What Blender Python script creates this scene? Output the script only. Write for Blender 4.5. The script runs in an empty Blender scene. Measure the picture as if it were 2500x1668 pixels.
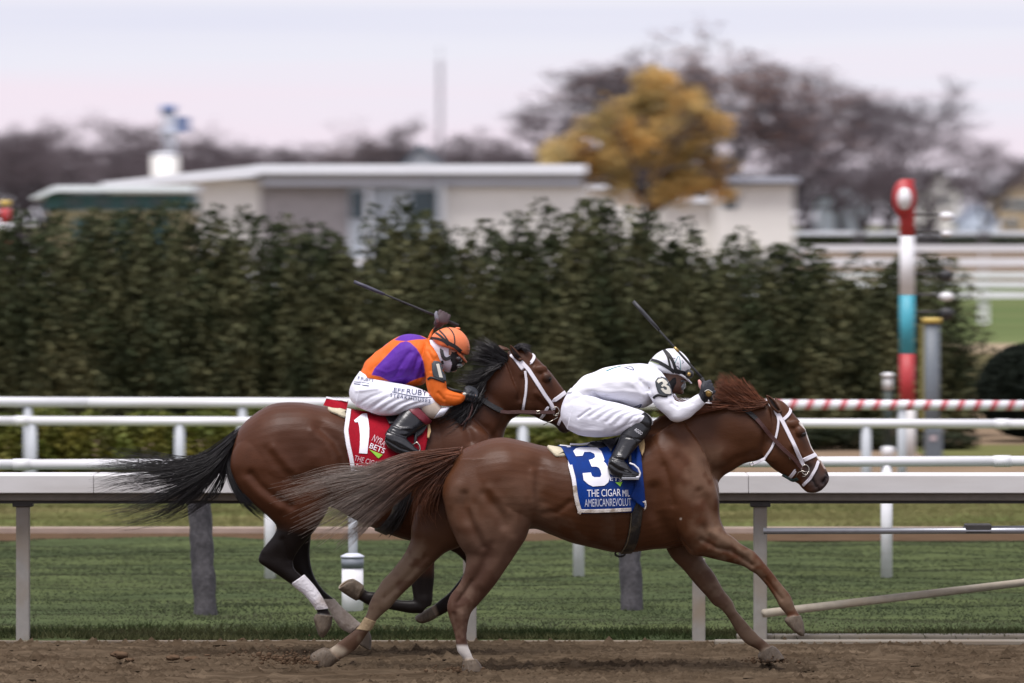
import bpy, bmesh, math, random
import numpy as np
from mathutils import Vector, Matrix
from mathutils.bvhtree import BVHTree
from mathutils.geometry import delaunay_2d_cdt

random.seed(7)
rng = np.random.default_rng(11)
scene = bpy.context.scene
COL = scene.collection

# ------------------------------------------------------------------ camera, light
F = 15957.0          # focal length in pixels of the 2500 wide photograph
HC = 2.765           # camera height
CX, HY = 1250.0, 537.0

cam_d = bpy.data.cameras.new("camera")
cam = bpy.data.objects.new("camera", cam_d)
COL.objects.link(cam)
cam.location = (0, 0, HC)
cam.rotation_euler = (math.radians(90), 0, 0)
cam_d.sensor_width = 36.0
cam_d.lens = 36.0 * F / 2500.0
cam_d.shift_y = -(834.0 - HY) / 2500.0
cam_d.clip_start = 0.5
cam_d.clip_end = 6000
cam_d.dof.use_dof = True
cam_d.dof.focus_distance = 40.1
cam_d.dof.aperture_fstop = 4.2
cam_d.dof.aperture_ratio = 0.5
scene.camera = cam

world = bpy.data.worlds.new("World")
scene.world = world
world.use_nodes = True
wn = world.node_tree.nodes
wl = world.node_tree.links
for n in list(wn):
    wn.remove(n)
w_out = wn.new("ShaderNodeOutputWorld")
w_bg = wn.new("ShaderNodeBackground")
w_sky = wn.new("ShaderNodeTexSky")
w_sky.sky_type = 'NISHITA'
w_sky.sun_disc = False
w_sky.sun_elevation = math.radians(68)
w_sky.sun_rotation = math.radians(206)
w_mix = wn.new("ShaderNodeMix"); w_mix.data_type = 'RGBA'
w_tc = wn.new("ShaderNodeTexCoord")
w_map = wn.new("ShaderNodeMapping"); w_map.inputs['Scale'].default_value = (1.6, 1.6, 75.0)
w_noise = wn.new("ShaderNodeTexNoise"); w_noise.inputs['Scale'].default_value = 1.0
w_noise.inputs['Detail'].default_value = 4.0; w_noise.inputs['Roughness'].default_value = 0.5
w_ramp = wn.new("ShaderNodeValToRGB")
cr = w_ramp.color_ramp
cr.elements[0].position = 0.36; cr.elements[0].color = (7.6, 7.65, 9.1, 1)
cr.elements[1].position = 0.66; cr.elements[1].color = (9.0, 7.95, 8.95, 1)
e = cr.elements.new(0.5); e.color = (8.4, 8.3, 9.3, 1)
wl.new(w_tc.outputs['Generated'], w_map.inputs['Vector'])
wl.new(w_map.outputs['Vector'], w_noise.inputs['Vector'])
wl.new(w_noise.outputs['Fac'], w_ramp.inputs['Fac'])
wl.new(w_sky.outputs['Color'], w_mix.inputs[6])
wl.new(w_ramp.outputs['Color'], w_mix.inputs[7])
w_mix.inputs[0].default_value = 0.93
wl.new(w_mix.outputs[2], w_bg.inputs['Color'])
w_bg.inputs['Strength'].default_value = 0.0435
wl.new(w_bg.outputs['Background'], w_out.inputs['Surface'])

sun_d = bpy.data.lights.new("sun", 'SUN')
sun_d.energy = 1.5
sun_d.angle = math.radians(28)
sun_d.color = (1.0, 0.95, 0.93)
sun = bpy.data.objects.new("sun", sun_d)
COL.objects.link(sun)
sun.rotation_euler = (math.radians(22), 0, math.radians(-26))   # high, from behind the camera and a little to its left

scene.view_settings.view_transform = 'Standard'
scene.view_settings.look = 'None'
scene.view_settings.exposure = 1.27
scene.view_settings.gamma = 1.0
scene.view_settings.use_curve_mapping = False
scene.cycles.use_denoising = True
scene.cycles.max_bounces = 8
scene.cycles.transparent_max_bounces = 8

# ------------------------------------------------------------------ helpers
def P(px, py, D):
    """a pixel of the 2500 px wide photograph at distance D -> world point"""
    return Vector(((px - CX) * D / F, D, HC - (py - HY) * D / F))

S2 = 2500.0 / 2350.0
def Q(px, py, D):
    return P(px * S2, py * S2, D)

def proj(v):
    """numpy world points -> pixels (used to find where a marking sits on a body)"""
    return CX + v[:, 0] / v[:, 1] * F, HY - (v[:, 2] - HC) / v[:, 1] * F

def root_loc(o):
    L = Vector((0, 0, 0))
    while o is not None:
        L += o.location
        o = o.parent
    return L

def tag(o, label=None, cat=None, group=None, kind=None):
    if label: o['label'] = label
    if cat: o['category'] = cat
    if group: o['group'] = group
    if kind: o['kind'] = kind
    return o

def empty(name, loc, label=None, cat=None, group=None):
    o = bpy.data.objects.new(name, None)
    o.empty_display_size = 0.1
    COL.objects.link(o)
    o.location = loc
    return tag(o, label, cat, group)

def link_mesh(name, me, parent=None, loc=None):
    o = bpy.data.objects.new(name, me)
    COL.objects.link(o)
    if parent is not None:
        o.parent = parent
    if loc is not None:
        o.location = loc
    return o

def make_mesh(name, V, Fc, mat, smooth=True, origin=(0, 0, 0)):
    V = np.asarray(V, dtype=float) - np.asarray(origin, dtype=float)
    me = bpy.data.meshes.new(name)
    if isinstance(Fc, np.ndarray) and Fc.ndim == 2:
        nf, k = Fc.shape
        me.vertices.add(len(V)); me.vertices.foreach_set('co', V.ravel())
        me.loops.add(nf * k); me.loops.foreach_set('vertex_index', Fc.ravel().astype(np.int32))
        me.polygons.add(nf)
        me.polygons.foreach_set('loop_start', (np.arange(nf) * k).astype(np.int32))
        me.polygons.foreach_set('loop_total', np.full(nf, k, dtype=np.int32))
        me.update(calc_edges=True)
        me.validate()
    else:
        me.from_pydata([tuple(v) for v in V], [], [tuple(f) for f in Fc])
    if smooth:
        me.polygons.foreach_set('use_smooth', np.ones(len(me.polygons), dtype=bool))
    if mat is not None:
        for m in (mat if isinstance(mat, (list, tuple)) else [mat]):
            me.materials.append(m)
    me.update()
    return me

def obj(name, V, Fc, mat, parent=None, base=None, smooth=True, col=None):
    """world-space vertices -> one object; its origin is base, or its parent's"""
    if parent is not None:
        org = root_loc(parent)
    else:
        org = Vector(base) if base is not None else Vector((0, 0, 0))
    me = make_mesh(name, V, Fc, mat, smooth, org)
    if col is not None:
        a = me.color_attributes.new('Col', 'FLOAT_COLOR', 'POINT')
        c = np.ones((len(col), 4)); c[:, :3] = col
        a.data.foreach_set('color', c.ravel())
    o = link_mesh(name, me, parent)
    if parent is None:
        o.location = org
    return o

class MB:
    """collects simple solids into one mesh"""
    def __init__(s):
        s.V = []; s.F = []
    def add(s, V, Fc):
        b = len(s.V)
        s.V.extend([tuple(v) for v in V])
        s.F.extend([tuple(int(i) + b for i in f) for f in Fc])
        return s
    def box(s, x0, x1, y0, y1, z0, z1, bev=0.0):
        bm = bmesh.new()
        bmesh.ops.create_cube(bm, size=1.0)
        for v in bm.verts:
            v.co = ((x0 + x1) / 2 + v.co.x * (x1 - x0), (y0 + y1) / 2 + v.co.y * (y1 - y0), (z0 + z1) / 2 + v.co.z * (z1 - z0))
        if bev > 0:
            bmesh.ops.bevel(bm, geom=bm.edges[:], offset=bev, segments=2, affect='EDGES', profile=0.5)
        bm.verts.ensure_lookup_table()
        s.add([v.co[:] for v in bm.verts], [[v.index for v in f.verts] for f in bm.faces])
        bm.free()
        return s
    def tube(s, pts, radii, n=10, cap=True):
        V, Fc = tube(pts, radii, n, cap)
        return s.add(V, Fc)
    def obj(s, name, mat, parent=None, base=None, smooth=False):
        return obj(name, s.V, s.F, mat, parent, base, smooth)

def tube(pts, radii, n=10, cap=True):
    pts = [Vector(p) for p in pts]
    m = len(pts)
    if not hasattr(radii, '__len__'):
        radii = [radii] * m
    V = []; Fc = []
    ref = None
    for i in range(m):
        t = (pts[min(i + 1, m - 1)] - pts[max(i - 1, 0)]).normalized()
        if ref is None:
            ref = t.orthogonal().normalized()
        ref = (ref - t * ref.dot(t))
        ref = ref.normalized() if ref.length > 1e-6 else t.orthogonal().normalized()
        b = t.cross(ref)
        for k in range(n):
            a = 2 * math.pi * k / n
            V.append(pts[i] + (ref * math.cos(a) + b * math.sin(a)) * radii[i])
    for i in range(m - 1):
        for k in range(n):
            k2 = (k + 1) % n
            Fc.append((i * n + k, i * n + k2, (i + 1) * n + k2, (i + 1) * n + k))
    if cap:
        Fc.append(tuple(range(n - 1, -1, -1)))
        Fc.append(tuple((m - 1) * n + k for k in range(n)))
    return V, Fc

def crom(A, sub):
    """Catmull-Rom through the rows of A"""
    A = np.asarray(A, dtype=float)
    m = len(A)
    Pd = np.vstack([2 * A[0] - A[1], A, 2 * A[-1] - A[-2]])
    out = []
    for i in range(m - 1):
        p0, p1, p2, p3 = Pd[i], Pd[i + 1], Pd[i + 2], Pd[i + 3]
        for k in range(sub):
            t = k / sub
            out.append(0.5 * (2 * p1 + (p2 - p0) * t + (2 * p0 - 5 * p1 + 4 * p2 - p3) * t * t + (3 * p1 - p0 - 3 * p2 + p3) * t ** 3))
    out.append(A[-1])
    return np.array(out)

def loft(st, D, yo=None, sub=7, n=40, k=1.0, grow=0.0, p=2.25, mirror=False):
    """stations (x1,y1,x2,y2,half depth[,y offset]): two outline pixels and a half depth per ring"""
    A = np.array([list(s) + ([0.0 if yo is None else yo] if len(s) == 5 else []) for s in st], dtype=float)
    A = crom(A, sub)
    V = []; Fc = []
    for r in A:
        yy = -r[5] if mirror else r[5]
        a = np.array(P(r[0], r[1], D + yy)); b = np.array(P(r[2], r[3], D + yy))
        c = (a + b) / 2; e = (a - b) / 2
        L = np.linalg.norm(e)
        e = e * (k + grow / max(L, 1e-4)); w = max(r[4], 0.003) * k + grow
        for j in range(n):
            t = 2 * math.pi * j / n
            ct, st_ = math.cos(t), math.sin(t)
            V.append(c + e * math.copysign(abs(ct) ** (2 / p), ct) + np.array((0, w * math.copysign(abs(st_) ** (2 / p), st_), 0)))
    m = len(A)
    for i in range(m - 1):
        for j in range(n):
            j2 = (j + 1) % n
            Fc.append((i * n + j, i * n + j2, (i + 1) * n + j2, (i + 1) * n + j))
    Fc.append(tuple(range(n - 1, -1, -1)))
    Fc.append(tuple((m - 1) * n + j for j in range(n)))
    return V, Fc

def blob(c, r, rot=None, seg=16):
    V = []; Fc = []
    c = Vector(c)
    R = rot if rot is not None else Matrix.Identity(3)
    rings = seg // 2
    for i in range(rings + 1):
        th = math.pi * i / rings
        for j in range(seg):
            ph = 2 * math.pi * j / seg
            V.append(c + R @ Vector((r[0] * math.sin(th) * math.cos(ph), r[1] * math.sin(th) * math.sin(ph), r[2] * math.cos(th))))
    for i in range(rings):
        for j in range(seg):
            j2 = (j + 1) % seg
            Fc.append((i * seg + j, (i + 1) * seg + j, (i + 1) * seg + j2, i * seg + j2))
    return V, Fc

def fuse(parts, voxel, it=3, lam=0.5):
    """voxel union of closed shapes -> (V, quads, edges), lightly smoothed"""
    mb = MB()
    for V, Fc in parts:
        mb.add(V, Fc)
    me = bpy.data.meshes.new("fuse")
    me.from_pydata(mb.V, [], mb.F)
    bm = bmesh.new(); bm.from_mesh(me)
    bmesh.ops.recalc_face_normals(bm, faces=bm.faces[:])
    bm.to_mesh(me); bm.free()
    o = bpy.data.objects.new("fuse", me)
    COL.objects.link(o)
    md = o.modifiers.new("r", 'REMESH')
    md.mode = 'VOXEL'; md.voxel_size = voxel; md.adaptivity = 0.0
    dg = bpy.context.evaluated_depsgraph_get()
    ev = o.evaluated_get(dg)
    em = ev.to_mesh()
    V = np.empty(len(em.vertices) * 3); em.vertices.foreach_get('co', V); V = V.reshape(-1, 3)
    Q4 = np.empty(len(em.loops), dtype=np.int64); em.loops.foreach_get('vertex_index', Q4)
    Q4 = Q4.reshape(-1, 4)
    E = np.empty(len(em.edges) * 2, dtype=np.int64); em.edges.foreach_get('vertices', E); E = E.reshape(-1, 2)
    ev.to_mesh_clear()
    bpy.data.objects.remove(o); bpy.data.meshes.remove(me)
    V = lap(V, E, it, lam)
    return V, Q4, E

def lap(V, E, it, lam=0.5, wt=None):
    n = len(V)
    deg = np.bincount(E.ravel(), minlength=n).astype(float)
    deg[deg == 0] = 1
    for q in range(it):
        for sgn in (lam, -lam * 1.03):
            S = np.empty_like(V)
            for a in range(3):
                S[:, a] = np.bincount(E[:, 0], weights=V[E[:, 1], a], minlength=n) + np.bincount(E[:, 1], weights=V[E[:, 0], a], minlength=n)
            d = (S / deg[:, None] - V) * sgn
            if wt is not None:
                d *= wt[:, None]
            V = V + d
    return V

def vnormals(V, Q4):
    fn = np.cross(V[Q4[:, 2]] - V[Q4[:, 0]], V[Q4[:, 3]] - V[Q4[:, 1]])
    N = np.zeros_like(V)
    for c in range(4):
        for a in range(3):
            N[:, a] += np.bincount(Q4[:, c], weights=fn[:, a], minlength=len(V))
    return N / np.maximum(np.linalg.norm(N, axis=1), 1e-9)[:, None]

def seg_dist(x, y, pts):
    """distance of points to a polyline"""
    pts = np.asarray(pts, dtype=float)
    if len(pts) == 1:
        return np.hypot(x - pts[0, 0], y - pts[0, 1])
    d = np.full(len(x), 1e9)
    for i in range(len(pts) - 1):
        a, b = pts[i], pts[i + 1]
        ab = b - a
        t = np.clip(((x - a[0]) * ab[0] + (y - a[1]) * ab[1]) / max(ab @ ab, 1e-9), 0, 1)
        d = np.minimum(d, np.hypot(x - a[0] - t * ab[0], y - a[1] - t * ab[1]))
    return d

def in_poly(x, y, poly):
    ins = np.zeros(len(x), dtype=bool)
    m = len(poly)
    for i in range(m):
        x1, y1 = poly[i]; x2, y2 = poly[(i + 1) % m]
        c = ((y1 > y) != (y2 > y))
        with np.errstate(divide='ignore', invalid='ignore'):
            xi = (x2 - x1) * (y - y1) / (y2 - y1 + 1e-12) + x1
        ins ^= c & (x < xi)
    return ins

def sculpt(V, N, strokes, ymid):
    """ridges (+) and grooves (-) on the flank that faces the camera and, mirrored, on the other"""
    x, y = proj(V)
    near = np.clip(-N[:, 1] * 1.6, 0, 1)
    far = np.clip(N[:, 1] * 1.6, 0, 1)
    for s in strokes:
        pts, w, amp = s[0], s[1], s[2]
        mode = s[3] if len(s) > 3 else 'b'
        g = amp * np.exp(-(seg_dist(x, y, pts) / w) ** 2)
        wt = np.zeros(len(V))
        if mode in 'bn':
            wt += near * (V[:, 1] < ymid + 0.02)
        if mode in 'bf':
            wt += far * (V[:, 1] > ymid - 0.02)
        if mode == 'N':
            wt += near * (V[:, 1] < ymid - 0.02)
        if mode == 'F':
            wt += near * (V[:, 1] > ymid + 0.02)
        V = V + N * (g * wt)[:, None]
    return V

def vnoise(P3, scale, seed=0):
    """cheap smooth 3D value noise"""
    r = np.random.default_rng(seed)
    tab = r.random(4096)
    p = P3 * scale
    i = np.floor(p).astype(np.int64); f = p - i
    f = f * f * (3 - 2 * f)
    def h(a, b, c):
        return tab[(a * 73856093 ^ b * 19349663 ^ c * 83492791) & 4095]
    x0, y0, z0 = i[:, 0], i[:, 1], i[:, 2]
    out = 0
    for dx in (0, 1):
        for dy in (0, 1):
            for dz in (0, 1):
                wx = f[:, 0] if dx else 1 - f[:, 0]
                wy = f[:, 1] if dy else 1 - f[:, 1]
                wz = f[:, 2] if dz else 1 - f[:, 2]
                out = out + h(x0 + dx, y0 + dy, z0 + dz) * wx * wy * wz
    return out

def bvh_of(V, Fc):
    return BVHTree.FromPolygons([tuple(v) for v in V], [tuple(int(i) for i in f) for f in Fc])

def cast(bvh, px, py, D, side=-1):
    """the point of a body seen at a pixel: near side (-1), or the far side (+1)"""
    if side < 0:
        a = P(px, py, D - 1.2); b = P(px, py, D + 1.2)
    else:
        a = P(px, py, D + 1.2); b = P(px, py, D - 1.2)
    d = (b - a).normalized()
    h = bvh.ray_cast(a, d, 3.0)
    if h[0] is None:
        h = bvh.find_nearest(P(px, py, D + 0.03 * side))
    n = h[1]
    return h[0], (-n if n.dot(d) > 0 else n)

def resample(pts, step):
    pts = [Vector(p) for p in pts]
    out = [pts[0]]
    for a, b in zip(pts[:-1], pts[1:]):
        L = (b - a).length
        n = max(1, int(L / step))
        for i in range(1, n + 1):
            out.append(a.lerp(b, i / n))
    return out

def ribbon3(pts, nrm, width, thick, closed=False, wid2=None):
    """flat strap through 3D points; nrm: outward normals"""
    m = len(pts)
    V = []; Fc = []
    for i in range(m):
        if closed:
            t = (pts[(i + 1) % m] - pts[(i - 1) % m])
        else:
            t = pts[min(i + 1, m - 1)] - pts[max(i - 1, 0)]
        t = t.normalized() if t.length > 1e-9 else Vector((1, 0, 0))
        n = Vector(nrm[i]); n = (n - t * n.dot(t))
        n = n.normalized() if n.length > 1e-6 else t.orthogonal().normalized()
        s = t.cross(n)
        w = width if wid2 is None else width + (wid2 - width) * i / max(m - 1, 1)
        for a, b in ((-.5, 0), (-.42, 1), (.42, 1), (.5, 0)):
            V.append(pts[i] + s * (w * a) + n * (thick * b))
    rng_ = range(m if closed else m - 1)
    for i in rng_:
        j = (i + 1) % m
        for q in range(4):
            q2 = (q + 1) % 4
            Fc.append((i * 4 + q, i * 4 + q2, j * 4 + q2, j * 4 + q))
    if not closed:
        Fc.append((3, 2, 1, 0)); Fc.append(tuple((m - 1) * 4 + q for q in range(4)))
    return V, Fc

def smooth_path(pts, nr, it=2):
    for q in range(it):
        pts = [pts[0]] + [(pts[i - 1] + pts[i] * 2 + pts[i + 1]) / 4 for i in range(1, len(pts) - 1)] + [pts[-1]]
        nr = [nr[0]] + [(nr[i - 1] + nr[i] * 2 + nr[i + 1]).normalized() for i in range(1, len(nr) - 1)] + [nr[-1]]
    return pts, nr

def strap(bvh, D, pixels, width, thick, lift=0.002, loop=False, step=4.0, it=2, wid2=None, side=-1):
    """strap laid on a body along a pixel polyline; loop=True carries it round the far side as well"""
    pp = resample([(a, b, 0) for a, b in pixels], step)
    pts = []; nr = []
    for q in pp:
        c, n = cast(bvh, q.x, q.y, D, side)
        pts.append(c + n * lift); nr.append(n)
    if loop:
        far = []; fn = []
        for q in reversed(pp):
            c, n = cast(bvh, q.x, q.y, D, 1)
            far.append(c + n * lift); fn.append(n)
        pts += far; nr += fn
        for k in range(it):
            m = len(pts)
            pts = [(pts[i - 1] + pts[i] * 2 + pts[(i + 1) % m]) / 4 for i in range(m)]
            nr = [(nr[i - 1] + nr[i] * 2 + nr[(i + 1) % m]).normalized() for i in range(m)]
        return ribbon3(pts, nr, width, thick, True)
    pts, nr = smooth_path(pts, nr, it)
    return ribbon3(pts, nr, width, thick, False, wid2)

def poly_mesh(poly, step):
    """flat polygon (pixels) -> triangulated with inner points"""
    pb = resample([(a, b, 0) for a, b in list(poly) + [poly[0]]], step)[:-1]
    vs = [Vector((q.x, q.y)) for q in pb]
    nb = len(vs)
    xs = [v.x for v in vs]; ys = [v.y for v in vs]
    gx = np.arange(min(xs) + step / 2, max(xs), step); gy = np.arange(min(ys) + step / 2, max(ys), step)
    if len(gx) and len(gy):
        X, Y = np.meshgrid(gx, gy)
        X = X.ravel(); Y = Y.ravel()
        ins = in_poly(X, Y, [(v.x, v.y) for v in vs])
        dmin = seg_dist(X, Y, [(v.x, v.y) for v in vs] + [(vs[0].x, vs[0].y)])
        for a, b, ok, dd in zip(X, Y, ins, dmin):
            if ok and dd > step * 0.4:
                vs.append(Vector((a, b)))
    r = delaunay_2d_cdt(vs, [(i, (i + 1) % nb) for i in range(nb)], [], 1, 1e-6)
    return r[0], [tuple(f) for f in r[2]]

def patch(bvh, D, poly, lift, step=6.0, thick=0.0, side=-1, fold=None):
    """a polygon (pixels) laid on a body"""
    v2, f2 = poly_mesh(poly, step)
    V = []; N = []
    for q in v2:
        c, n = cast(bvh, q.x, q.y, D, side)
        n = (n + Vector((0, -0.15 if side < 0 else 0.15, 0))).normalized()
        l = lift + (fold(q.x, q.y) if fold else 0)
        V.append(c + n * l); N.append(n)
    Fc = list(f2)
    if thick > 0:
        m = len(V)
        edges = {}
        for f in f2:
            for i in range(len(f)):
                a, b = f[i], f[(i + 1) % len(f)]
                edges[(a, b)] = edges.get((a, b), 0) + 1
        V = V + [v - n * thick for v, n in zip(V, N)]
        Fc += [tuple(i + m for i in reversed(f)) for f in f2]
        for (a, b) in edges:
            if (b, a) not in edges:
                Fc.append((b, a, a + m, b + m))
    return V, Fc

def glyphs(text, spacing=1.0):
    cu = bpy.data.curves.new("t", 'FONT')
    cu.body = text
    cu.space_character = spacing
    cu.resolution_u = 3
    o = bpy.data.objects.new("t", cu)
    COL.objects.link(o)
    dg = bpy.context.evaluated_depsgraph_get()
    me = o.evaluated_get(dg).to_mesh()
    V = [v.co.copy() for v in me.vertices]
    Fc = [tuple(p.vertices) for p in me.polygons]
    o.evaluated_get(dg).to_mesh_clear()
    bpy.data.objects.remove(o); bpy.data.curves.remove(cu)
    return V, Fc

def text_on(bvh, D, text, p0, p1, height, lift=0.003, bold=0.0, spacing=1.0, arc=0.0, shear=0.0):
    """lettering printed on a body between two baseline pixels"""
    V, Fc = glyphs(text, spacing)
    x0 = min(v.x for v in V); x1 = max(v.x for v in V)
    hcap = max(v.y for v in V)
    a = Vector(p0); b = Vector(p1)
    d = b - a; up = Vector((d.y, -d.x)).normalized()
    out = []
    bm = bmesh.new()
    bv = [bm.verts.new(v) for v in V]
    for f in Fc:
        try: bm.faces.new([bv[i] for i in f])
        except ValueError: pass
    bmesh.ops.triangulate(bm, faces=bm.faces[:])
    bmesh.ops.subdivide_edges(bm, edges=[e for e in bm.edges if e.calc_length() > 0.25], cuts=1, use_grid_fill=False)
    bmesh.ops.triangulate(bm, faces=bm.faces[:])
    bm.verts.ensure_lookup_table(); bm.verts.index_update()
    F2 = [[v.index for v in f.verts] for f in bm.faces]
    for v in bm.verts:
        u = (v.co.x - x0) / (x1 - x0); h = v.co.y / hcap * height
        q = a + d * u + up * (h + arc * 4 * u * (1 - u)) + d.normalized() * (shear * h)
        c, n = cast(bvh, q.x, q.y, D)
        out.append(c + n * lift)
    bm.free()
    return out, F2

# ------------------------------------------------------------------ materials
MATS = {}
def mat(name, color, rough=0.6, var=0.12, vscale=8.0, bump=0.0, bscale=60.0, metal=0.0, spec=0.5, attr=False, sheen=0.0,
        stretch=(1, 1, 1), col2=None, translucent=0.0, coat=0.0, dirt=None, dirt_amt=0.0, dscale=5.0):
    m = bpy.data.materials.new(name)
    m.use_nodes = True
    nt = m.node_tree; N = nt.nodes; L = nt.links
    b = N['Principled BSDF']
    b.inputs['Roughness'].default_value = rough
    b.inputs['Metallic'].default_value = metal
    b.inputs['Specular IOR Level'].default_value = spec
    if sheen:
        b.inputs['Sheen Weight'].default_value = sheen
        b.inputs['Sheen Roughness'].default_value = 0.4
    if coat:
        b.inputs['Coat Weight'].default_value = coat
        b.inputs['Coat Roughness'].default_value = 0.15
    tc = N.new('ShaderNodeTexCoord')
    mp = N.new('ShaderNodeMapping'); mp.inputs['Scale'].default_value = stretch
    L.new(tc.outputs['Object'], mp.inputs['Vector'])
    nz = N.new('ShaderNodeTexNoise'); nz.inputs['Scale'].default_value = vscale; nz.inputs['Detail'].default_value = 6
    L.new(mp.outputs['Vector'], nz.inputs['Vector'])
    if attr:
        at = N.new('ShaderNodeAttribute'); at.attribute_name = 'Col'
        basecol = at.outputs['Color']
    else:
        rgb = N.new('ShaderNodeRGB'); rgb.outputs[0].default_value = (*color, 1)
        basecol = rgb.outputs[0]
    if col2 is not None:
        mx = N.new('ShaderNodeMix'); mx.data_type = 'RGBA'
        L.new(basecol, mx.inputs[6]); mx.inputs[7].default_value = (*col2, 1)
        rp = N.new('ShaderNodeMapRange'); rp.inputs[1].default_value = 0.38; rp.inputs[2].default_value = 0.62
        L.new(nz.outputs['Fac'], rp.inputs[0]); L.new(rp.outputs[0], mx.inputs[0])
        basecol = mx.outputs[2]
    hs = N.new('ShaderNodeHueSaturation')
    mr = N.new('ShaderNodeMapRange'); mr.inputs[1].default_value = 0.25; mr.inputs[2].default_value = 0.75
    mr.inputs[3].default_value = 1 - var; mr.inputs[4].default_value = 1 + var
    nz2 = N.new('ShaderNodeTexNoise'); nz2.inputs['Scale'].default_value = vscale * 3.7; nz2.inputs['Detail'].default_value = 5
    L.new(mp.outputs['Vector'], nz2.inputs['Vector'])
    L.new(nz2.outputs['Fac'], mr.inputs[0])
    L.new(mr.outputs[0], hs.inputs['Value']); L.new(basecol, hs.inputs['Color'])
    final = hs.outputs['Color']
    if dirt is not None:
        nd = N.new('ShaderNodeTexNoise'); nd.inputs['Scale'].default_value = dscale; nd.inputs['Detail'].default_value = 7
        L.new(mp.outputs['Vector'], nd.inputs['Vector'])
        rd = N.new('ShaderNodeMapRange'); rd.inputs[1].default_value = 0.45; rd.inputs[2].default_value = 0.7
        rd.inputs[4].default_value = dirt_amt
        L.new(nd.outputs['Fac'], rd.inputs[0])
        md = N.new('ShaderNodeMix'); md.data_type = 'RGBA'
        L.new(rd.outputs[0], md.inputs[0]); L.new(final, md.inputs[6]); md.inputs[7].default_value = (*dirt, 1)
        final = md.outputs[2]
    L.new(final, b.inputs['Base Color'])
    if bump > 0:
        nb = N.new('ShaderNodeTexNoise'); nb.inputs['Scale'].default_value = bscale; nb.inputs['Detail'].default_value = 8
        L.new(mp.outputs['Vector'], nb.inputs['Vector'])
        bp = N.new('ShaderNodeBump'); bp.inputs['Strength'].default_value = bump; bp.inputs['Distance'].default_value = 0.02
        L.new(nb.outputs['Fac'], bp.inputs['Height']); L.new(bp.outputs['Normal'], b.inputs['Normal'])
    if translucent > 0:
        tr = N.new('ShaderNodeBsdfTranslucent'); L.new(final, tr.inputs['Color'])
        ms = N.new('ShaderNodeMixShader'); ms.inputs[0].default_value = translucent
        L.new(b.outputs[0], ms.inputs[1]); L.new(tr.outputs[0], ms.inputs[2])
        L.new(ms.outputs[0], N['Material Output'].inputs['Surface'])
    MATS[name] = m
    return m

ORD = 'first second third fourth fifth sixth seventh eighth ninth tenth eleventh twelfth thirteenth fourteenth fifteenth sixteenth seventeenth eighteenth nineteenth twentieth'.split()
ORD += ['twenty-' + w for w in ORD[:9]] + ['thirtieth'] + ['thirty-' + w for w in ORD[:9]] + ['fortieth']
# ------------------------------------------------------------------ ground
M_white = mat('white_pvc', (0.78, 0.79, 0.82), 0.35, 0.03, 3, dirt=(0.40, 0.34, 0.27), dirt_amt=0.22, dscale=3, stretch=(0.4, 1, 3))
M_cap = mat('cap_paint', (0.64, 0.635, 0.63), 0.5, 0.04, 4, dirt=(0.36, 0.32, 0.27), dirt_amt=0.25, dscale=2.5, stretch=(0.3, 1, 2))
M_postm = mat('muddy_post_paint', (0.27, 0.26, 0.24), 0.6, 0.1, 5, dirt=(0.24, 0.185, 0.12), dirt_amt=0.7, dscale=2.6)
M_dark = mat('dark_steel', (0.035, 0.032, 0.03), 0.5, 0.2, 10)
M_alu = mat('grey_steel', (0.32, 0.33, 0.36), 0.35, 0.08, 8, metal=0.6)
M_sage = mat('weathered_green_steel', (0.10, 0.14, 0.15), 0.5, 0.15, 8)

M_ground = mat('rough_grass_ground', (0.085, 0.10, 0.045), 0.95, 0.25, 0.15, stretch=(0.2, 1, 1), col2=(0.13, 0.115, 0.065), spec=0.0)
M_turf = mat('turf', (0.057, 0.074, 0.036), 0.9, 0.3, 1.2, bump=0.5, bscale=30, stretch=(0.35, 1, 1), col2=(0.076, 0.094, 0.041), spec=0.0)
M_turf2 = mat('dry_turf', (0.105, 0.125, 0.045), 0.9, 0.28, 0.7, bump=0.5, bscale=30, stretch=(0.35, 1, 1), col2=(0.15, 0.14, 0.06), spec=0.0)
M_farturf = mat('far_turf', (0.10, 0.135, 0.055), 0.95, 0.2, 0.08, stretch=(0.15, 1, 1), col2=(0.125, 0.15, 0.065), spec=0.0)
M_dirt = mat('track_dirt', (0.060, 0.043, 0.028), 0.95, 0.40, 6.5, bump=0.6, bscale=30, stretch=(0.14, 1, 1), col2=(0.098, 0.073, 0.049), spec=0.0)
M_soil = mat('soil', (0.10, 0.066, 0.042), 0.95, 0.3, 3, bump=0.6, bscale=20, stretch=(0.3, 1, 1), spec=0.0)
M_path = mat('sandy_path', (0.30, 0.24, 0.165), 0.95, 0.12, 0.6, stretch=(0.2, 1, 1), spec=0.0)
M_tan = mat('tan_path', (0.25, 0.185, 0.125), 0.95, 0.15, 1.5, stretch=(0.3, 1, 1), col2=(0.17, 0.125, 0.085), spec=0.0)

def sheet(name, x0, x1, y0, y1, z, m, kind='structure', nx=1, ny=1):
    xs = np.linspace(x0, x1, nx + 1); ys = np.linspace(y0, y1, ny + 1)
    X, Y = np.meshgrid(xs, ys)
    V = np.stack([X.ravel(), Y.ravel(), np.full(X.size, z)], 1)
    i = np.arange(ny)[:, None] * (nx + 1) + np.arange(nx)[None, :]
    Fc = np.stack([i, i + 1, i + nx + 2, i + nx + 1], -1).reshape(-1, 4)
    o = obj(name, V, Fc, m)
    o['kind'] = kind
    return o, V

sheet('ground', -1500, 1500, -60, 3500, -0.10, M_ground)

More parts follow.
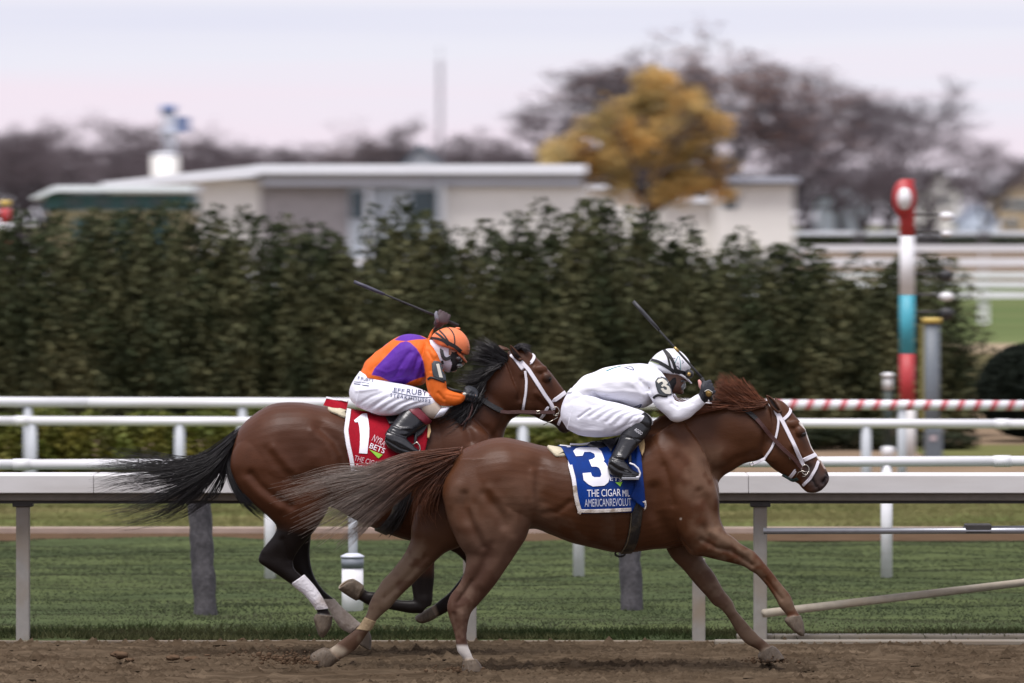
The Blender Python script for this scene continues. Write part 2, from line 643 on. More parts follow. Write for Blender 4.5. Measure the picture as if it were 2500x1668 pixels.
# dirt track, harrowed: real relief where the camera sees it
def relief_sheet(name, x0, x1, y0, y1, z, nx, ny, m, hfun):
    xs = np.linspace(x0, x1, nx + 1); ys = np.linspace(y0, y1, ny + 1)
    X, Y = np.meshgrid(xs, ys)
    V = np.stack([X.ravel(), Y.ravel(), np.full(X.size, z)], 1)
    V[:, 2] += hfun(V)
    i = np.arange(ny)[:, None] * (nx + 1) + np.arange(nx)[None, :]
    Fc = np.stack([i, i + 1, i + nx + 2, i + nx + 1], -1).reshape(-1, 4)
    o = obj(name, V, Fc, m)
    o['kind'] = 'structure'
    return o

_hp = np.random.default_rng(77)
HOOFPRINTS = [(_hp.uniform(-3.6, 3.6), _hp.uniform(38.9, 42.3), _hp.uniform(.05, .08)) for k in range(70)]
def dirt_h(V):
    W = V.copy(); W[:, 0] *= 0.16; W[:, 2] = 0
    h = 0.020 * (vnoise(W, 5.0, 1) - 0.5) + 0.018 * (vnoise(W, 13.0, 2) - 0.5) + 0.014 * (vnoise(V * np.array([.25, 1, 0]), 31.0, 3) - 0.5)
    U = V.copy(); U[:, 2] = 0
    c = vnoise(U, 9.0, 4)
    for hx_, hy_, hr_ in HOOFPRINTS:
        q = ((V[:, 0] - hx_) / (hr_ * 1.25)) ** 2 + ((V[:, 1] - hy_) / hr_) ** 2
        h += np.where(q < 6, -.030 * np.exp(-q) + .016 * np.exp(-(np.sqrt(q) - 1.6) ** 2 * 5), 0)
    h += 0.018 * np.clip(c - 0.72, 0, 1) / 0.28
    return h
relief_sheet('dirt_track', -5.5, 5.5, 36.2, 42.72, 0.0, 640, 260, M_dirt, dirt_h)
sheet('dirt_track_outer', -60, -5.5, 20, 42.72, -0.012, M_dirt)
sheet('dirt_track_outer', 5.5, 60, 20, 42.72, -0.012, M_dirt)
sheet('dirt_track_outer', -5.5, 5.5, 20, 36.2, -0.012, M_dirt)

def turf_h(V):
    W = V.copy(); W[:, 0] *= 0.5; W[:, 2] = 0
    h = 0.05 * (vnoise(W, 1.3, 5) - 0.5) + 0.03 * (vnoise(W, 4.0, 6) - 0.5)
    return h * np.clip((V[:, 1] - 42.7) / 0.3, 0, 1) + 0.012
relief_sheet('turf_course', -9, 9, 42.72, 56.2, 0.0, 150, 130, M_turf, turf_h)
sheet('turf_course_outer', -80, -9, 42.72, 56.2, -0.02, M_turf)
sheet('turf_course_outer', 9, 80, 42.72, 56.2, -0.02, M_turf)
sheet('bare_soil_strip', -60, 60, 56.2, 57.6, 0.004, M_soil)
def lawn_h(V):
    W = V.copy(); W[:, 0] *= 0.5; W[:, 2] = 0
    return 0.05 * (vnoise(W, 0.9, 7) - 0.5)
relief_sheet('grass_verge', -9, 9, 57.6, 66.5, 0.0, 120, 60, M_turf2, lawn_h)
sheet('grass_verge_outer', -60, -9, 57.6, 66.5, -0.02, M_turf2)
sheet('grass_verge_outer', 9, 60, 57.6, 66.5, -0.02, M_turf2)
sheet('earth_bed', -60, 60, 66.5, 104, -0.05, M_tan)
sheet('lawn_patch', 4.9, 12, 77.5, 81.5, -0.04, M_turf2)
sheet('sandy_path', -90, 90, 139, 149, -0.05, M_path)
sheet('earth_slope', -90, 90, 104, 139, -0.06, mat('olive_earth', (0.125, 0.100, 0.058), 0.95, 0.2, 0.8, stretch=(0.3, 1, 1), col2=(0.095, 0.095, 0.045), spec=0.0))
sheet('infield_turf', -200, 200, 149, 300, -0.05, M_farturf)
sheet('far_dirt_track', -400, 400, 300, 575, -0.04, mat('far_dirt', (0.17, 0.13, 0.095), .95, .1, .05, spec=0.0))

# crumbs and small clods lying loose on the harrowed surface
def crumbs(name, n, m):
    x = rng.uniform(-3.9, 3.9, n); y = rng.uniform(38.4, 42.68, n)
    B = np.stack([x, y, np.zeros(n)], 1)
    keep = vnoise(B * np.array([.18, 1, 1]), 7.0, 51) + .35 * rng.random(n) > .52
    B = B[keep]; n = len(B)
    B[:, 2] = dirt_h(B)
    s = rng.gamma(2.0, .0042, n) + .003
    base = np.array([(1, 0, 0), (-.5, .86, 0), (-.5, -.86, 0), (0, 0, 1.0)])
    a = rng.uniform(0, 6.28, n); ca, sa = np.cos(a), np.sin(a)
    V = np.empty((n, 4, 3))
    for k in range(4):
        b = base[k] * rng.uniform(.6, 1.4, (n, 3))
        V[:, k, 0] = B[:, 0] + (b[:, 0] * ca - b[:, 1] * sa) * s * 1.6
        V[:, k, 1] = B[:, 1] + (b[:, 0] * sa + b[:, 1] * ca) * s * 1.3
        V[:, k, 2] = B[:, 2] + b[:, 2] * s * 1.1 - .002
    i = (np.arange(n) * 4)[:, None]
    Fc = np.concatenate([i + np.array([[0, 1, 3]]), i + np.array([[1, 2, 3]]), i + np.array([[2, 0, 3]])], 0)
    return tag(obj(name, V.reshape(-1, 3), Fc, m, smooth=False), kind='stuff')
crumbs('dirt_crumbs', 30000, M_dirt)

# pale kerb along the track edge
mbk = MB().box(-30, 30, 42.70, 42.78, -0.05, 0.014, 0.004)
tag(mbk.obj('track_kerb', mat('sandy_edge', (0.17, 0.135, 0.10), 0.9, 0.3, 1.4, stretch=(.4,1,1)), None, (0, 42.75, 0)), kind='structure')
mbk = MB().box(-30, 30, 57.60, 57.72, -0.05, 0.055, 0.01)
tag(mbk.obj('turf_kerb', mat('pale_kerb', (0.34, 0.26, 0.215), 0.8, 0.12, 2), None, (0, 57.65, 0)), kind='structure')

# grass blades that stand up out of the mown turf
def blades(name, n, x0, x1, y0, y1, hmin, hmax, m, zf=None, dens=None):
    x = rng.uniform(x0, x1, n); y = y0 + (y1 - y0) * rng.random(n) ** 1.25
    h = rng.uniform(hmin, hmax, n)
    B = np.stack([x, y, np.zeros(n)], 1)
    keep = vnoise(B * np.array([0.5, 1, 1]), 1.7, 21) + rng.random(n) * 0.5 > 0.42
    B = B[keep]; h = h[keep]; n = len(B)
    z = zf(B) if zf is not None else np.zeros(n)
    h = h * (0.6 + 0.8 * vnoise(B * np.array([0.45, 1, 1]), 2.2, 22))
    a = rng.uniform(-0.9, 0.9, n); lean = rng.normal(0, 0.6, (n, 2)) * h[:, None]
    w = rng.uniform(0.004, 0.008, n)
    p0 = B + np.stack([-w * np.cos(a), -w * np.sin(a), z - 0.004], 1)
    p1 = B + np.stack([w * np.cos(a), w * np.sin(a), z - 0.004], 1)
    p2 = B + np.stack([lean[:, 0], lean[:, 1], z + h], 1)
    V = np.stack([p0, p1, p2], 1).reshape(-1, 3)
    Fc = np.arange(3 * n).reshape(-1, 3)
    return tag(obj(name, V, Fc, m), kind='stuff')
M_blade = mat('grass_blade', (0.062, 0.079, 0.041), 0.7, 0.25, 1.1, stretch=(0.16, 1, 1), col2=(0.090, 0.101, 0.056), translucent=0.3, spec=0.1)
M_blade2 = mat('dry_grass_blade', (0.13, 0.145, 0.052), 0.7, 0.25, 0.8, stretch=(0.35, 1, 1), col2=(0.185, 0.165, 0.075), translucent=0.3, spec=0.1)
M_blade3 = mat('edge_grass_blade', (0.05, 0.072, 0.026), 0.7, 0.3, 2.0, stretch=(0.35, 1, 1), col2=(0.10, 0.095, 0.045), translucent=0.3, spec=0.1)
blades('grass', 90000, -4.6, 4.6, 43.3, 56.2, 0.008, 0.020, M_blade, turf_h)
blades('verge_grass', 36000, -5.4, 5.4, 57.8, 66.4, 0.02, 0.055, M_blade2, lawn_h)
blades('edge_grass', 15000, -4.2, 4.2, 42.83, 43.7, 0.02, 0.06, M_blade3, turf_h)

# ------------------------------------------------------------------ front rail: wide capped safety rail
root = empty('safety_rail', (0, 42.7, 0), 'pale wide capped safety rail on muddy posts between dirt track and turf', 'rail', 'running rails')
yF = 42.6
z1 = Q(0, 1091, yF).z; z0 = Q(0, 1132.5, yF).z
seg_x = [Q(x, 0, yF).x for x in (-700, 215, 1718, 3100)]
for a, b in zip(seg_x[:-1], seg_x[1:]):
    MB().box(a + .0012, b - .0012, yF, yF + .52, z0, z1, 0.006).obj('rail_cap', M_cap, root)
MB().box(seg_x[0], seg_x[-1], yF + .09, yF + .40, z0 - .052, z0 - .004, 0.008).obj('rail_beam', mat('shaded_beam_paint', (0.23, 0.21, 0.19), 0.6, 0.15, 4), root)  # beam colour darkened for the shade below the cap
MB().box(seg_x[0], seg_x[-1], yF + .13, yF + .17, z0 - .072, z0 - .054).obj('beam_strip', M_dark, root)  # thin dark strip along the lower edge of the beam
for xs, wq, ya in ((-950, 30, .16), (52, 31, .16), (1078, 31, .16), (1604, 30, .12), (1745, 31, .14), (2770, 31, .16)):
    p = Q(xs, 0, yF + ya)
    w = wq * yF / 15000 / 2
    bx = MB().box(p.x - w, p.x + w, yF + ya, yF + ya + .075, -0.05, z0 - .056 if xs != 1604 else 0.55, 0.008)
    po = bx.obj('post', M_postm, root)
    bx = MB().box(p.x - w * 1.5, p.x + w * 1.5, yF + ya - .02, yF + ya + .11, z0 - .095, z0 - .055, 0.006)
    bx.obj('bracket', M_dark, root)
# slanted weathered timber props behind it
def prop(xt, xb, ytop, ybot, D, wq, label):
    r = wq * D / 15000 / 2
    a = Q(xb, ybot, D); b = Q(xt, ytop, D)
    a.z = -0.06
    n = 14
    pts = [a.lerp(b, i / n) for i in range(n + 1)]
    V, Fc = tube(pts, [r * (1.03 + 0.05 * math.sin(i * 1.7)) for i in range(n + 1)], 14)
    V = np.array(V); nz = vnoise(V, 22, 3) - 0.5; c = np.array(a)
    V[:, 0] += nz * 0.02; V[:, 1] += nz * 0.015
    o = obj('timber_post', V, Fc, mat('weathered_timber', (0.090, 0.084, 0.092), 0.85, 0.35, 6, bump=0.5, bscale=14, stretch=(1.6, 1.6, 1.1), col2=(0.05, 0.047, 0.053)), None, a)
    return tag(o, label, 'post', 'timber posts on the turf')
prop(455, 474, 1120, 1416, 45.6, 52, 'leaning grey timber post standing in the turf below the black horse tail')
prop(1437, 1452, 1110, 1404, 46.1, 50, 'leaning grey timber post standing in the turf under the chestnut horse girth')

# gate pipes at the right end
root = empty('gap_gate', (Q(1752, 0, 42.62).x, 42.72, 0), 'grey pipe gate bar and sagging muddy pole on the rail post', 'gate')
a = Q(1752, 1219, 42.62); b = Q(2900, 1217, 42.62)
MB().tube([a, b], 0.021, 14).obj('gate_bar', M_alu, root, smooth=True)
a = Q(2210, 1213, 42.72); b = Q(2900, 1205, 42.72)
MB().tube([a, b], 0.014, 10).obj('upper_bar', M_alu, root, smooth=True)
a = Q(2215, 1211, 42.63); MB().box(a.x, a.x + .17, 42.60, 42.75, a.z - .035, a.z + .022, 0.006).obj('hinge', M_dark, root)
a = Q(1752, 1408, 42.62); b = Q(2900, 1272, 44.5)
MB().tube([a, b], [0.028, 0.024], 14).obj('sagging_pole', mat('muddy_white_pole', (0.38, 0.34, 0.27), 0.6, 0.12, 6, dirt=(0.34, 0.27, 0.18), dirt_amt=0.7, dscale=3), root, smooth=True)
# pale plank lying at the track edge
mb = MB()
a = Q(1640, 1462, 42.58); b = Q(2700, 1447, 42.95)
mb.box(a.x, b.x, 42.46, 42.62, 0.0, 0.030, 0.006)
tag(mb.obj('edge_plank', mat('pale_plank', (0.20, 0.18, 0.145), 0.7, 0.12, 2, dirt=(0.2, 0.15, 0.1), dirt_amt=0.7, dscale=2.0, stretch=(0.5, 1, 1)), None, (a.x, 42.5, 0)), 'long pale plank lying along the dirt track edge', 'plank')
mb = MB(); c0 = Q(1690, 1452, 42.9)
mb.box(c0.x, c0.x + 4.5, 42.82, 43.0, 0.0, 0.045, 0.01)
tag(mb.obj('edge_sill', mat('sill_paint', (0.17, 0.15, 0.12), 0.7, 0.15, 2.2, dirt=(0.16, 0.13, 0.09), dirt_amt=0.8, dscale=1.6), None, (c0.x, 42.9, 0)), 'low weathered kerb block behind the plank at the gate', 'kerb')

# ------------------------------------------------------------------ round white rail on the turf
def tube_rail(name, D, yl, yr, rq, post_x, post_base, pw, label, m=M_white, pm=M_white, pz=0.02):
    a = Q(-700, yl + (yl - yr) * 700 / 2350, D); b = Q(3050, yr + (yr - yl) * 700 / 2350, D)
    root = empty(name, (0, D, 0), label, 'rail', 'running rails')
    n = 5
    for i in range(n):
        p0 = a.lerp(b, i / n); p1 = a.lerp(b, (i + 1) / n)
        d = (p1 - p0).normalized() * 0.003
        MB().tube([p0 + d, p1 - d], rq * D / 15000, 14).obj('rail_tube', m, root, smooth=True)
        if i:
            MB().tube([p0 - d * 22, p0 + d * 22], rq * D / 15000 * 1.13, 14).obj('coupling', m, root, smooth=True)
    for px in post_x:
        t = (px + 700) / 3750.0
        c = a.lerp(b, t)
        w = pw * D / 15000 / 2
        MB().tube([(c.x, D + .012, -0.06), (c.x, D + .012, c.z - pz)], w, 12).obj('post', pm, root, smooth=True)
    return root
tube_rail('running_rail', 50.3, 1066.5, 1058.5, 12, (-793, -88, 620, 1328, 2035, 2742), 1335, 27, 'round white turf rail on slim white posts just above the capped rail')
tube_rail('running_rail', 64.0, 966, 973.5, 10.8, (-600, 73, 412, 1200, 1988, 2700), 1170, 24, 'lower white rail of the distant pair before the hedges', pm=mat('grey_post', (0.45, 0.48, 0.52), 0.5, 0.05, 5))
# upper rail with its candy-striped finish section
rr = empty('running_rail', (0, 64.8, 0), 'upper distant white rail whose right end is striped red', 'rail', 'running rails')
D = 64.8
xs_ = [Q(x, 0, D).x for x in (-700, 200, 1000, 1700, 2500, 3100)]
zL = Q(0, 923, D).z; zR = Q(0, 931, D).z
def z_at(x):
    return zL + (zR - zL) * ((x - Q(0, 0, D).x) / (Q(2350, 0, D).x - Q(0, 0, D).x))
M_stripe = bpy.data.materials.new('candy_stripe'); M_stripe.use_nodes = True
_n = M_stripe.node_tree.nodes; _l = M_stripe.node_tree.links
_tc = _n.new('ShaderNodeTexCoord'); _sx = _n.new('ShaderNodeSeparateXYZ'); _l.new(_tc.outputs['Object'], _sx.inputs[0])
_m1 = _n.new('ShaderNodeMath'); _m1.operation = 'MULTIPLY'; _m1.inputs[1].default_value = 0.45; _l.new(_sx.outputs['Z'], _m1.inputs[0])
_m2 = _n.new('ShaderNodeMath'); _m2.operation = 'SUBTRACT'; _l.new(_sx.outputs['X'], _m2.inputs[0]); _l.new(_m1.outputs[0], _m2.inputs[1])
_m3 = _n.new('ShaderNodeMath'); _m3.operation = 'DIVIDE'; _m3.inputs[1].default_value = 0.1665; _l.new(_m2.outputs[0], _m3.inputs[0])
_m4 = _n.new('ShaderNodeMath'); _m4.operation = 'FRACT'; _l.new(_m3.outputs[0], _m4.inputs[0])
_m5 = _n.new('ShaderNodeMath'); _m5.operation = 'LESS_THAN'; _m5.inputs[1].default_value = 0.40; _l.new(_m4.outputs[0], _m5.inputs[0])
_mx = _n.new('ShaderNodeMix'); _mx.data_type = 'RGBA'; _l.new(_m5.outputs[0], _mx.inputs[0])
_mx.inputs[6].default_value = (0.74, 0.75, 0.78, 1); _mx.inputs[7].default_value = (0.52, 0.13, 0.15, 1)
_l.new(_mx.outputs[2], _n['Principled BSDF'].inputs['Base Color']); _n['Principled BSDF'].inputs['Roughness'].default_value = 0.4
for i, (a, b) in enumerate(zip(xs_[:-1], xs_[1:])):
    MB().tube([(a + .003, D, z_at(a)), (b - .003, D, z_at(b))], 12 * D / 15000, 14).obj('striped_tube' if i >= 3 else 'rail_tube', M_stripe if i >= 3 else M_white, rr, smooth=True)
for px in (-430, 64, 556, 1060, 1560, 2070, 2600):
    x = Q(px, 0, D).x
    MB().tube([(x, D + .012, -0.06), (x, D + .012, z_at(x) - .03)], 0.046, 12).obj('post', MATS['grey_post'], rr, smooth=True)

# bollard with a slim pole
D = 45.8
c = Q(809, 1415, D)
root = empty('bollard', (c.x, D, 0), 'stout white plastic bollard with a grey collar on the turf', 'bollard')
r = 25 * D / 15000
zt = Q(0, 1276, D).z; zc = Q(0, 1303, D).z
MB().tube([(c.x, D, -0.05), (c.x, D, zc - .002)], [r, r * .98], 24).obj('body', M_white, root, smooth=True)
MB().tube([(c.x, D, zc), (c.x, D, zt - .012)], [r * 1.03, r * 1.03], 24).obj('collar', mat('grey_collar', (0.21, 0.235, 0.27), 0.5, 0.08, 8), root, smooth=True)
MB().tube([(c.x, D, zt - .011), (c.x, D, zt), (c.x, D, zt + .018)], [r * 1.09, r * 1.08, r * .6], 24).obj('cap', mat('pale_cap', (0.55, 0.58, 0.66), 0.4, 0.03, 8), root, smooth=True)
x2 = Q(810, 0, 46.3).x
MB().tube([(x2, 46.3, -0.05), (x2, 46.3, 0.93)], 0.034, 12).obj('pole', MATS['grey_post'], root, smooth=True)

# ------------------------------------------------------------------ finish pole and its neighbours
D = 75.0
c = Q(2082, 1058, D)
root = empty('finish_pole', (c.x, D, 0), 'red white and turquoise banded finish pole with an oval target on top', 'pole')
R_ = 17.5 * D / 15000
M_red = mat('red_paint', (0.42, 0.035, 0.04), 0.45, 0.06, 4)
M_teal = mat('turquoise_paint', (0.055, 0.34, 0.44), 0.45, 0.06, 4)
for y0_, y1_, m_ in ((1075, 940, MATS['cap_paint']), (940, 812, M_red), (812, 677, M_teal), (677, 541, M_white), (541, 440, M_red)):
    za, zb = Q(0, y0_, D).z, Q(0, y1_, D).z
    if y0_ == 1075: za = -0.06
    MB().tube([(c.x, D, za + .001), (c.x, D, zb - .001)], R_ * (1.12 if y0_ == 1075 else 1), 20).obj('band', m_, root, smooth=True)
def disc(name, c, rx, rz, th, m, parent, y):
    V = []; Fc = []
    n = 32
    for yy in (y, y + th):
        for k in range(n):
            a = 2 * math.pi * k / n
            V.append((c.x + rx * math.cos(a), yy, c.z + rz * math.sin(a)))
    for k in range(n):
        Fc.append((k, (k + 1) % n, n + (k + 1) % n, n + k))
    Fc.append(tuple(range(n - 1, -1, -1))); Fc.append(tuple(range(n, 2 * n)))
    return obj(name, V, Fc, m, parent)
u = D / 15000
disc('target_rim', Q(2074, 455, D), 27 * u, 45 * u, .05, M_red, root, D - R_ - .055)
disc('target_face', Q(2074, 456, D), 15.5 * u, 26 * u, .02, M_white, root, D - R_ - .077)
MB().box(Q(2083, 0, D).x, Q(2097, 0, D).x, D - .03, D + .03, Q(0, 460, D).z, Q(0, 411, D).z, .01).obj('fin', M_red, root)
M_blk = mat('black_plastic', (0.02, 0.02, 0.022), 0.45, 0.1, 10)
# camera arms on the pole: lamps and mirrors
for yb, col, kind in ((497, M_white, 'l'), (537, M_white, 's'), (633, M_blk, 'd'), (681, M_white, 'l'), (720, M_blk, 'b')):
    q0 = Q(2095, yb - 4, D); q1 = Q(2160, yb - 4, D); qq = Q(2172, yb, D)
    mbm = MB().tube([q0, q1], 0.014, 8)
    mbm.obj('arm', M_dark, root, smooth=True)
    r0 = {'l': (.085, .06, .055), 's': (.06, .05, .035), 'd': (.085, .07, .07), 'b': (.085, .07, .075)}[kind]
    V, Fc = blob(qq, r0, None, 14)
    obj('lamp_head', V, Fc, col, root)
D = 76.0
c = Q(2138, 1050, D)
root = empty('grey_post', (c.x, D, 0), 'thick grey post with a yellow cap band beside the finish pole', 'post')
MB().tube([(c.x, D, -.06), (c.x, D, Q(0, 744, D).z)], 18 * D / 15000, 20).obj('shaft', mat('slate_post', (0.15, 0.175, 0.20), 0.45, 0.08, 6), root, smooth=True)
M_yel = mat('yellow_paint', (0.55, 0.40, 0.10), 0.5, 0.06, 6)
MB().tube([(c.x, D, Q(0, 742, D).z), (c.x, D, Q(0, 729, D).z)], 22 * D / 15000, 20).obj('cap_band', M_yel, root, smooth=True)
x0_ = Q(2113, 0, D).x; x1_ = Q(2119.5, 0, D).x
MB().box(x0_, x1_, D - .03, D + .06, 0.3, Q(0, 745, D).z, .01).obj('side_strip', mat('dull_yellow', (0.30, 0.26, 0.07), 0.6, 0.1, 6), root)
MB().box(Q(2122, 0, D).x, Q(2162, 0, D).x, D - .12, D + .12, -.05, Q(0, 985, D).z, .015).obj('base_box', MATS['slate_post'], root)
MB().box(Q(2133, 0, D).x, Q(2147, 0, D).x, D - .128, D - .1215, Q(0, 1012, D).z, Q(0, 998, D).z).obj('sticker', mat('sticker', (0.5, 0.42, 0.44), 0.5), root)
D = 77.0
c = Q(2038, 1045, D)
root = empty('path_lamp', (c.x, D, 0), 'small dark green path lamp with a white lantern near the striped rail', 'lamp')
MB().tube([(c.x, D, -.05), (c.x, D, Q(0, 1028, D).z), (c.x, D, Q(0, 1024, D).z)], [.075, .075, .05], 14).obj('foot', M_white, root, smooth=True)
MB().tube([(c.x, D, Q(0, 1024, D).z), (c.x, D, Q(0, 897, D).z)], .05, 14).obj('stem', mat('dark_green_metal', (0.02, 0.035, 0.03), 0.5, .1, 8), root, smooth=True)
MB().tube([(c.x, D, Q(0, 896, D).z), (c.x, D, Q(0, 868, D).z)], .055, 14).obj('lantern', mat('lamp_plastic', (0.6, 0.6, 0.6), 0.4, 0.03, 8), root, smooth=True)
MB().tube([(c.x, D, Q(0, 866, D).z), (c.x, D, Q(0, 858, D).z), (c.x, D, Q(0, 855, D).z)], [.068, .068, .03], 14).obj('cap', M_white, root, smooth=True)
# left edge pole
D = 96.0
c = Q(12, 0, D)
root = empty('banded_pole', (c.x, D, 0), 'red and white banded pole with a yellow tip at the left edge', 'pole')
for y0_, y1_, m_ in ((1075, 577, M_white), (575, 545, M_red), (545, 512, M_white), (512, 478, M_red), (478, 474, M_dark), (474, 459, M_yel)):
    za, zb = Q(0, y0_, D).z, Q(0, y1_, D).z
    if y0_ == 1075: za = -.06
    MB().tube([(c.x, D, za + .001), (c.x, D, zb - .001)], 12.5 * D / 15000, 18).obj('band', m_, root, smooth=True)

# ------------------------------------------------------------------ foliage
def leaf_cloud(pos, size, squash=1.0, up=0.0):
    """one quad leaf per position, random facing"""
    n = len(pos)
    a = rng.normal(size=(n, 3)); a[:, 2] += up; a /= np.linalg.norm(a, axis=1)[:, None]
    b = rng.normal(size=(n, 3)); b -= a * (a * b).sum(1)[:, None]; b /= np.linalg.norm(b, axis=1)[:, None]
    s = (size * rng.uniform(0.6, 1.4, n))[:, None] if np.isscalar(size) else size[:, None]
    V = np.stack([pos - a * s, pos + b * s * 0.55 * squash, pos + a * s, pos - b * s * 0.55 * squash], 1).reshape(-1, 3)
    return V, np.arange(4 * n).reshape(-1, 4)

M_arb = mat('arborvitae_foliage', (0.036, 0.049, 0.021), 0.8, 0.5, 1.5, col2=(0.140, 0.138, 0.066), translucent=0.18, spec=0.25)
M_bark = mat('brown_bark', (0.075, 0.055, 0.042), 0.9, 0.3, 12)
def arb_mesh(i):
    n = 19000
    zz = rng.random(n)
    keep = rng.random(n) < np.interp(zz, [0, .36, .5, .64, .8, .92, 1.0], [1, 1, .62, .42, .30, .20, .12])
    zz = zz[keep]; n = len(zz)
    k = 5
    sx = rng.uniform(-0.30, 0.30, k); sy = rng.uniform(-0.2, 0.2, k); sh = rng.uniform(0.72, 1.0, k); sh[0] = 1.0
    w = rng.integers(0, k, n)
    u = np.clip(zz / sh[w], 0, 1)
    zz = u * sh[w]
    rad = np.interp(u, [0, .1, .5, .75, .9, 1.0], [.30, .40, .40, .32, .20, .06])
    clump = vnoise(np.stack([w * 3.0, zz * 17, rng.uniform(0, 6.28, n) * 1.2], 1), 1.0, i + 40)
    ang = rng.uniform(0, 2 * np.pi, n)
    rr = rad * (0.45 + 0.85 * clump) * (0.7 + 0.3 * rng.random(n) ** 0.4)
    pos = np.stack([sx[w] + rr * np.cos(ang), sy[w] + rr * np.sin(ang) * 0.9, zz], 1)
    V, Fc = leaf_cloud(pos * np.array([1, 1, 3.0]), 0.035, 1.0, 0.8)
    V[:, 2] /= 3.0
    return make_mesh('crown', V, Fc, M_arb, False)
arbs = [arb_mesh(i) for i in range(6)]
def trunk_mesh(h=0.6, r=0.05):
    V, Fc = tube([(0, 0, -0.05), (0.01, 0, h * .5), (0, 0.01, h)], [r, r * .8, r * .3], 8)
    return make_mesh('trunk', V, Fc, M_bark)
trk = trunk_mesh()
tops = [(-200, 470), (0, 488), (60, 505), (130, 468), (200, 500), (290, 470), (330, 452), (390, 452), (470, 470), (545, 462), (620, 505), (690, 520), (740, 505), (800, 515), (880, 432), (960, 470), (1030, 520), (1100, 512), (1180, 496), (1240, 478), (1300, 470), (1380, 468), (1450, 484), (1520, 500), (1590, 505), (1660, 545), (1750, 560), (1850, 562), (1950, 560), (2050, 585), (2130, 600), (2600, 600)]
tx = [t[0] for t in tops]; ty = [t[1] for t in tops]
hx = -560
ordn = 0; seen_n = 0
words_h = ['second', 'third', 'fourth']
while hx < 2140:
    D = 85 + rng.uniform(-.25, .25)
    topy = np.interp(hx, tx, ty) + rng.uniform(-26, 16)
    h = Q(0, topy, D).z
    c = Q(hx, 0, D)
    e_ = empty('arborvitae', (c.x, D, 0), ('dark green pointed arborvitae, %s of the tall hedge counting from the left edge' % ORD[seen_n]) if hx > -30 else 'dark green arborvitae where the tall hedge runs on past the left edge', 'hedge tree', 'arborvitae trees of the tall hedge')
    cr_ = link_mesh('crown', arbs[ordn % 6], e_); cr_.scale = (rng.uniform(1.1, 1.5), 1.15, h); cr_.rotation_euler = (0, 0, rng.uniform(0, 6.28))
    t_ = link_mesh('trunk', trk, e_)
    ordn += 1; seen_n += hx > -30
    hx += rng.uniform(54, 64)
# golden low shrubs
M_gold = mat('golden_shrub_foliage', (0.085, 0.105, 0.018), 0.7, 0.4, 1.6, col2=(0.19, 0.165, 0.03), translucent=0.25, spec=0.25)
M_dkshrub = mat('dark_shrub_foliage', (0.022, 0.032, 0.014), 0.7, 0.4, 2.2, col2=(0.05, 0.055, 0.022), translucent=0.15, spec=0.25)
def shrub_mesh(i, m, n=3600, size=0.035):
    d = rng.normal(size=(n, 3)); d /= np.linalg.norm(d, axis=1)[:, None]
    r = (0.55 + 0.45 * rng.random(n) ** 0.5) * (0.78 + 0.44 * vnoise(d * 1.0, 3.2, 60 + i))
    pos = d * r[:, None] * np.array([0.52, 0.45, 0.5]) + np.array([0, 0, 0.5])
    pos[:, 2] = np.maximum(pos[:, 2], 0.02)
    V, Fc = leaf_cloud(pos, size, 1.2, 0.3)
    return make_mesh('foliage', V, Fc, m, False)
golds = [shrub_mesh(i, M_gold) for i in range(3)]
darks = [shrub_mesh(i + 5, M_dkshrub) for i in range(2)]
stem_me = trunk_mesh(0.35, 0.03)
i = 0; x = -120
while x < 1560:
    D = 66.9 + rng.uniform(-.2, .2)
    c = Q(x, 0, D); h = Q(0, 946 + rng.uniform(-8, 10), D).z
    e_ = empty('golden_shrub', (c.x, D, -.05), 'clipped yellow green shrub behind the distant rails, %s of the low hedge from the left' % ORD[i], 'shrub', 'golden shrubs of the low hedge')
    f_ = link_mesh('foliage', golds[i % 3], e_); f_.scale = (1.15, 1, (h + .05) / 0.98); f_.rotation_euler = (0, 0, rng.uniform(0, 6.28))
    link_mesh('stem', stem_me, e_)
    i += 1; x += rng.uniform(105, 150)
x = 1640; i0 = i
while x < 2180:
    D = 80.0 + rng.uniform(-.2, .2)
    c = Q(x, 0, D); h = Q(0, 985 + rng.uniform(-15, 15), D).z
    e_ = empty('dark_shrub', (c.x, D, -.05), 'low dark shrub below the striped rail, %s of its row from the white jockey' % ORD[i - i0], 'shrub', 'dark shrubs under the tall hedge')
    f_ = link_mesh('foliage', darks[i % 2], e_); f_.scale = (0.85, .8, (h + .05) / 0.98); f_.rotation_euler = (0, 0, rng.uniform(0, 6.28))
    link_mesh('stem', stem_me, e_)
    i += 1; x += rng.uniform(90, 120)
# clipped round bush at the right
D = 83
c = Q(2362, 0, D); zt = Q(0, 790, D).z
n = 15000
d = rng.normal(size=(n, 3)); d /= np.linalg.norm(d, axis=1)[:, None]
r = 0.93 + 0.09 * rng.random(n)
hh = zt / 2
pos = d * r[:, None] * np.array([0.66, 0.62, hh]) + np.array([c.x, D, hh])
pos[:, 2] = np.maximum(pos[:, 2], 0.02)
V, Fc = leaf_cloud(pos, 0.03, 1.1, 0.2)
root = empty('round_bush', (c.x, D, 0), 'dark clipped ball shaped bush at the right edge', 'bush')
obj('foliage', V, Fc, mat('yew_foliage', (0.008, 0.013, 0.008), 0.8, 0.3, 3, spec=0.2), root, smooth=False)
V, Fc = blob((c.x, D, hh), (0.58, 0.55, hh * .9), None, 20)
obj('core', V, Fc, mat('yew_core', (0.006, 0.010, 0.006), 0.9, 0.2, 3, spec=0.1), root)
V, Fc = tube([(c.x, D, -.1), (c.x, D, .3)], .06, 8); obj('trunk', V, Fc, M_bark, root)

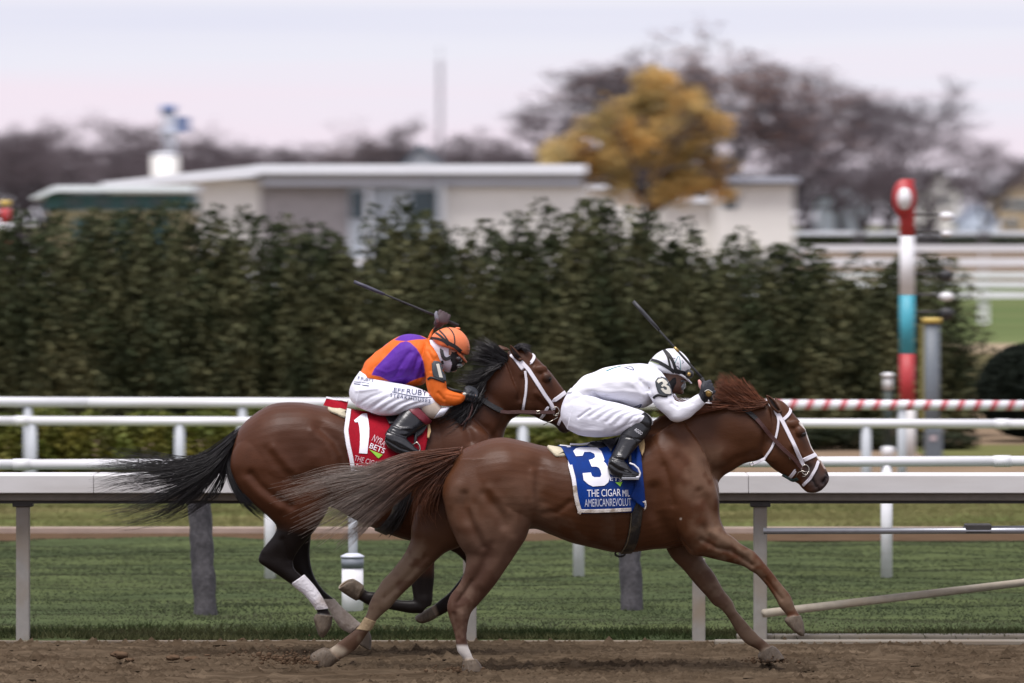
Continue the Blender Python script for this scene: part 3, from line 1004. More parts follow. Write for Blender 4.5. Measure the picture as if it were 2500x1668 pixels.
# ------------------------------------------------------------------ far rails across the infield
for k, (yy, D, rq, lab) in enumerate(((678, 176, 7.5, 'nearest white infield rail with tall posts beyond the hedge end'),
                                 (654, 200, 7, 'second white infield rail just above the nearest one'),
                                 (632, 240, 7, 'third white infield rail beside the finish pole arms'),
                                 (602, 310, 9, 'broad white far rail in front of the pale dirt track'),
                                 (570, 480, 7, 'most distant white rail below the houses'))):
    za = Q(0, yy, D).z
    rt = empty('infield_rail', (0, D, 0), lab, 'rail', 'far white infield rails')
    x0_, x1_ = Q(-900, 0, D).x, Q(4200, 0, D).x
    MB().box(x0_, x1_, D - .04, D + .04, za - rq * D / 15000, za + rq * D / 15000, .01).obj('rail_bar', M_white, rt)
    step = 13.0 if k else 8.3
    x = Q(2258, 0, D).x - step * 6
    while x < x1_:
        if x > x0_:
            MB().box(x - .11, x + .11, D + .045, D + .16, -.05, za).obj('post', M_white, rt)
        x += step
# ------------------------------------------------------------------ buildings far behind the hedge
M_cream = mat('cream_stucco', (0.87, 0.86, 0.82), 0.8, 0.05, 0.5)
M_grey = mat('grey_wall', (0.42, 0.40, 0.41), 0.8, 0.15, 0.6)
M_roofw = mat('white_roof', (0.80, 0.83, 0.88), 0.5, 0.04, 0.5)
M_bluew = mat('pale_blue_cladding', (0.50, 0.56, 0.62), 0.6, 0.08, 0.6)
M_glass = mat('dark_glass', (0.06, 0.09, 0.11), 0.15, 0.2, 1.0)
M_tealw = mat('teal_cladding', (0.05, 0.125, 0.16), 0.5, 0.15, 0.6)
M_beige = mat('beige_wall', (0.42, 0.33, 0.21), 0.8, 0.12, 0.6)
M_droof = mat('dark_shingle_roof', (0.06, 0.055, 0.06), 0.8, 0.2, 1.0)

def bbox(x0, x1, y0, y1, D, dep=8.0, off=0.0):
    a = Q(x0, y1, D); b = Q(x1, y0, D)
    return (a.x, b.x, D + off, D + off + dep, a.z, b.z)
def wall(name, x0, x1, y0, y1, D, m, parent, dep=.3, off=0.0, ground=False, bev=0.02):
    bx = list(bbox(x0, x1, y0, y1, D, dep, off))
    if ground: bx[4] = -.1
    return MB().box(*bx, bev).obj(name, m, parent)

D = 330
root = empty('clubhouse', (Q(900, 0, D).x, D, 0), 'long low cream clubhouse with a white flat roof behind the hedge', 'building')
wall('wall', 430, 597, 412, 600, D, M_cream, root, 10, .2, True)
wall('wall', 598, 800, 425, 600, D, M_grey, root, 10, .5, True)
wall('wall', 801, 1018, 430, 600, D, M_bluew, root, 10, .1, True)
wall('wall', 1019, 1340, 425, 600, D, M_cream, root, 10, .0, True)
wall('roof', 590, 1345, 378, 400, D, M_roofw, root, 12, -1.2)
wall('fascia', 600, 1338, 401, 429, D, mat('pale_fascia', (0.5, 0.53, 0.6), 0.6, 0.05, .5), root, .5, -.5)
a = Q(235, 418, D); b = Q(592, 379, D)
V = [(a.x, D - 1, a.z), (b.x, D - 1, b.z), (b.x, D + 10, b.z), (a.x, D + 10, a.z), (a.x, D - 1, a.z - .35), (b.x, D - 1, b.z - .6), (b.x, D + 10, b.z - .6), (a.x, D + 10, a.z - .35)]
obj('sloped_roof', V, [(0, 1, 2, 3), (7, 6, 5, 4), (0, 4, 5, 1), (3, 2, 6, 7), (0, 3, 7, 4), (1, 5, 6, 2)], M_roofw, root, smooth=False)
wall('wall', 250, 429, 420, 600, D, M_cream, root, 9, .3, True)
for x0_, x1_ in ((806, 836), (944, 1002)):
    w_ = wall('window', x0_, x1_, 442, 500, D, M_glass, root, .12, -.06)
wall('pillar', 1006, 1020, 400, 600, D, MATS['grey_post'], root, .5, -.9, True)
wall('pillar', 840, 850, 430, 600, D, M_roofw, root, .4, -.5, True)

D = 300
root = empty('stable_block', (Q(260, 0, D).x, D, 0), 'teal and tan low building with a white overhanging roof', 'building')
wall('wall', 100, 440, 446, 482, D, M_tealw, root, 7, .1)
wall('wall', 110, 436, 483, 640, D, M_beige, root, 7, .2, True)
wall('roof', 128, 445, 426, 441, D, M_roofw, root, 9, -1.0)
a = Q(78, 452, D); b = Q(128, 427, D)
V = [(a.x, D - 1, a.z), (b.x, D - 1, b.z), (b.x, D + 8, b.z), (a.x, D + 8, a.z), (a.x, D - 1, a.z - .15), (b.x, D - 1, b.z - .28), (b.x, D + 8, b.z - .28), (a.x, D + 8, a.z - .15)]
obj('roof_wing', V, [(0, 1, 2, 3), (7, 6, 5, 4), (0, 4, 5, 1), (3, 2, 6, 7), (0, 3, 7, 4), (1, 5, 6, 2)], M_roofw, root, smooth=False)
for x0_ in (150, 215, 280, 345):
    wall('window', x0_, x0_ + 40, 452, 476, D, M_glass, root, .1, .02)
for x0_ in (170, 260, 350):
    wall('door', x0_, x0_ + 36, 500, 640, D, M_tealw, root, .1, .12, True)

D = 345
c = Q(379, 0, D); r = 30 * D / 15000
root = empty('storage_tank', (c.x, D, 0), 'cream cylindrical tank rising above the white roof', 'tank')
MB().tube([(c.x, D, -.1), (c.x, D, Q(0, 357, D).z)], r, 24).obj('shell', M_cream, root, smooth=True)
MB().tube([(c.x, D, Q(0, 357, D).z + .01), (c.x, D, Q(0, 352, D).z), (c.x, D, Q(0, 349, D).z)], [r * 1.04, r * 1.04, r * .4], 24).obj('lid', M_roofw, root, smooth=True)

D = 620
root = empty('water_tower', (Q(388, 0, D).x, D, 0), 'slim pale tower with blue tanks among the bare trees', 'tower')
wall('shaft', 376, 402, 262, 600, D, mat('pale_blue_concrete', (0.62, 0.66, 0.76), 0.7, 0.06, .5), root, 1.2, 0, True)
c = Q(386, 0, D)
M_blue = mat('blue_tank_paint', (0.14, 0.20, 0.38), 0.6, 0.1, .5)
MB().tube([(c.x, D + .6, Q(0, 264, D).z), (c.x, D + .6, Q(0, 240, D).z)], 17 * D / 15000, 16).obj('top_tank', M_blue, root, smooth=True)
wall('side_box', 404, 434, 268, 304, D, M_blue, root, 1.2, 0)
wall('platform', 366, 412, 300, 306, D, MATS['pale_blue_concrete'], root, 1.6, -.2)

D = 420
c = Q(1010, 0, D)
root = empty('radio_mast', (c.x, D, 0), 'thin grey radio mast against the sky', 'mast')
zt = Q(0, 138, D).z
for dx, dy in ((-.09, -.09), (.09, -.09), (0, .1)):
    MB().tube([(c.x + dx, D + dy, 0), (c.x + dx, D + dy, zt)], .035, 6).obj('leg', mat('mast_steel', (0.22, 0.22, 0.25), 0.5, 0.1, 2) if 'mast_steel' not in MATS else MATS['mast_steel'], root)
mbm = MB()
z = 0.5; k = 0
pp_ = [(-.09, -.09), (.09, -.09), (0, .1)]
while z < zt - .4:
    for q in range(3):
        a_, b_ = pp_[q], pp_[(q + 1) % 3]
        mbm.tube([(c.x + a_[0], D + a_[1], z), (c.x + b_[0], D + b_[1], z + .35)], .022, 4)
    z += .35
o = mbm.obj('lattice', MATS['mast_steel'], root); o['kind'] = 'stuff'
MB().tube([(c.x, D, zt), (c.x, D, zt + .9)], .03, 6).obj('antenna', MATS['mast_steel'], root)

def gable(name, x0, x1, yr, ye, D, dep, mw, mr, label, cat='building', windows=()):
    a = Q(x0, ye, D); b = Q(x1, ye, D); ap = Q((x0 + x1) / 2, yr, D)
    root = empty(name, (ap.x, D, 0), label, cat)
    V = []
    for yy in (D, D + dep):
        V += [(a.x, yy, -.1), (b.x, yy, -.1), (b.x, yy, b.z), (ap.x, yy, ap.z), (a.x, yy, a.z)]
    Fc = [(0, 1, 2, 3, 4), (9, 8, 7, 6, 5), (0, 5, 6, 1), (1, 6, 7, 2), (0, 4, 9, 5)]
    obj('wall', V, Fc, mw, root, smooth=False)
    ov = .35; t = .18
    for sx, e0 in ((-1, a), (1, b)):
        ex = e0.x + sx * ov; ez = e0.z - ov * (ap.z - e0.z) / abs(ap.x - e0.x)
        V = [(ap.x, D - ov, ap.z + .02), (ex, D - ov, ez + .02), (ex, D + dep + ov, ez + .02), (ap.x, D + dep + ov, ap.z + .02)]
        V += [(v[0], v[1], v[2] + t) for v in V]
        obj('roof', V, [(3, 2, 1, 0), (4, 5, 6, 7), (0, 1, 5, 4), (1, 2, 6, 5), (2, 3, 7, 6), (3, 0, 4, 7)], mr, root, smooth=False)
    for (wx0, wx1, wy0, wy1) in windows:
        f_ = wall('window', wx0, wx1, wy0, wy1, D, M_roofw, root, .1, -.06)
        f2 = wall('pane', wx0 + 1.5, wx1 - 1.5, wy0 + 1.5, wy1 - 1.5, D, M_glass, f_, .06, -.10)
    return root
gable('house', 928, 1006, 338, 378, 400, 8, M_bluew, mat('teal_roof', (0.09, 0.14, 0.19), 0.7, 0.1, .8), 'small gabled roof of a blue grey house behind the clubhouse roof')
gable('house', 2292, 2480, 368, 445, 610, 12, M_beige, M_droof, 'beige gabled house with a dark roof at the right edge', windows=((2310, 2330, 455, 485), (2338, 2362, 455, 485), (2312, 2332, 500, 525)))
gable('house', 2110, 2200, 392, 440, 640, 10, M_cream, M_droof, 'pale house half hidden by bare trees right of the finish pole', windows=((2125, 2140, 450, 470), (2160, 2175, 450, 470)))
gable('house', 1880, 1990, 412, 455, 650, 10, M_bluew, M_droof, 'blue grey house behind the bare trees left of the finish pole', windows=((1900, 1915, 465, 490), (1950, 1965, 465, 490)))
gable('house', 2205, 2290, 470, 505, 600, 10, M_bluew, mat('slate_roof', (0.2, 0.22, 0.27), 0.7, 0.1, .8), 'low slate roofed house between the two pale houses', windows=((2225, 2240, 515, 530),))

D = 350
root = empty('pavilion', (Q(1735, 0, D).x, D, 0), 'cream block with a thin grey roof right of the yellow tree', 'building')
wall('wall', 1640, 1822, 424, 600, D, M_cream, root, 9, 0, True)
wall('roof', 1634, 1832, 406, 421, D, mat('lead_roof', (0.36, 0.38, 0.44), 0.6, 0.06, .5), root, 10.5, -.7)
wall('annex_wall', 1522, 1638, 468, 600, D, M_cream, root, 7, 1.0, True)
wall('link_wall', 1346, 1520, 436, 600, D, M_cream, root, 6, 1.4, True)
wall('link_roof', 1346, 1514, 424, 435, D, M_roofw, root, 7, 1.0)
wall('annex_roof', 1516, 1639, 452, 466, D, M_roofw, root, 8, .4)
wall('window', 1662, 1690, 450, 480, D, M_glass, root, .1, -.06)

# low far hedge, railings and parked roofs in front of the houses
mbh = []
n = 16000
D = 590
pos = np.stack([rng.uniform(Q(1450, 0, D).x, Q(2500, 0, D).x, n), D + rng.uniform(0, 2.0, n), rng.uniform(-.1, 1.0, n) ** 1.0], 1)
pos[:, 2] = rng.random(n) * (0.95 + 0.25 * vnoise(pos, .4, 90))
V, Fc = leaf_cloud(pos, .22, 1.2)
o = obj('far_hedge', V, Fc, M_dkshrub, None, (Q(1950, 0, D).x, D, 0), smooth=False)
tag(o, 'thin dark clipped hedge line below the distant houses', 'hedge')
root = empty('long_shed', (Q(2000, 0, 570).x, 575, 0), 'low pale blue shed roof behind the dark hedge line', 'building')
wall('wall', 1650, 2360, 541, 600, 596, M_bluew, root, 4, .3, True)
wall('roof', 1640, 2380, 531, 540, 596, M_roofw, root, 6, -.4)

# ------------------------------------------------------------------ trees
M_twig = mat('hazed_mauve_twig', (0.105, 0.085, 0.096), 0.9, 0.2, 0.5)  # mauve cast put into the twig colour in place of distance haze
M_twig2 = mat('grey_brown_twig', (0.050, 0.042, 0.048), 0.9, 0.2, 0.5)
M_rust = mat('rusty_leaf', (0.24, 0.135, 0.105), 0.8, 0.25, 0.6, translucent=0.2)
def bare_tree(seed, levels=6, spread=0.62, leaf=0, ratio=0.76, wide=1.0):
    """tapered trunk with limbs dividing down to fine twigs, unit height; returns (trunk mesh data, crown mesh data)"""
    r = random.Random(seed)
    Tk = MB(); Cw = MB()
    tips = []
    def grow(p, d, L, rad, lev):
        rad = max(rad, .0021)
        n = 3 if lev < 3 else 2
        pts = [p]
        dd = d.copy()
        for k in range(n):
            dd = (dd + Vector((r.gauss(0, .13), r.gauss(0, .13), r.gauss(0.03, .09)))).normalized()
            pts.append(pts[-1] + dd * (L / n))
        rads = [rad * (1 - 0.35 * k / n) for k in range(n + 1)]
        (Tk if lev < 4 else Cw).tube(pts, rads, 8 if lev < 2 else (5 if lev < 4 else 3), False)
        if lev >= levels:
            tips.append(pts[-1]); return
        kids = r.choice((2, 3, 3)) if lev < 5 else 3
        if lev == 0: kids = 4
        for k in range(kids):
            ax = dd.orthogonal().normalized()
            ax.rotate(Matrix.Rotation(2 * math.pi * (k + r.random() * .6) / kids, 3, dd))
            a = spread * r.uniform(.55, 1.25)
            nd = (dd * math.cos(a) + ax * math.sin(a))
            nd.x *= wide
            nd = (nd + Vector((0, 0, .10))).normalized()
            at = pts[-1] if k < 2 else pts[-2].lerp(pts[-1], r.random())
            grow(at, nd, L * ratio * r.uniform(.75, 1.15), rads[-1] * r.uniform(.64, .86), lev + 1)
    grow(Vector((0, 0, -0.02)), Vector((r.gauss(0, .03), 0, 1)).normalized(), .25, .036, 0)
    zmax = max(v[2] for v in Cw.V)
    tp = np.array([t[:] for t in tips])
    q_ = np.random.default_rng(seed)
    nn = 2600
    c0 = tp[q_.integers(0, len(tp), nn)] + q_.normal(size=(nn, 3)) * .016 * zmax
    dd = q_.normal(size=(nn, 3)); dd[:, 2] += .5; dd /= np.linalg.norm(dd, axis=1)[:, None]
    ss = np.cross(dd, q_.normal(size=(nn, 3))); ss /= np.linalg.norm(ss, axis=1)[:, None]
    L_ = (q_.uniform(.012, .030, nn) * zmax)[:, None]; w_ = .0013 * zmax
    Vt = np.stack([c0 - dd * L_, c0 + ss * w_, c0 + dd * L_, c0 - ss * w_], 1).reshape(-1, 3)
    Cw.add(Vt, [tuple(range(4 * k, 4 * k + 4)) for k in range(nn)])
    for m_ in (Tk, Cw):
        m_.V = [(v[0] / zmax, v[1] / zmax, v[2] / zmax) for v in m_.V]
    tips = np.array([t[:] for t in tips]) / zmax
    return Tk, Cw, tips
TREES = []
for sd, lv, sp, wd in ((3, 6, .62, 1.25), (8, 6, .55, 1.0), (14, 6, .70, 1.1), (21, 6, .50, .9)):
    Tk, Cw, tips = bare_tree(sd, lv, sp, 0, .77, wd)
    TREES.append((make_mesh('trunk', Tk.V, Tk.F, M_twig2), make_mesh('crown', Cw.V, Cw.F, M_twig, False), tips))
print('tree faces', [len(t[1].polygons) for t in TREES])
def put_tree(kind, xq, ytop, D, label, wx=1.0, rot=None, group='bare winter trees on the skyline', leaves=0):
    c = Q(xq, 0, D); h = Q(0, ytop, D).z
    e_ = empty('bare_tree', (c.x, D, 0), label, 'tree', group)
    sc = (h * wx, h * wx, h)
    rz = rng.uniform(0, 6.28) if rot is None else rot
    for nm, me in (('trunk', TREES[kind][0]), ('crown', TREES[kind][1])):
        o = link_mesh(nm, me, e_); o.scale = sc; o.rotation_euler = (0, 0, rz)
    if leaves:
        tp = TREES[kind][2]
        pos = tp[rng.integers(0, len(tp), leaves)] + rng.normal(size=(leaves, 3)) * .012
        V, Fc = leaf_cloud(pos, .0065, 1.1)
        me = make_mesh('leaves', V, Fc, M_rust, False)
        o = link_mesh('leaves', me, e_); o.scale = sc; o.rotation_euler = (0, 0, rz)
        o['kind'] = 'stuff'
    return e_
put_tree(0, 1665, 52, 600, 'tallest bare tree with a broad rusty crown behind the yellow tree', 1.05, 0.4, leaves=4200)
put_tree(3, 1545, 92, 650, 'tall bare tree directly behind the yellow tree top', 1.35, 2.6, leaves=900)
put_tree(1, 1770, 110, 640, 'bare tree with reddish twigs just right of the tallest crown', 1.3, 0.4, leaves=1200)
put_tree(0, 1935, 195, 610, 'round bare tree between the red tipped pole and the tallest tree', 1.1, 5.0)
put_tree(2, 1400, 118, 640, 'spreading bare tree to the left behind the yellow tree', 1.0, 1.9, leaves=1600)
put_tree(2, 1255, 235, 560, 'dark bare tree with drooping limbs left of the yellow crown', 1.15, 0.2)
put_tree(1, 1880, 168, 600, 'bare tree leaning right of the tallest rusty tree', 1.2, 2.2, leaves=1400)
put_tree(3, 2030, 172, 620, 'upright bare tree above the finish pole', 1.25, 1.0)
put_tree(0, 2150, 235, 590, 'low spreading bare tree right of the finish pole', 1.0, 3.4)
put_tree(1, 2255, 300, 570, 'bare tree before the beige house at the right', 1.1, 0.9)
put_tree(2, 1790, 330, 520, 'small bare tree right of the cream pavilion', 1.2, 0.9)
put_tree(3, 1960, 350, 515, 'small dense bare tree left of the finish pole', 1.4, 0.1)
put_tree(2, 2110, 390, 500, 'low bare thicket tree beside the finish pole target', 1.5, 2.1)
put_tree(1, 225, 248, 480, 'tall dark bare tree left of the water tower', 1.0, 0.3)
put_tree(0, 110, 268, 470, 'broad dark bare tree at the far left', 0.95, 1.3)
put_tree(3, 60, 262, 500, 'upright dark bare tree above the left end of the teal building', 1.2, 2.0)
put_tree(1, 165, 272, 490, 'dark bare tree between the two largest left hand trees', 1.2, 3.0)
put_tree(2, 10, 280, 470, 'bare tree cut by the left edge', 1.0, 2.5)
put_tree(3, 300, 330, 450, 'small bare tree below the water tower', 1.3, .4)
put_tree(2, 345, 268, 640, 'thin bare tree left behind the water tower', 1.1, 1.4)
put_tree(0, 800, 268, 640, 'round headed bare tree left of the radio mast', .85, .9, leaves=900)
put_tree(1, 985, 262, 640, 'bare tree at the foot of the radio mast', 1.2, 2.9)
put_tree(2, 1080, 290, 640, 'bare tree just right of the radio mast', 1.1, 0.9)
xx = 420; k = 0
while xx < 1720:
    put_tree(k % 4, xx, (322 if xx < 1230 else 345) + rng.uniform(-14, 22), 700 + rng.uniform(-30, 30), 'low bare tree in the hazy skyline, %s counting from the water tower' % ORD[k], 1.5, group='skyline row of low bare trees')
    xx += rng.uniform(36, 58); k += 1
xx = 1760; k = 0
while xx < 3250:
    put_tree(k % 4, xx, 372 + rng.uniform(-30, 30), 680 + rng.uniform(-20, 20), 'bare tree crowded between the distant houses, %s counting from the cream pavilion' % ORD[k], 1.5, group='bare trees among the right hand houses')
    xx += rng.uniform(60, 90); k += 1
xx = -650; k = 0; k_in = 0
while xx < 420:
    put_tree(k % 4, xx, 322 + rng.uniform(-25, 30), 560 + rng.uniform(-20, 20), ('bare tree in the dark belt behind the teal building, %s from the left edge' % ORD[k_in]) if xx > -20 else 'bare tree where the dark belt runs on past the left edge', 1.6, group='dark bare tree belt at left')
    k_in += xx > -20; xx += rng.uniform(50, 75); k += 1

# yellow autumn tree
D = 335
c = Q(1478, 0, D); H = Q(0, 143, D).z
root = empty('yellow_tree', (c.x, D, 0), 'broad golden yellow autumn tree standing above the hedge', 'tree')
Tk, Cw, tips = bare_tree(31, 5, .6, 0, .78, 1.1)
W = 490 * D / 15000
ext = np.percentile(np.abs(tips[:, 0]), 97)
sx_ = W / 2 / ext
o = link_mesh('trunk', make_mesh('trunk', Tk.V, Tk.F, M_twig2), root); o.scale = (sx_, sx_, H)
o = link_mesh('limbs', make_mesh('limbs', Cw.V, Cw.F, M_twig2, False), root); o.scale = (sx_, sx_, H * .97)
# crown silhouette taken from lumps of foliage
lumps = [(1500, 215, 70, 62), (1430, 250, 80, 60), (1570, 255, 80, 60), (1490, 290, 110, 70), (1630, 285, 60, 42), (1370, 300, 70, 52), (1300, 350, 75, 42), (1420, 350, 100, 50), (1560, 340, 90, 55), (1650, 385, 50, 45), (1600, 400, 70, 40), (1270, 372, 55, 30), (1500, 190, 60, 44), (1450, 400, 60, 34), (1360, 360, 80, 36), (1540, 225, 80, 52), (1470, 432, 90, 44), (1560, 430, 60, 40), (1330, 400, 50, 30), (1660, 420, 40, 30)]
posl = []
for (lx, ly, rx, ry) in lumps:
    n = int(rx * ry * 0.50)
    cc = np.array(Q(lx, ly, D))
    d = rng.normal(size=(n, 3)); d /= np.linalg.norm(d, axis=1)[:, None]
    rr_ = rng.random(n) ** 0.42
    nz_ = 0.7 + 0.55 * vnoise(d + lx, 2.6, 5)
    q_ = d * (rr_ * nz_)[:, None] * np.array([rx, (rx + ry) * .6, ry]) * D / 15000
    q_[:, 2] -= np.abs(rng.normal(0, .25, n))
    posl.append(cc + q_)
pos = np.concatenate(posl)
keep = vnoise(pos, 1.05, 77) > 0.42
pos = pos[keep]
V, Fc = leaf_cloud(pos, .135, 1.0)
obj('crown', V, Fc, mat('yellow_leaf', (0.74, 0.50, 0.19), 0.7, 0.25, .40, col2=(0.54, 0.43, 0.20), translucent=0.5, spec=.1), root, smooth=False)
# ------------------------------------------------------------------ horses
def coat_material(name, rough=0.44):
    m = mat(name, (1, 1, 1), rough, 0.07, 9.0, bump=0.07, bscale=120, attr=True, sheen=0.0, spec=0.20, stretch=(0.35, 1, 1))
    return m
M_coat = coat_material('horse_coat')
M_leather_w = mat('white_leather', (0.74, 0.72, 0.78), 0.45, 0.05, 30, bump=0.05, bscale=140)
M_leather_b = mat('brown_leather', (0.060, 0.022, 0.018), 0.45, 0.2, 20, bump=0.2, bscale=120)
M_rubber = mat('black_rubber_grip', (0.018, 0.018, 0.02), 0.6, 0.2, 40, bump=0.5, bscale=220)
M_steel = mat('bit_steel', (0.55, 0.52, 0.46), 0.22, 0.05, 20, metal=1.0)
M_eye = mat('horse_eye', (0.008, 0.006, 0.006), 0.06, 0.1, 20, spec=0.8)
M_girth = mat('black_girth', (0.014, 0.013, 0.013), 0.5, 0.3, 14, bump=0.3, bscale=60, dirt=(0.11, 0.085, 0.05), dirt_amt=0.45, dscale=16)
M_pad = mat('cream_felt_pad', (0.55, 0.50, 0.36), 0.85, 0.08, 20, bump=0.3, bscale=120)
M_hoof = mat('hoof_horn', (0.105, 0.078, 0.052), 0.6, 0.25, 20, bump=0.5, bscale=50, stretch=(1, 1, .4), dirt=(0.06, 0.042, 0.028), dirt_amt=.8, dscale=14)

class Horse:
    pass

def colour_mix(col, c, w):
    w = np.clip(w, 0, 1)[:, None]
    return col * (1 - w) + np.array(c) * w

def build_horse(name, D, parts, strokes, base, paint, label, ground_xy, voxel=0.0062):
    h = Horse(); h.D = D
    V, Q4, E = fuse(parts, voxel, 26, 0.5)
    N = vnormals(V, Q4)
    V = sculpt(V, N, [(s_[0], s_[1] * 1.35, s_[2] * 1.2) + tuple(s_[3:]) for s_ in strokes], D)
    V = lap(V, E, 4, 0.5)
    N = vnormals(V, Q4)
    # veins and small unevenness under the coat
    f = (vnoise(V, 7.0, 31) - .5) * .0065 + (vnoise(V * np.array([1, 1, .7]), 17.0, 32) - .5) * .0024
    V = V + N * f[:, None]
    x, y = proj(V)
    col = np.tile(np.array(base, dtype=float), (len(V), 1))
    for pnt in paint:
        col = pnt(col, x, y, V, N)
    v_ = 0.78 + 0.30 * vnoise(V, 3.2, 9) + 0.14 * vnoise(V, 11.0, 10)
    col = np.clip(col * v_[:, None], 0, 1)
    root = obj(name, V, Q4, M_coat, None, (P(ground_xy[0], 0, D).x, D, 0), True, col)
    tag(root, label, 'horse')
    h.root = root; h.bvh = bvh_of(V, Q4); h.V = V
    return h

def pt_line(pts, w, c, k=1.0, side=None, D=0, soft=0.5):
    def f(col, x, y, V, N):
        d = seg_dist(x, y, pts)
        a = np.clip((w - d) / (w * soft) , 0, 1) * k
        if side == 'n': a = a * (V[:, 1] < D)
        if side == 'f': a = a * (V[:, 1] > D)
        return colour_mix(col, c, a)
    return f
def pt_poly(poly, c, k=1.0, side=None, D=0, soft=6.0):
    def f(col, x, y, V, N):
        ins = in_poly(x, y, poly)
        d = seg_dist(x, y, list(poly) + [poly[0]])
        a = np.clip(0.5 + np.where(ins, d, -d) / soft, 0, 1) * k
        if side == 'n': a = a * (V[:, 1] < D)
        if side == 'f': a = a * (V[:, 1] > D)
        return colour_mix(col, c, a)
    return f
def pt_noise(poly, c, k, scale, thr, side=None, D=0, soft=30.0, seed=3):
    def f(col, x, y, V, N):
        ins = in_poly(x, y, poly)
        d = seg_dist(x, y, list(poly) + [poly[0]])
        a = np.clip(0.5 + np.where(ins, d, -d) / soft, 0, 1) * k
        n = vnoise(V, scale, seed) * .65 + vnoise(V, scale * 3.1, seed + 1) * .35
        a = a * np.clip((n - thr) / 0.25, 0, 1)
        if side == 'n': a = a * (V[:, 1] < D)
        if side == 'f': a = a * (V[:, 1] > D)
        return colour_mix(col, c, a)
    return f

def strands(guides, D, n, r0, mats, name, parent, jitter=3.0, seg=12, wave=2.0, seed=1, yspread=0.03, lens=(0.7, 1.0), rootspread=1.0, tipspread=1.0, clumps=40):
    """hair: every strand runs between two neighbouring guide curves; guides are pixel polylines (x, y[, depth])"""
    r = np.random.default_rng(seed)
    G = []
    for g in guides:
        A = np.array([list(p) + ([0.0] if len(p) == 2 else []) for p in g], dtype=float)
        A = crom(A, 8)
        s = np.linspace(0, len(A) - 1, seg + 1)
        lo = np.floor(s).astype(int); hi = np.minimum(lo + 1, len(A) - 1)
        G.append(A[lo] + (A[hi] - A[lo]) * (s - lo)[:, None])
    G = np.array(G)
    m = len(G)
    # strands gather into locks
    cu = r.random(clumps); cph = r.uniform(0, 6.28, clumps); cam_ = r.normal(0, 1, (clumps, 3))
    ci = r.integers(0, clumps, n)
    u = np.clip(cu[ci] + r.normal(0, .035, n), 0, 1) * (m - 1)
    lo = np.minimum(np.floor(u).astype(int), max(m - 2, 0)); f = u - lo
    hi = np.minimum(lo + 1, m - 1)
    C = G[lo] * (1 - f)[:, None, None] + G[hi] * f[:, None, None]
    t = np.linspace(0, 1, seg + 1)[None, :]
    spread = (rootspread * (1 - t) + tipspread * t)
    off = r.normal(0, jitter, (n, 1, 2)) * spread[..., None]
    loff = cam_[ci][:, None, :2] * jitter * 3.2 * (t ** 1.4)[..., None]
    ph = cph[ci][:, None] + r.normal(0, .35, (n, 1))
    wv = wave * np.sin(t * (5.0 + (ci % 5)[:, None]) + ph) * t ** 1.2
    fr = r.normal(0, 1, (n, 1)) * wave * .45 * t ** 2
    C[..., 0] += off[..., 0] + loff[..., 0]
    C[..., 1] += off[..., 1] + loff[..., 1] + wv + fr
    C[..., 2] += r.normal(0, yspread, (n, 1)) + cam_[ci][:, None, 2] * yspread * t
    L = r.uniform(lens[0], lens[1], n)
    # cut to length by resampling
    tt = np.linspace(0, 1, seg + 1)[None, :] * L[:, None] * seg
    a = np.floor(tt).astype(int); b = np.minimum(a + 1, seg); w = (tt - a)[..., None]
    idx = np.arange(n)[:, None]
    C = C[idx, a] * (1 - w) + C[idx, b] * w
    Y = D + C[..., 2]
    X = (C[..., 0] - CX) * Y / F
    Z = HC - (C[..., 1] - HY) * Y / F
    Pt = np.stack([X, Y, Z], -1)
    T = np.gradient(Pt, axis=1); T /= np.maximum(np.linalg.norm(T, axis=2), 1e-9)[..., None]
    ref = np.array([0.0, 1.0, 0.0])
    A1 = np.cross(T, ref); A1 /= np.maximum(np.linalg.norm(A1, axis=2), 1e-6)[..., None]
    A2 = np.cross(T, A1)
    rad = r0 * (1 - 0.8 * np.linspace(0, 1, seg + 1) ** 1.5)[None, :] * r.uniform(.6, 1.3, (n, 1))
    ring = []
    for k in range(3):
        an = 2 * math.pi * k / 3
        ring.append(Pt + (A1 * math.cos(an) + A2 * math.sin(an)) * rad[..., None])
    V = np.stack(ring, 2).reshape(-1, 3)
    base = (np.arange(n) * (seg + 1) * 3)[:, None, None] + (np.arange(seg) * 3)[None, :, None]
    k = np.arange(3)[None, None, :]; k2 = (k + 1) % 3
    Fc = np.stack([base + k, base + k2, base + 3 + k2, base + 3 + k], -1).reshape(-1, 4)
    o = obj(name, V, Fc, mats, parent, smooth=True)
    return o

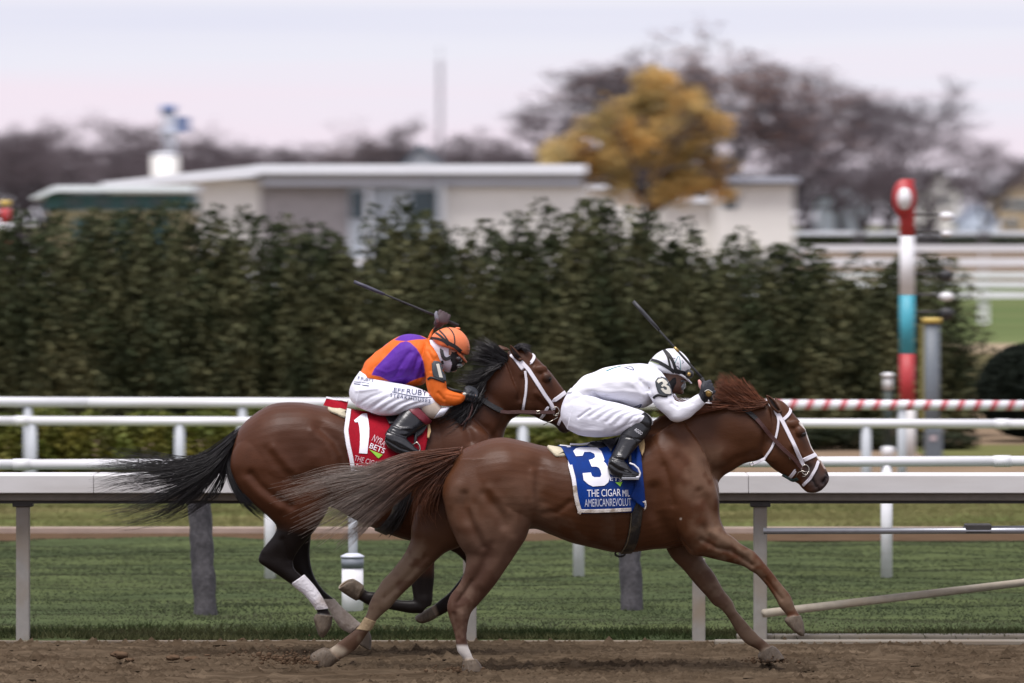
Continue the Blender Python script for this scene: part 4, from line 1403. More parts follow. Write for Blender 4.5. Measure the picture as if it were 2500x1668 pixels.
def hair_mat(name, c_root, c_tip, x0, x1, rough=0.45):
    """colour runs along the object's X from root to tip"""
    m = bpy.data.materials.new(name); m.use_nodes = True
    N = m.node_tree.nodes; L = m.node_tree.links
    b = N['Principled BSDF']; b.inputs['Roughness'].default_value = rough; b.inputs['Specular IOR Level'].default_value = 0.45
    tc = N.new('ShaderNodeTexCoord'); sx = N.new('ShaderNodeSeparateXYZ'); L.new(tc.outputs['Object'], sx.inputs[0])
    mr = N.new('ShaderNodeMapRange'); mr.inputs[1].default_value = x0; mr.inputs[2].default_value = x1
    L.new(sx.outputs['X'], mr.inputs[0])
    nz = N.new('ShaderNodeTexNoise'); nz.inputs['Scale'].default_value = 30; nz.inputs['Detail'].default_value = 4
    mp = N.new('ShaderNodeMapping'); mp.inputs['Scale'].default_value = (0.15, 1, 1.6); L.new(tc.outputs['Object'], mp.inputs['Vector']); L.new(mp.outputs[0], nz.inputs['Vector'])
    mx = N.new('ShaderNodeMix'); mx.data_type = 'RGBA'; mx.inputs[6].default_value = (*c_root, 1); mx.inputs[7].default_value = (*c_tip, 1)
    L.new(mr.outputs[0], mx.inputs[0])
    hs = N.new('ShaderNodeHueSaturation'); m2 = N.new('ShaderNodeMapRange'); m2.inputs[1].default_value = .3; m2.inputs[2].default_value = .7; m2.inputs[3].default_value = .5; m2.inputs[4].default_value = 1.5
    L.new(nz.outputs['Fac'], m2.inputs[0]); L.new(m2.outputs[0], hs.inputs['Value']); L.new(mx.outputs[2], hs.inputs['Color'])
    L.new(hs.outputs[0], b.inputs['Base Color'])
    return m

# =============================================== chestnut horse, number 3
D3 = 40.0
trunk3 = [(1088, 1165, 1088, 1225, .10), (1101, 1130, 1098, 1265, .17), (1119, 1104, 1118, 1290, .22), (1153, 1088, 1155, 1298, .262), (1191, 1073, 1200, 1300, .285), (1229, 1067, 1250, 1298, .295),
          (1258, 1071.6, 1280, 1294, .29), (1287, 1079, 1310, 1292, .28), (1323, 1088, 1345, 1306, .275), (1373, 1097, 1400, 1327, .285), (1430, 1096, 1460, 1340, .295), (1490, 1088, 1500, 1348, .29),
          (1540, 1073, 1540, 1349, .272), (1580, 1050, 1590, 1343, .25), (1630, 1032, 1640, 1338, .235), (1685, 1060, 1695, 1325, .22), (1728, 1110, 1730, 1295, .18), (1750, 1160, 1748, 1268, .12), (1756, 1195, 1753, 1240, .06)]
neck3 = [(1570, 1045, 1700, 1290, .15), (1610, 1018, 1740, 1215, .145), (1660, 995, 1760, 1170, .13), (1705, 988, 1788, 1150, .115), (1750, 984, 1818, 1133, .105), (1795, 981, 1842, 1128, .097), (1838, 979, 1866, 1120, .09), (1875, 978, 1890, 1095, .085)]
head3 = [(1893, 975, 1850, 1040, .045), (1908, 979, 1852, 1085, .07), (1923, 991, 1860, 1118, .085), (1944, 1017, 1872, 1131, .094), (1962, 1040, 1888, 1145, .098), (1972, 1064, 1906, 1156, .088), (1980, 1087, 1922, 1164, .072),
         (1990, 1106, 1936, 1173, .061), (2001.5, 1122, 1950, 1181, .055), (2013, 1140, 1960, 1192, .055), (2022, 1157, 1972, 1201, .054), (2025, 1170, 1990, 1202, .048), (2018, 1184, 2003, 1198, .03)]
thigh3 = [(1120, 1120, 1290, 1110, .10, -.13), (1090, 1165, 1302, 1170, .125, -.145), (1080, 1200, 1304, 1215, .135, -.15), (1082, 1225, 1302, 1250, .13, -.15), (1095, 1277, 1296, 1282, .115, -.155), (1107, 1304, 1286, 1312, .10, -.155), (1122, 1333, 1270, 1338, .085, -.155),
          (1136, 1353, 1252, 1366, .070, -.15), (1138, 1376, 1232, 1395, .060, -.15), (1133, 1402, 1208, 1428, .05, -.145), (1121, 1427, 1189, 1452, .043, -.14), (1101, 1452, 1168, 1476, .041, -.14), (1092, 1480, 1152, 1494, .038, -.14),
          (1096, 1507, 1145, 1516, .032, -.14), (1103, 1530, 1142, 1536, .027, -.14), (1110, 1553, 1140, 1554, .026, -.14), (1114, 1578, 1143, 1578, .031, -.14), (1118, 1592, 1149, 1592, .031, -.14), (1129, 1607, 1154, 1604, .027, -.14), (1133, 1618, 1160, 1615, .03, -.14)]
hoofA3 = [(1132, 1612, 1161, 1609, .040, -.14), (1130, 1624, 1171, 1621, .048, -.14), (1128, 1640, 1182, 1640, .055, -.14)]
fthigh3 = [(1100, 1130, 1230, 1110, .10, .12), (1060, 1175, 1230, 1190, .13, .14), (1020, 1235, 1180, 1280, .125, .15), (1004, 1285, 1130, 1330, .105, .15), (1002, 1318, 1092, 1348, .085, .15), (985, 1357, 1066, 1368, .068, .15), (957, 1392, 1033, 1399, .058, .15), (934, 1417, 1006, 1427, .05, .145),
           (922, 1437, 984, 1449, .044, .14), (910, 1455, 966, 1468, .042, .14), (901, 1474, 953, 1483, .039, .14), (897, 1493, 938, 1496, .032, .14), (888, 1514, 921, 1512, .028, .14), (876, 1530, 909, 1532, .028, .14), (858, 1545, 897, 1546, .032, .14), (838, 1560, 884, 1566, .034, .14), (822, 1573, 865, 1588, .031, .14), (806, 1584, 842, 1604, .03, .14), (797, 1588, 828, 1610, .033, .14)]
hoofB3 = [(800, 1584, 830, 1611, .042, .14), (788, 1583, 818, 1618, .048, .14), (764, 1596, 802, 1634, .054, .14), (757, 1608, 790, 1640, .05, .14)]
shoulder3 = [(1590, 1065, 1660, 1020, .04, -.12), (1580, 1120, 1712, 1090, .08, -.145), (1595, 1180, 1738, 1160, .095, -.15), (1620, 1240, 1754, 1215, .095, -.15), (1650, 1300, 1757, 1262, .085, -.145), (1684, 1352, 1769, 1297, .07, -.14), (1716, 1358, 1789, 1312, .062, -.135), (1748, 1365, 1808, 1328, .052, -.13), (1778, 1372, 1824, 1337, .045, -.13),
             (1812, 1382, 1840, 1346, .039, -.13), (1833, 1394, 1854, 1361, .038, -.13), (1848, 1404, 1872, 1382, .035, -.13), (1864, 1421, 1889, 1403, .029, -.13), (1879, 1440, 1909, 1429, .026, -.13), (1894, 1462, 1928, 1452, .028, -.13), (1904, 1481, 1936, 1470, .032, -.13), (1916, 1495, 1941, 1485, .028, -.13), (1923, 1506, 1951, 1500, .03, -.13)]
hoofC3 = [(1921, 1506, 1953, 1502, .040, -.13), (1917, 1517, 1960, 1521, .048, -.13), (1934, 1537, 1963, 1543, .052, -.13), (1951, 1551, 1961, 1553, .042, -.13)]
farfore3 = [(1610, 1250, 1735, 1230, .085, .13), (1618, 1315, 1722, 1300, .08, .13), (1640, 1361, 1715, 1352, .066, .13), (1668, 1391, 1726, 1378, .056, .13), (1697, 1424, 1742, 1399, .047, .13), (1725, 1455, 1766, 1441, .041, .13), (1742, 1476, 1787, 1468, .040, .13), (1759, 1486, 1796, 1489, .037, .13), (1779, 1510, 1811, 1508, .030, .13), (1794, 1537, 1828, 1528, .027, .13),
            (1810, 1561, 1845, 1545, .031, .13), (1824, 1574, 1856, 1556, .032, .13), (1843, 1583, 1874, 1570, .028, .13), (1856, 1592, 1884, 1578, .031, .13)]
hoofD3 = [(1855, 1592, 1885, 1577, .040, .13), (1852, 1605, 1897, 1585, .047, .13), (1862, 1617, 1911, 1604, .053, .13), (1880, 1616, 1913, 1608, .05, .13)]
def ear(tip, ba, bb, y, w, D):
    """pointed ear between a tip and two base pixels"""
    t = tip
    st = []
    for k, f in ((0, 0.06), (.25, .5), (.5, .85), (.75, 1.0), (1.0, .9)):
        cx_ = t[0] + ((ba[0] + bb[0]) / 2 - t[0]) * k; cy_ = t[1] + ((ba[1] + bb[1]) / 2 - t[1]) * k
        hx_ = (bb[0] - ba[0]) / 2 * f; hy_ = (bb[1] - ba[1]) / 2 * f
        st.append((cx_ - hx_, cy_ - hy_, cx_ + hx_, cy_ + hy_, w * (.3 + .7 * k) * f, y))
    return loft(st, D)
def sym(c, r, D, dy):
    return [blob(P(c[0], c[1], D) + Vector((0, s * dy, 0)), r) for s in (-1, 1)]
parts = [loft(s, D3) for s in (trunk3, neck3, head3, thigh3, hoofA3, fthigh3, hoofB3, shoulder3, hoofC3, farfore3, hoofD3)]
parts.append(loft(shoulder3[:6], D3, mirror=True))
parts += [ear((1893, 967), (1897, 990), (1918, 1000), .055, .028, D3)]
parts += sym((1888, 1098), (.078, .028, .085), D3, .062)            # jowls
parts += sym((1953, 1052), (.036, .022, .03), D3, .082)              # eye sockets
parts += sym((1935, 1035), (.05, .02, .03), D3, .072)
parts += sym((2012, 1170), (.030, .02, .034), D3, .036)              # nostril rims
parts += sym((1985, 1192), (.045, .018, .022), D3, .03)
strokes3 = [
    ([(1134, 1208), (1138, 1243), (1149, 1273), (1166, 1306), (1180, 1335)], 8, -.013, 'b'),
    ([(1115, 1190), (1109, 1231), (1122, 1279), (1145, 1320)], 13, .008, 'b'),
    ([(1145, 1240), (1170, 1290), (1195, 1330)], 10, .006, 'b'),
    ([(1182, 1205), (1205, 1232), (1224, 1258), (1230, 1280)], 9, -.009, 'b'),
    ([(1196, 1195), (1220, 1222), (1240, 1250)], 9, .006, 'b'),
    ([(1262, 1190), (1272, 1231), (1262, 1275), (1250, 1305)], 20, .014, 'b'),
    ([(1316, 1140), (1314, 1185), (1322, 1226)], 17, -.020, 'b'),
    ([(1302, 1150), (1300, 1195), (1303, 1235)], 8, .010, 'b'),
    ([(1268, 1160), (1262, 1180)], 24, -.010, 'b'),
    ([(1290, 1095), (1330, 1130)], 18, .006, 'b'),
    ([(1392, 1226), (1363, 1250), (1325, 1256)], 6, -.007, 'b'),
    ([(1250, 1320), (1215, 1375), (1185, 1430)], 10, .006, 'b'),
    ([(1200, 1330), (1170, 1400), (1130, 1455)], 8, -.008, 'b'),
    ([(1122, 1380), (1115, 1440)], 6, .004, 'b'),
    ([(1125, 1470), (1122, 1482)], 7, -.006, 'b'), ([(1108, 1500), (1118, 1560)], 3.5, -.006, 'b'), ([(1128, 1500), (1130, 1560)], 4, .004, 'b'), ([(1150, 1420), (1118, 1470)], 4, -.006, 'b'), ([(950, 1470), (930, 1480)], 6, -.005, 'b'), ([(915, 1490), (893, 1530)], 3.5, -.006, 'N'), ([(1040, 1360), (985, 1420), (940, 1460)], 6, -.006, 'F'),
    ([(1598, 1195), (1602, 1250), (1630, 1305), (1676, 1347)], 13, -.018, 'b'),
    ([(1648, 1170), (1672, 1235), (1688, 1300)], 22, .013, 'b'),
    ([(1712, 1200), (1738, 1250), (1746, 1285)], 8, -.010, 'b'),
    ([(1606, 1090), (1650, 1140), (1712, 1200)], 14, .009, 'b'),
    ([(1655, 1120), (1690, 1170), (1705, 1215)], 10, -.009, 'b'),
    ([(1640, 1050), (1700, 1110), (1748, 1165)], 14, -.016, 'b'),
    ([(1620, 1140), (1640, 1190), (1645, 1230)], 8, -.007, 'b'),
    ([(1720, 1290), (1735, 1320)], 8, -.008, 'b'),
    ([(1842, 1112), (1800, 1122), (1755, 1152)], 8, -.009, 'b'),
    ([(1780, 1010), (1820, 1040), (1850, 1060)], 16, .007, 'b'),
    ([(1720, 1040), (1760, 1070), (1800, 1090)], 16, -.006, 'b'),
    ([(1713, 1318), (1751, 1339), (1784, 1344), (1810, 1361), (1835, 1380)], 4.5, -.010, 'b'),
    ([(1735, 1300), (1780, 1328), (1820, 1350)], 7, .006, 'b'),
    ([(1868, 1412), (1890, 1440), (1908, 1462)], 3.5, -.006, 'b'),
    ([(1690, 1390), (1730, 1435), (1760, 1465)], 6, -.006, 'b'),
    ([(1935, 1088), (1975, 1130)], 5, .007, 'b'), ([(1942, 1105), (1972, 1145)], 8, -.006, 'b'),
    ([(1868, 1060), (1862, 1108)], 6, -.009, 'b'),
    ([(1950, 1068), (1968, 1066)], 4, -.004, 'b'),
    ([(2011, 1177), (2017, 1168), (2021, 1160)], 5, -.016, 'b'),
    ([(1980, 1167), (1988, 1177), (1993, 1188)], 2.6, -.007, 'b'),
    ([(1960, 1178), (1976, 1186)], 4, .004, 'b'),
    ([(1440, 1200), (1450, 1300)], 8, .003, 'b'), ([(1465, 1190), (1478, 1310)], 8, -.003, 'b'), ([(1410, 1200), (1420, 1290)], 8, -.003, 'b'),
]
chest_c = (0.076, 0.0285, 0.0118)
dust = (0.170, 0.118, 0.078)
def far_side_dust(col, x, y, V, N):
    a = np.clip((y - 1260) / 160, 0, 1) * (V[:, 1] > D3) * .55
    return colour_mix(col, (0.105, 0.068, 0.046), a)
paint3 = [
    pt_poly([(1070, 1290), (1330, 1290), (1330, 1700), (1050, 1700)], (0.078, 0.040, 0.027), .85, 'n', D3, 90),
    far_side_dust,
    pt_noise([(700, 1380), (1030, 1330), (1060, 1660), (700, 1680)], dust, .8, 12, .32, None, 0, 40),
    pt_noise([(1080, 1420), (1220, 1420), (1180, 1600), (1080, 1600)], (0.15, 0.095, 0.066), .6, 16, .40, 'n', D3, 40),
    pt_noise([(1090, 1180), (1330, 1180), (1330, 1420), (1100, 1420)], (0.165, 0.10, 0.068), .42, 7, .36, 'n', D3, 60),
    pt_noise([(1700, 1270), (1980, 1270), (2000, 1660), (1690, 1660)], dust, .55, 14, .36, None, 0, 50),
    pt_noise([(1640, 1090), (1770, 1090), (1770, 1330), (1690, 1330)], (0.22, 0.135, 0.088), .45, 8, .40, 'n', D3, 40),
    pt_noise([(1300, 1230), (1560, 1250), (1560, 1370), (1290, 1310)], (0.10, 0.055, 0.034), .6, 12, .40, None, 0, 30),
    pt_line([(1980, 1150), (2002, 1188), (2010, 1175)], 34, (0.050, 0.038, 0.036), .85, None, 0, .7),
    pt_line([(1960, 1057)], 15, (0.05, 0.028, 0.02), .8, None, 0, .8),
    pt_line([(1955, 1033), (1969, 1046), (1974, 1066), (1984, 1092), (1994, 1108), (2002, 1121)], 5.2, (0.70, 0.66, 0.62), .95, None, 0, .4),
    pt_line([(2006, 1128), (2014, 1142)], 4, (0.5, 0.42, 0.38), .7, None, 0, .5),
    pt_line([(2011, 1177), (2016, 1168), (2021, 1160)], 7, (0.012, 0.007, 0.007), .97, None, 0, .5),
    pt_line([(1979, 1166), (1987, 1176), (1993, 1188)], 3.2, (0.012, 0.008, 0.008), .9, None, 0, .6),
    pt_line([(1996, 1186), (2001, 1196)], 3, (0.02, 0.012, 0.012), .8, None, 0, .6),
    pt_poly([(1105, 1576), (1165, 1576), (1170, 1610), (1105, 1612)], (0.62, 0.59, 0.55), .92, 'n', D3, 7),
    pt_poly([(1100, 1606), (1200, 1606), (1200, 1668), (1100, 1668)], (0.19, 0.14, 0.095), .8, 'n', D3, 10),
    pt_line([(815, 1583), (835, 1592)], 16, (0.42, 0.36, 0.27), .7, 'f', D3, .8),
    pt_poly([(745, 1580), (800, 1575), (826, 1620), (800, 1650), (745, 1650)], (0.145, 0.12, 0.09), .9, 'f', D3, 8),
    pt_poly([(1910, 1508), (1970, 1504), (1975, 1560), (1910, 1560)], (0.175, 0.14, 0.10), .85, 'n', D3, 6),
    pt_poly([(1846, 1590), (1886, 1576), (1920, 1600), (1915, 1625), (1850, 1625)], (0.16, 0.12, 0.085), .85, 'f', D3, 6),
    pt_line([(1880, 985), (1897, 1003)], 6, (0.028, 0.014, 0.011), .9, 'n', D3, .6),
    pt_line([(1662, 1267)], 4, (0.42, 0.36, 0.30), .9, 'n', D3, .6), pt_line([(1717, 1426)], 4, (0.28, 0.22, 0.18), .6, 'n', D3, .6),
]
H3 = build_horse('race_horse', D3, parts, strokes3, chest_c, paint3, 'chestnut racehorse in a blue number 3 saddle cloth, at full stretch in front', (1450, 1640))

# tail, mane, forelock of the chestnut
xr = P(1118, 0, D3).x - root_loc(H3.root).x; xt = P(740, 0, D3).x - root_loc(H3.root).x
M_tail3 = hair_mat('chestnut_tail_hair', (0.130, 0.046, 0.020), (0.27, 0.225, 0.195), xr - .26, xr - .62)
M_mane3 = hair_mat('chestnut_mane_hair', (0.135, 0.040, 0.018), (0.175, 0.062, 0.028), 0, 1)
tailg = [
    [(1124, 1100, 0), (1060, 1107, -.02), (985, 1117, -.03), (900, 1146, -.02), (800, 1158, 0), (668, 1194, .03)],
    [(1124, 1103, -.02), (1060, 1113, -.06), (985, 1130, -.08), (900, 1163, -.08), (800, 1180, -.06), (655, 1222, 0)],
    [(1122, 1107, -.03), (1060, 1122, -.08), (985, 1145, -.12), (915, 1185, -.13), (830, 1222, -.10), (690, 1292, -.05)],
    [(1120, 1112, -.03), (1056, 1135, -.08), (990, 1162, -.12), (930, 1204, -.12), (850, 1256, -.10), (745, 1318, -.06)],
    [(1116, 1116, -.02), (1060, 1145, -.06), (1005, 1172, -.10), (950, 1212, -.10), (875, 1270, -.08), (800, 1330, -.04)],
    [(1112, 1120, 0), (1066, 1150, 0), (1015, 1180, -.02), (960, 1222, -.02), (900, 1275, 0), (850, 1322, .02)],
]
strands(tailg, D3, 1250, .0026, M_tail3, 'tail', H3.root, 3.6, 20, 9.0, 5, .035, (0.5, 1.0), .8, 1.1, 30)
strands([[(1118, 1104, 0), (1070, 1112, -.02), (1010, 1128, -.03), (940, 1160, -.03)], [(1112, 1118, -.02), (1064, 1146, -.04), (1010, 1172, -.05), (960, 1200, -.05)]], D3, 620, .0042, M_tail3, 'tail_dock_hair', H3.root, 3.0, 10, 1.5, 6, .035, (0.6, 1.0), .8, 1.2, 30)
strands([[(1110, 1124, -.02), (1066, 1152, -.04), (1020, 1185, -.05), (1000, 1225, -.05), (985, 1275, -.03)], [(1108, 1128, -.02), (1076, 1160, -.04), (1048, 1200, -.06), (1040, 1238, -.06), (1058, 1256, -.05)], [(1106, 1130, -.02), (1080, 1165, -.05), (1060, 1205, -.06), (1030, 1245, -.06), (1012, 1280, -.05)]], D3, 330, .0028, M_tail3, 'tail_feather', H3.root, 4.5, 12, 4.0, 8, .03, (0.5, 1.0), .8, 1.4, 24)
V, Fc = loft([(1130, 1090, 1124, 1124, .05, 0), (1095, 1104, 1088, 1140, .045, -.01), (1050, 1113, 1040, 1150, .04, -.03), (1005, 1124, 994, 1164, .035, -.05), (965, 1142, 950, 1180, .02, -.06)], D3)
obj('tail_core', V, Fc, M_tail3, H3.root)
maneg = [
    [(1866, 984, -.02), (1848, 968, -.03), (1832, 955, -.03), (1812, 938, -.02)],
    [(1858, 987, -.04), (1832, 966, -.05), (1806, 946, -.05), (1780, 924, -.03)],
    [(1842, 989, -.05), (1812, 970, -.06), (1784, 950, -.06), (1757, 924, -.04)],
    [(1824, 989, -.05), (1796, 974, -.06), (1770, 958, -.06), (1744, 940, -.04)],
    [(1804, 989, -.05), (1780, 978, -.06), (1762, 966, -.06), (1748, 952, -.04)],
]
strands(maneg, D3, 900, .0032, M_mane3, 'mane', H3.root, 3.5, 9, 2.2, 12, .025, (0.7, 1.0), 1.0, 1.0, 50)
strands([[(1868, 985, -.05), (1840, 992, -.07), (1810, 992, -.08), (1780, 984, -.07)], [(1850, 984, -.04), (1820, 978, -.06), (1795, 968, -.06), (1772, 950, -.05)]], D3, 420, .0034, M_mane3, 'mane_roots', H3.root, 4, 8, 1.5, 17, .02, (.6, 1), 1, 1, 30)
strands([[(1800, 988, -.07), (1760, 990, -.09), (1715, 994, -.10), (1672, 992, -.08)], [(1740, 994, -.09), (1700, 1000, -.11), (1650, 1006, -.11), (1596, 1016, -.10)], [(1700, 996, -.09), (1660, 988, -.08), (1636, 976, -.05), (1622, 955, -.03)], [(1660, 1002, -.10), (1630, 1006, -.11), (1608, 1014, -.11), (1580, 1030, -.11)]], D3, 520, .0026, M_mane3, 'lower_mane', H3.root, 3.5, 9, 3.0, 14, .02, (0.6, 1.0), 1.0, 1.2, 36)
strands([[(1795, 986, -.02), (1776, 966, -.03), (1758, 958, -.03), (1744, 968, -.03)], [(1790, 988, -.02), (1768, 974, -.03), (1750, 970, -.03), (1738, 980, -.03)]], D3, 60, .0016, MATS.get('wisp') or mat('wisp', (0.25, 0.15, 0.09), .5), 'mane_wisp', H3.root, 3, 9, 3, 19, .02, (.7, 1), 1, 1, 12)

def ear_obj(h, st, inner):
    V, Q4, E = fuse([loft(st, h.D)], .0035, 2, .5)
    N = vnormals(V, Q4); x, y = proj(V)
    ins = in_poly(x, y, inner); d = seg_dist(x, y, list(inner) + [inner[0]])
    a = np.clip(.5 + np.where(ins, d, -d) / 4, 0, 1) * (N[:, 1] < 0)
    V = V - N * (a * .012)[:, None]
    col = colour_mix(np.tile(np.array((0.075, 0.030, 0.014)), (len(V), 1)), (0.010, 0.006, 0.005), a)
    obj('ear', V, Q4, M_coat, h.root, None, True, col)
ear_obj(H3, [(1870, 965, 1872, 964, .004, -.085), (1873, 977, 1882, 969, .012, -.085), (1879, 990, 1892, 977, .018, -.084), (1888, 1001, 1901, 990, .021, -.08), (1899, 1010, 1909, 1004, .02, -.07)], [(1874, 969), (1884, 972), (1895, 984), (1905, 1002), (1901, 1006), (1891, 998), (1881, 986)])
def hooves(h, sts):
    for st in sts:
        V, Q4, E = fuse([loft(st, h.D, None, 4, 28, 1.0, .004, 2.6)], .0036, 1, .5)
        obj('hoof', V, Q4, M_hoof, h.root)
hooves(H3, (hoofA3, hoofB3, hoofC3, hoofD3))
def eyeball(h, px, py, dy, r):
    for s in (-1, 1):
        V, Fc = blob(P(px, py, h.D) + Vector((0, s * (dy - .004), 0)), (r, r * .7, r), None, 14)
        obj('eye', V, Fc, M_eye, h.root)
eyeball(H3, 1959.5, 1058.5, .092, .019)

def straps(h, name, defs, m, parent, **kw):
    mb = MB()
    for d in defs:
        px, w, loop = d[0], d[1], d[2]
        V, Fc = strap(h.bvh, h.D, px, w, kw.get('thick', .005), kw.get('lift', .002), loop, 4.0, 2)
        mb.add(V, Fc)
    return mb.obj(name, m, parent, smooth=False)

br = empty('bridle', root_loc(H3.root)); br.parent = H3.root; br.location = (0, 0, 0)
straps(H3, 'cheek_strap', [([(1895, 1004), (1912, 1032), (1935, 1078), (1954, 1120), (1961, 1136)], .025, False)], M_leather_w, br)
straps(H3, 'throat_latch', [([(1896, 1006), (1901, 1028), (1899, 1048), (1894, 1070), (1884, 1094), (1868, 1118)], .015, False)], M_leather_w, br)
straps(H3, 'crown_strap', [([(1888, 984), (1892, 998), (1900, 1018)], .026, True)], M_leather_w, br)
straps(H3, 'brow_band', [([(1904, 1030), (1914, 1024), (1924, 1014), (1930, 1004), (1931, 996)], .020, True)], M_leather_w, br, lift=.005)
straps(H3, 'nose_band', [([(1957, 1125), (1972, 1119), (1992, 1110)], .026, True)], M_leather_w, br, lift=.004)
straps(H3, 'flash_strap', [([(1998, 1124), (1992, 1144), (1978, 1168), (1959, 1187)], .019, True)], M_leather_w, br, lift=.004)
straps(H3, 'chin_strap', [([(1945, 1142), (1936, 1158), (1926, 1168)], .021, True)], M_leather_w, br, lift=.004)
# loose end of the throat latch below the jaw, with its buckle
pts = [P(1868, 1119, D3 - .09), P(1858, 1124, D3 - .09), P(1846, 1130, D3 - .075), P(1834, 1134, D3 - .06)]
V, Fc = ribbon3(resample(pts, .01), [Vector((0, -1, .2))] * len(resample(pts, .01)), .017, .005)
obj('latch_end', V, Fc, M_leather_w, br, smooth=False)
def ring(c, r1, r2, rad, D, n=22, y=0.0, tilt=0.0):
    pts = [P(c[0] + r1 * math.cos(a + tilt), c[1] + r2 * math.sin(a + tilt), D + y) for a in np.linspace(0, 2 * math.pi, n + 1)]
    return tube(pts, rad, 6, False)
V, Fc = ring((1835, 1133), 5, 4, .0018, D3, 14, -.072); obj('buckle', V, Fc, M_steel, br)
V, Fc = ring((1966, 1147), 9, 12, .0034, D3, 24, -.082); obj('bit_ring', V, Fc, M_steel, br)
mb = MB()
mb.tube([P(1942, 1166, D3 - .07), P(1950, 1153, D3 - .085), P(1958, 1150, D3 - .088), P(1968, 1152, D3 - .088), P(1973, 1153, D3 - .086)], .0028, 6)
mb.tube([P(1957, 1163, D3 - .08), P(1964, 1164, D3 - .085), P(1970, 1159, D3 - .087), P(1974, 1152, D3 - .086)], .0028, 6)
V, Fc = blob(P(1974, 1153, D3 - .087), (.006,) * 3, None, 10); mb.add(V, Fc)
mb.obj('bit_cheek', M_steel, br, smooth=True)
V, Fc = ring((1931, 1117), 5, 5, .0022, D3, 4, -.105, .8); obj('rein_buckle', V, Fc, M_steel, br, smooth=False)
V, Fc = strap(H3.bvh, D3, [(1910, 1160), (1920, 1170), (1935, 1173), (1948, 1168)], .02, .01, .003, False); obj('chin_pad', V, Fc, mat('green_chin_pad', (0.012, 0.035, 0.03), .6), br, smooth=False)

# reins of the chestnut: black rubber grip, then brown leather to the bit
rn = empty('rein', root_loc(H3.root)); rn.parent = H3.root; rn.location = (0, 0, 0)
def rein(h, px, lift, w0, m, name, parent, thick=.007):
    V, Fc = strap(h.bvh, h.D, px, w0, thick, lift, False, 5.0, 6)
    return obj(name, V, Fc, m, parent, smooth=False)
rein(H3, [(1782, 986), (1808, 996), (1830, 1010), (1846, 1024)], .012, .030, M_rubber, 'rubber_grip', rn)
rein(H3, [(1846, 1024), (1868, 1048), (1892, 1074), (1914, 1098), (1935, 1118), (1950, 1136), (1958, 1146)], .014, .026, M_leather_b, 'leather_strap', rn)
rein(H3, [(1738, 988), (1758, 986), (1782, 986)], .010, .022, M_leather_b, 'leather_strap', rn)

# saddle cloth
def cloth_sheet(h, L, R, nu, nv, lift, m, name, parent, wr=0.004, seed=3, xtop=(0, 0)):
    """cloth over the back: columns between two edge curves (pixels), rows from the spine down the near side; mirrored on the far side"""
    Lc = crom(np.array(L, dtype=float), 10); Rc = crom(np.array(R, dtype=float), 10)
    def at(C, t):
        s = t * (len(C) - 1); i = min(int(s), len(C) - 2)
        return C[i] + (C[i + 1] - C[i]) * (s - i)
    grid = []
    for j in range(nv + 1):
        v = j / nv
        a = at(Lc, v); b = at(Rc, v)
        row = []
        for i in range(nu + 1):
            u = i / nu
            q = a + (b - a) * u
            c, n = cast(h.bvh, q[0], q[1], h.D)
            if j == 0:
                o_ = P(q[0], 0, h.D); o_.z = 4
                hh = h.bvh.ray_cast(o_, Vector((0, 0, -1)), 6)
                if hh[0] is not None: c, n = hh[0], Vector((0, 0, 1))
            wn_ = vnoise(np.array([[u * 6, v * 2.5, 1.0]]), 1.6, seed)[0] - .5
            row.append(c + n * (lift + wr * wn_ * (0.4 + v)))
        grid.append(row)
    for q in range(2):      # even out between rows
        for j in range(1, nv):
            for i in range(nu + 1):
                grid[j][i] = (grid[j - 1][i] + grid[j][i] * 2 + grid[j + 1][i]) / 4
    V = []; Fc = []
    full = [[Vector((p.x, 2 * h.D - p.y, p.z)) for p in grid[j]] for j in range(nv, 0, -1)] + grid
    for row in full: V += row
    R_ = len(full)
    for j in range(R_ - 1):
        for i in range(nu):
            k = j * (nu + 1) + i
            Fc.append((k, k + 1, k + nu + 2, k + nu + 1))
    kf = Fc[-nu // 2 - nu * 5]
    if (V[kf[1]] - V[kf[0]]).cross(V[kf[3]] - V[kf[0]]).y > 0:
        Fc = [tuple(reversed(f)) for f in Fc]
    o = obj(name, V, Fc, m, parent)
    sm = o.modifiers.new('thick', 'SOLIDIFY'); sm.thickness = .004; sm.offset = -1
    return o, bvh_of(V, Fc)
M_blue = mat('blue_cloth', (0.003, 0.036, 0.22), 0.8, 0.10, 18, bump=0.12, bscale=60, spec=.15, dirt=(0.018, 0.022, 0.05), dirt_amt=.75, dscale=4.5)
M_clothw = mat('white_braid', (0.74, 0.73, 0.78), 0.7, 0.04, 30, bump=.3, bscale=150)
M_clothd = mat('muddied_white_braid', (0.62, 0.58, 0.54), 0.7, 0.08, 30, bump=.3, bscale=150, dirt=(0.22, 0.16, 0.10), dirt_amt=.9, dscale=22)
M_print = mat('white_print', (0.78, 0.78, 0.84), 0.6, 0.02, 30)
M_green = mat('green_print', (0.24, 0.55, 0.03), 0.6, 0.04, 30)
V, Fc = strap(H3.bvh, D3, [(1352, 1096), (1362, 1104), (1374, 1116)], .10, .018, .002, True); obj('saddle_pad', V, Fc, M_pad, H3.root)
sc, scb = cloth_sheet(H3, [(1362, 1090), (1374, 1107), (1390, 1136), (1398.5, 1168), (1402.5, 1206), (1414, 1252)], [(1556, 1064), (1563, 1100), (1567, 1135), (1566, 1170), (1556, 1215), (1541, 1249)], 40, 34, .022, M_blue, 'saddle_cloth', H3.root)
def on_cloth(bv, D, defs, m, name, parent, lift=.003, th=.003):
    mb = MB()
    for px, w in defs:
        V, Fc = strap(bv, D, px, w, th, lift, False, 4.0, 1)
        mb.add(V, Fc)
    return mb.obj(name, m, parent, smooth=False)
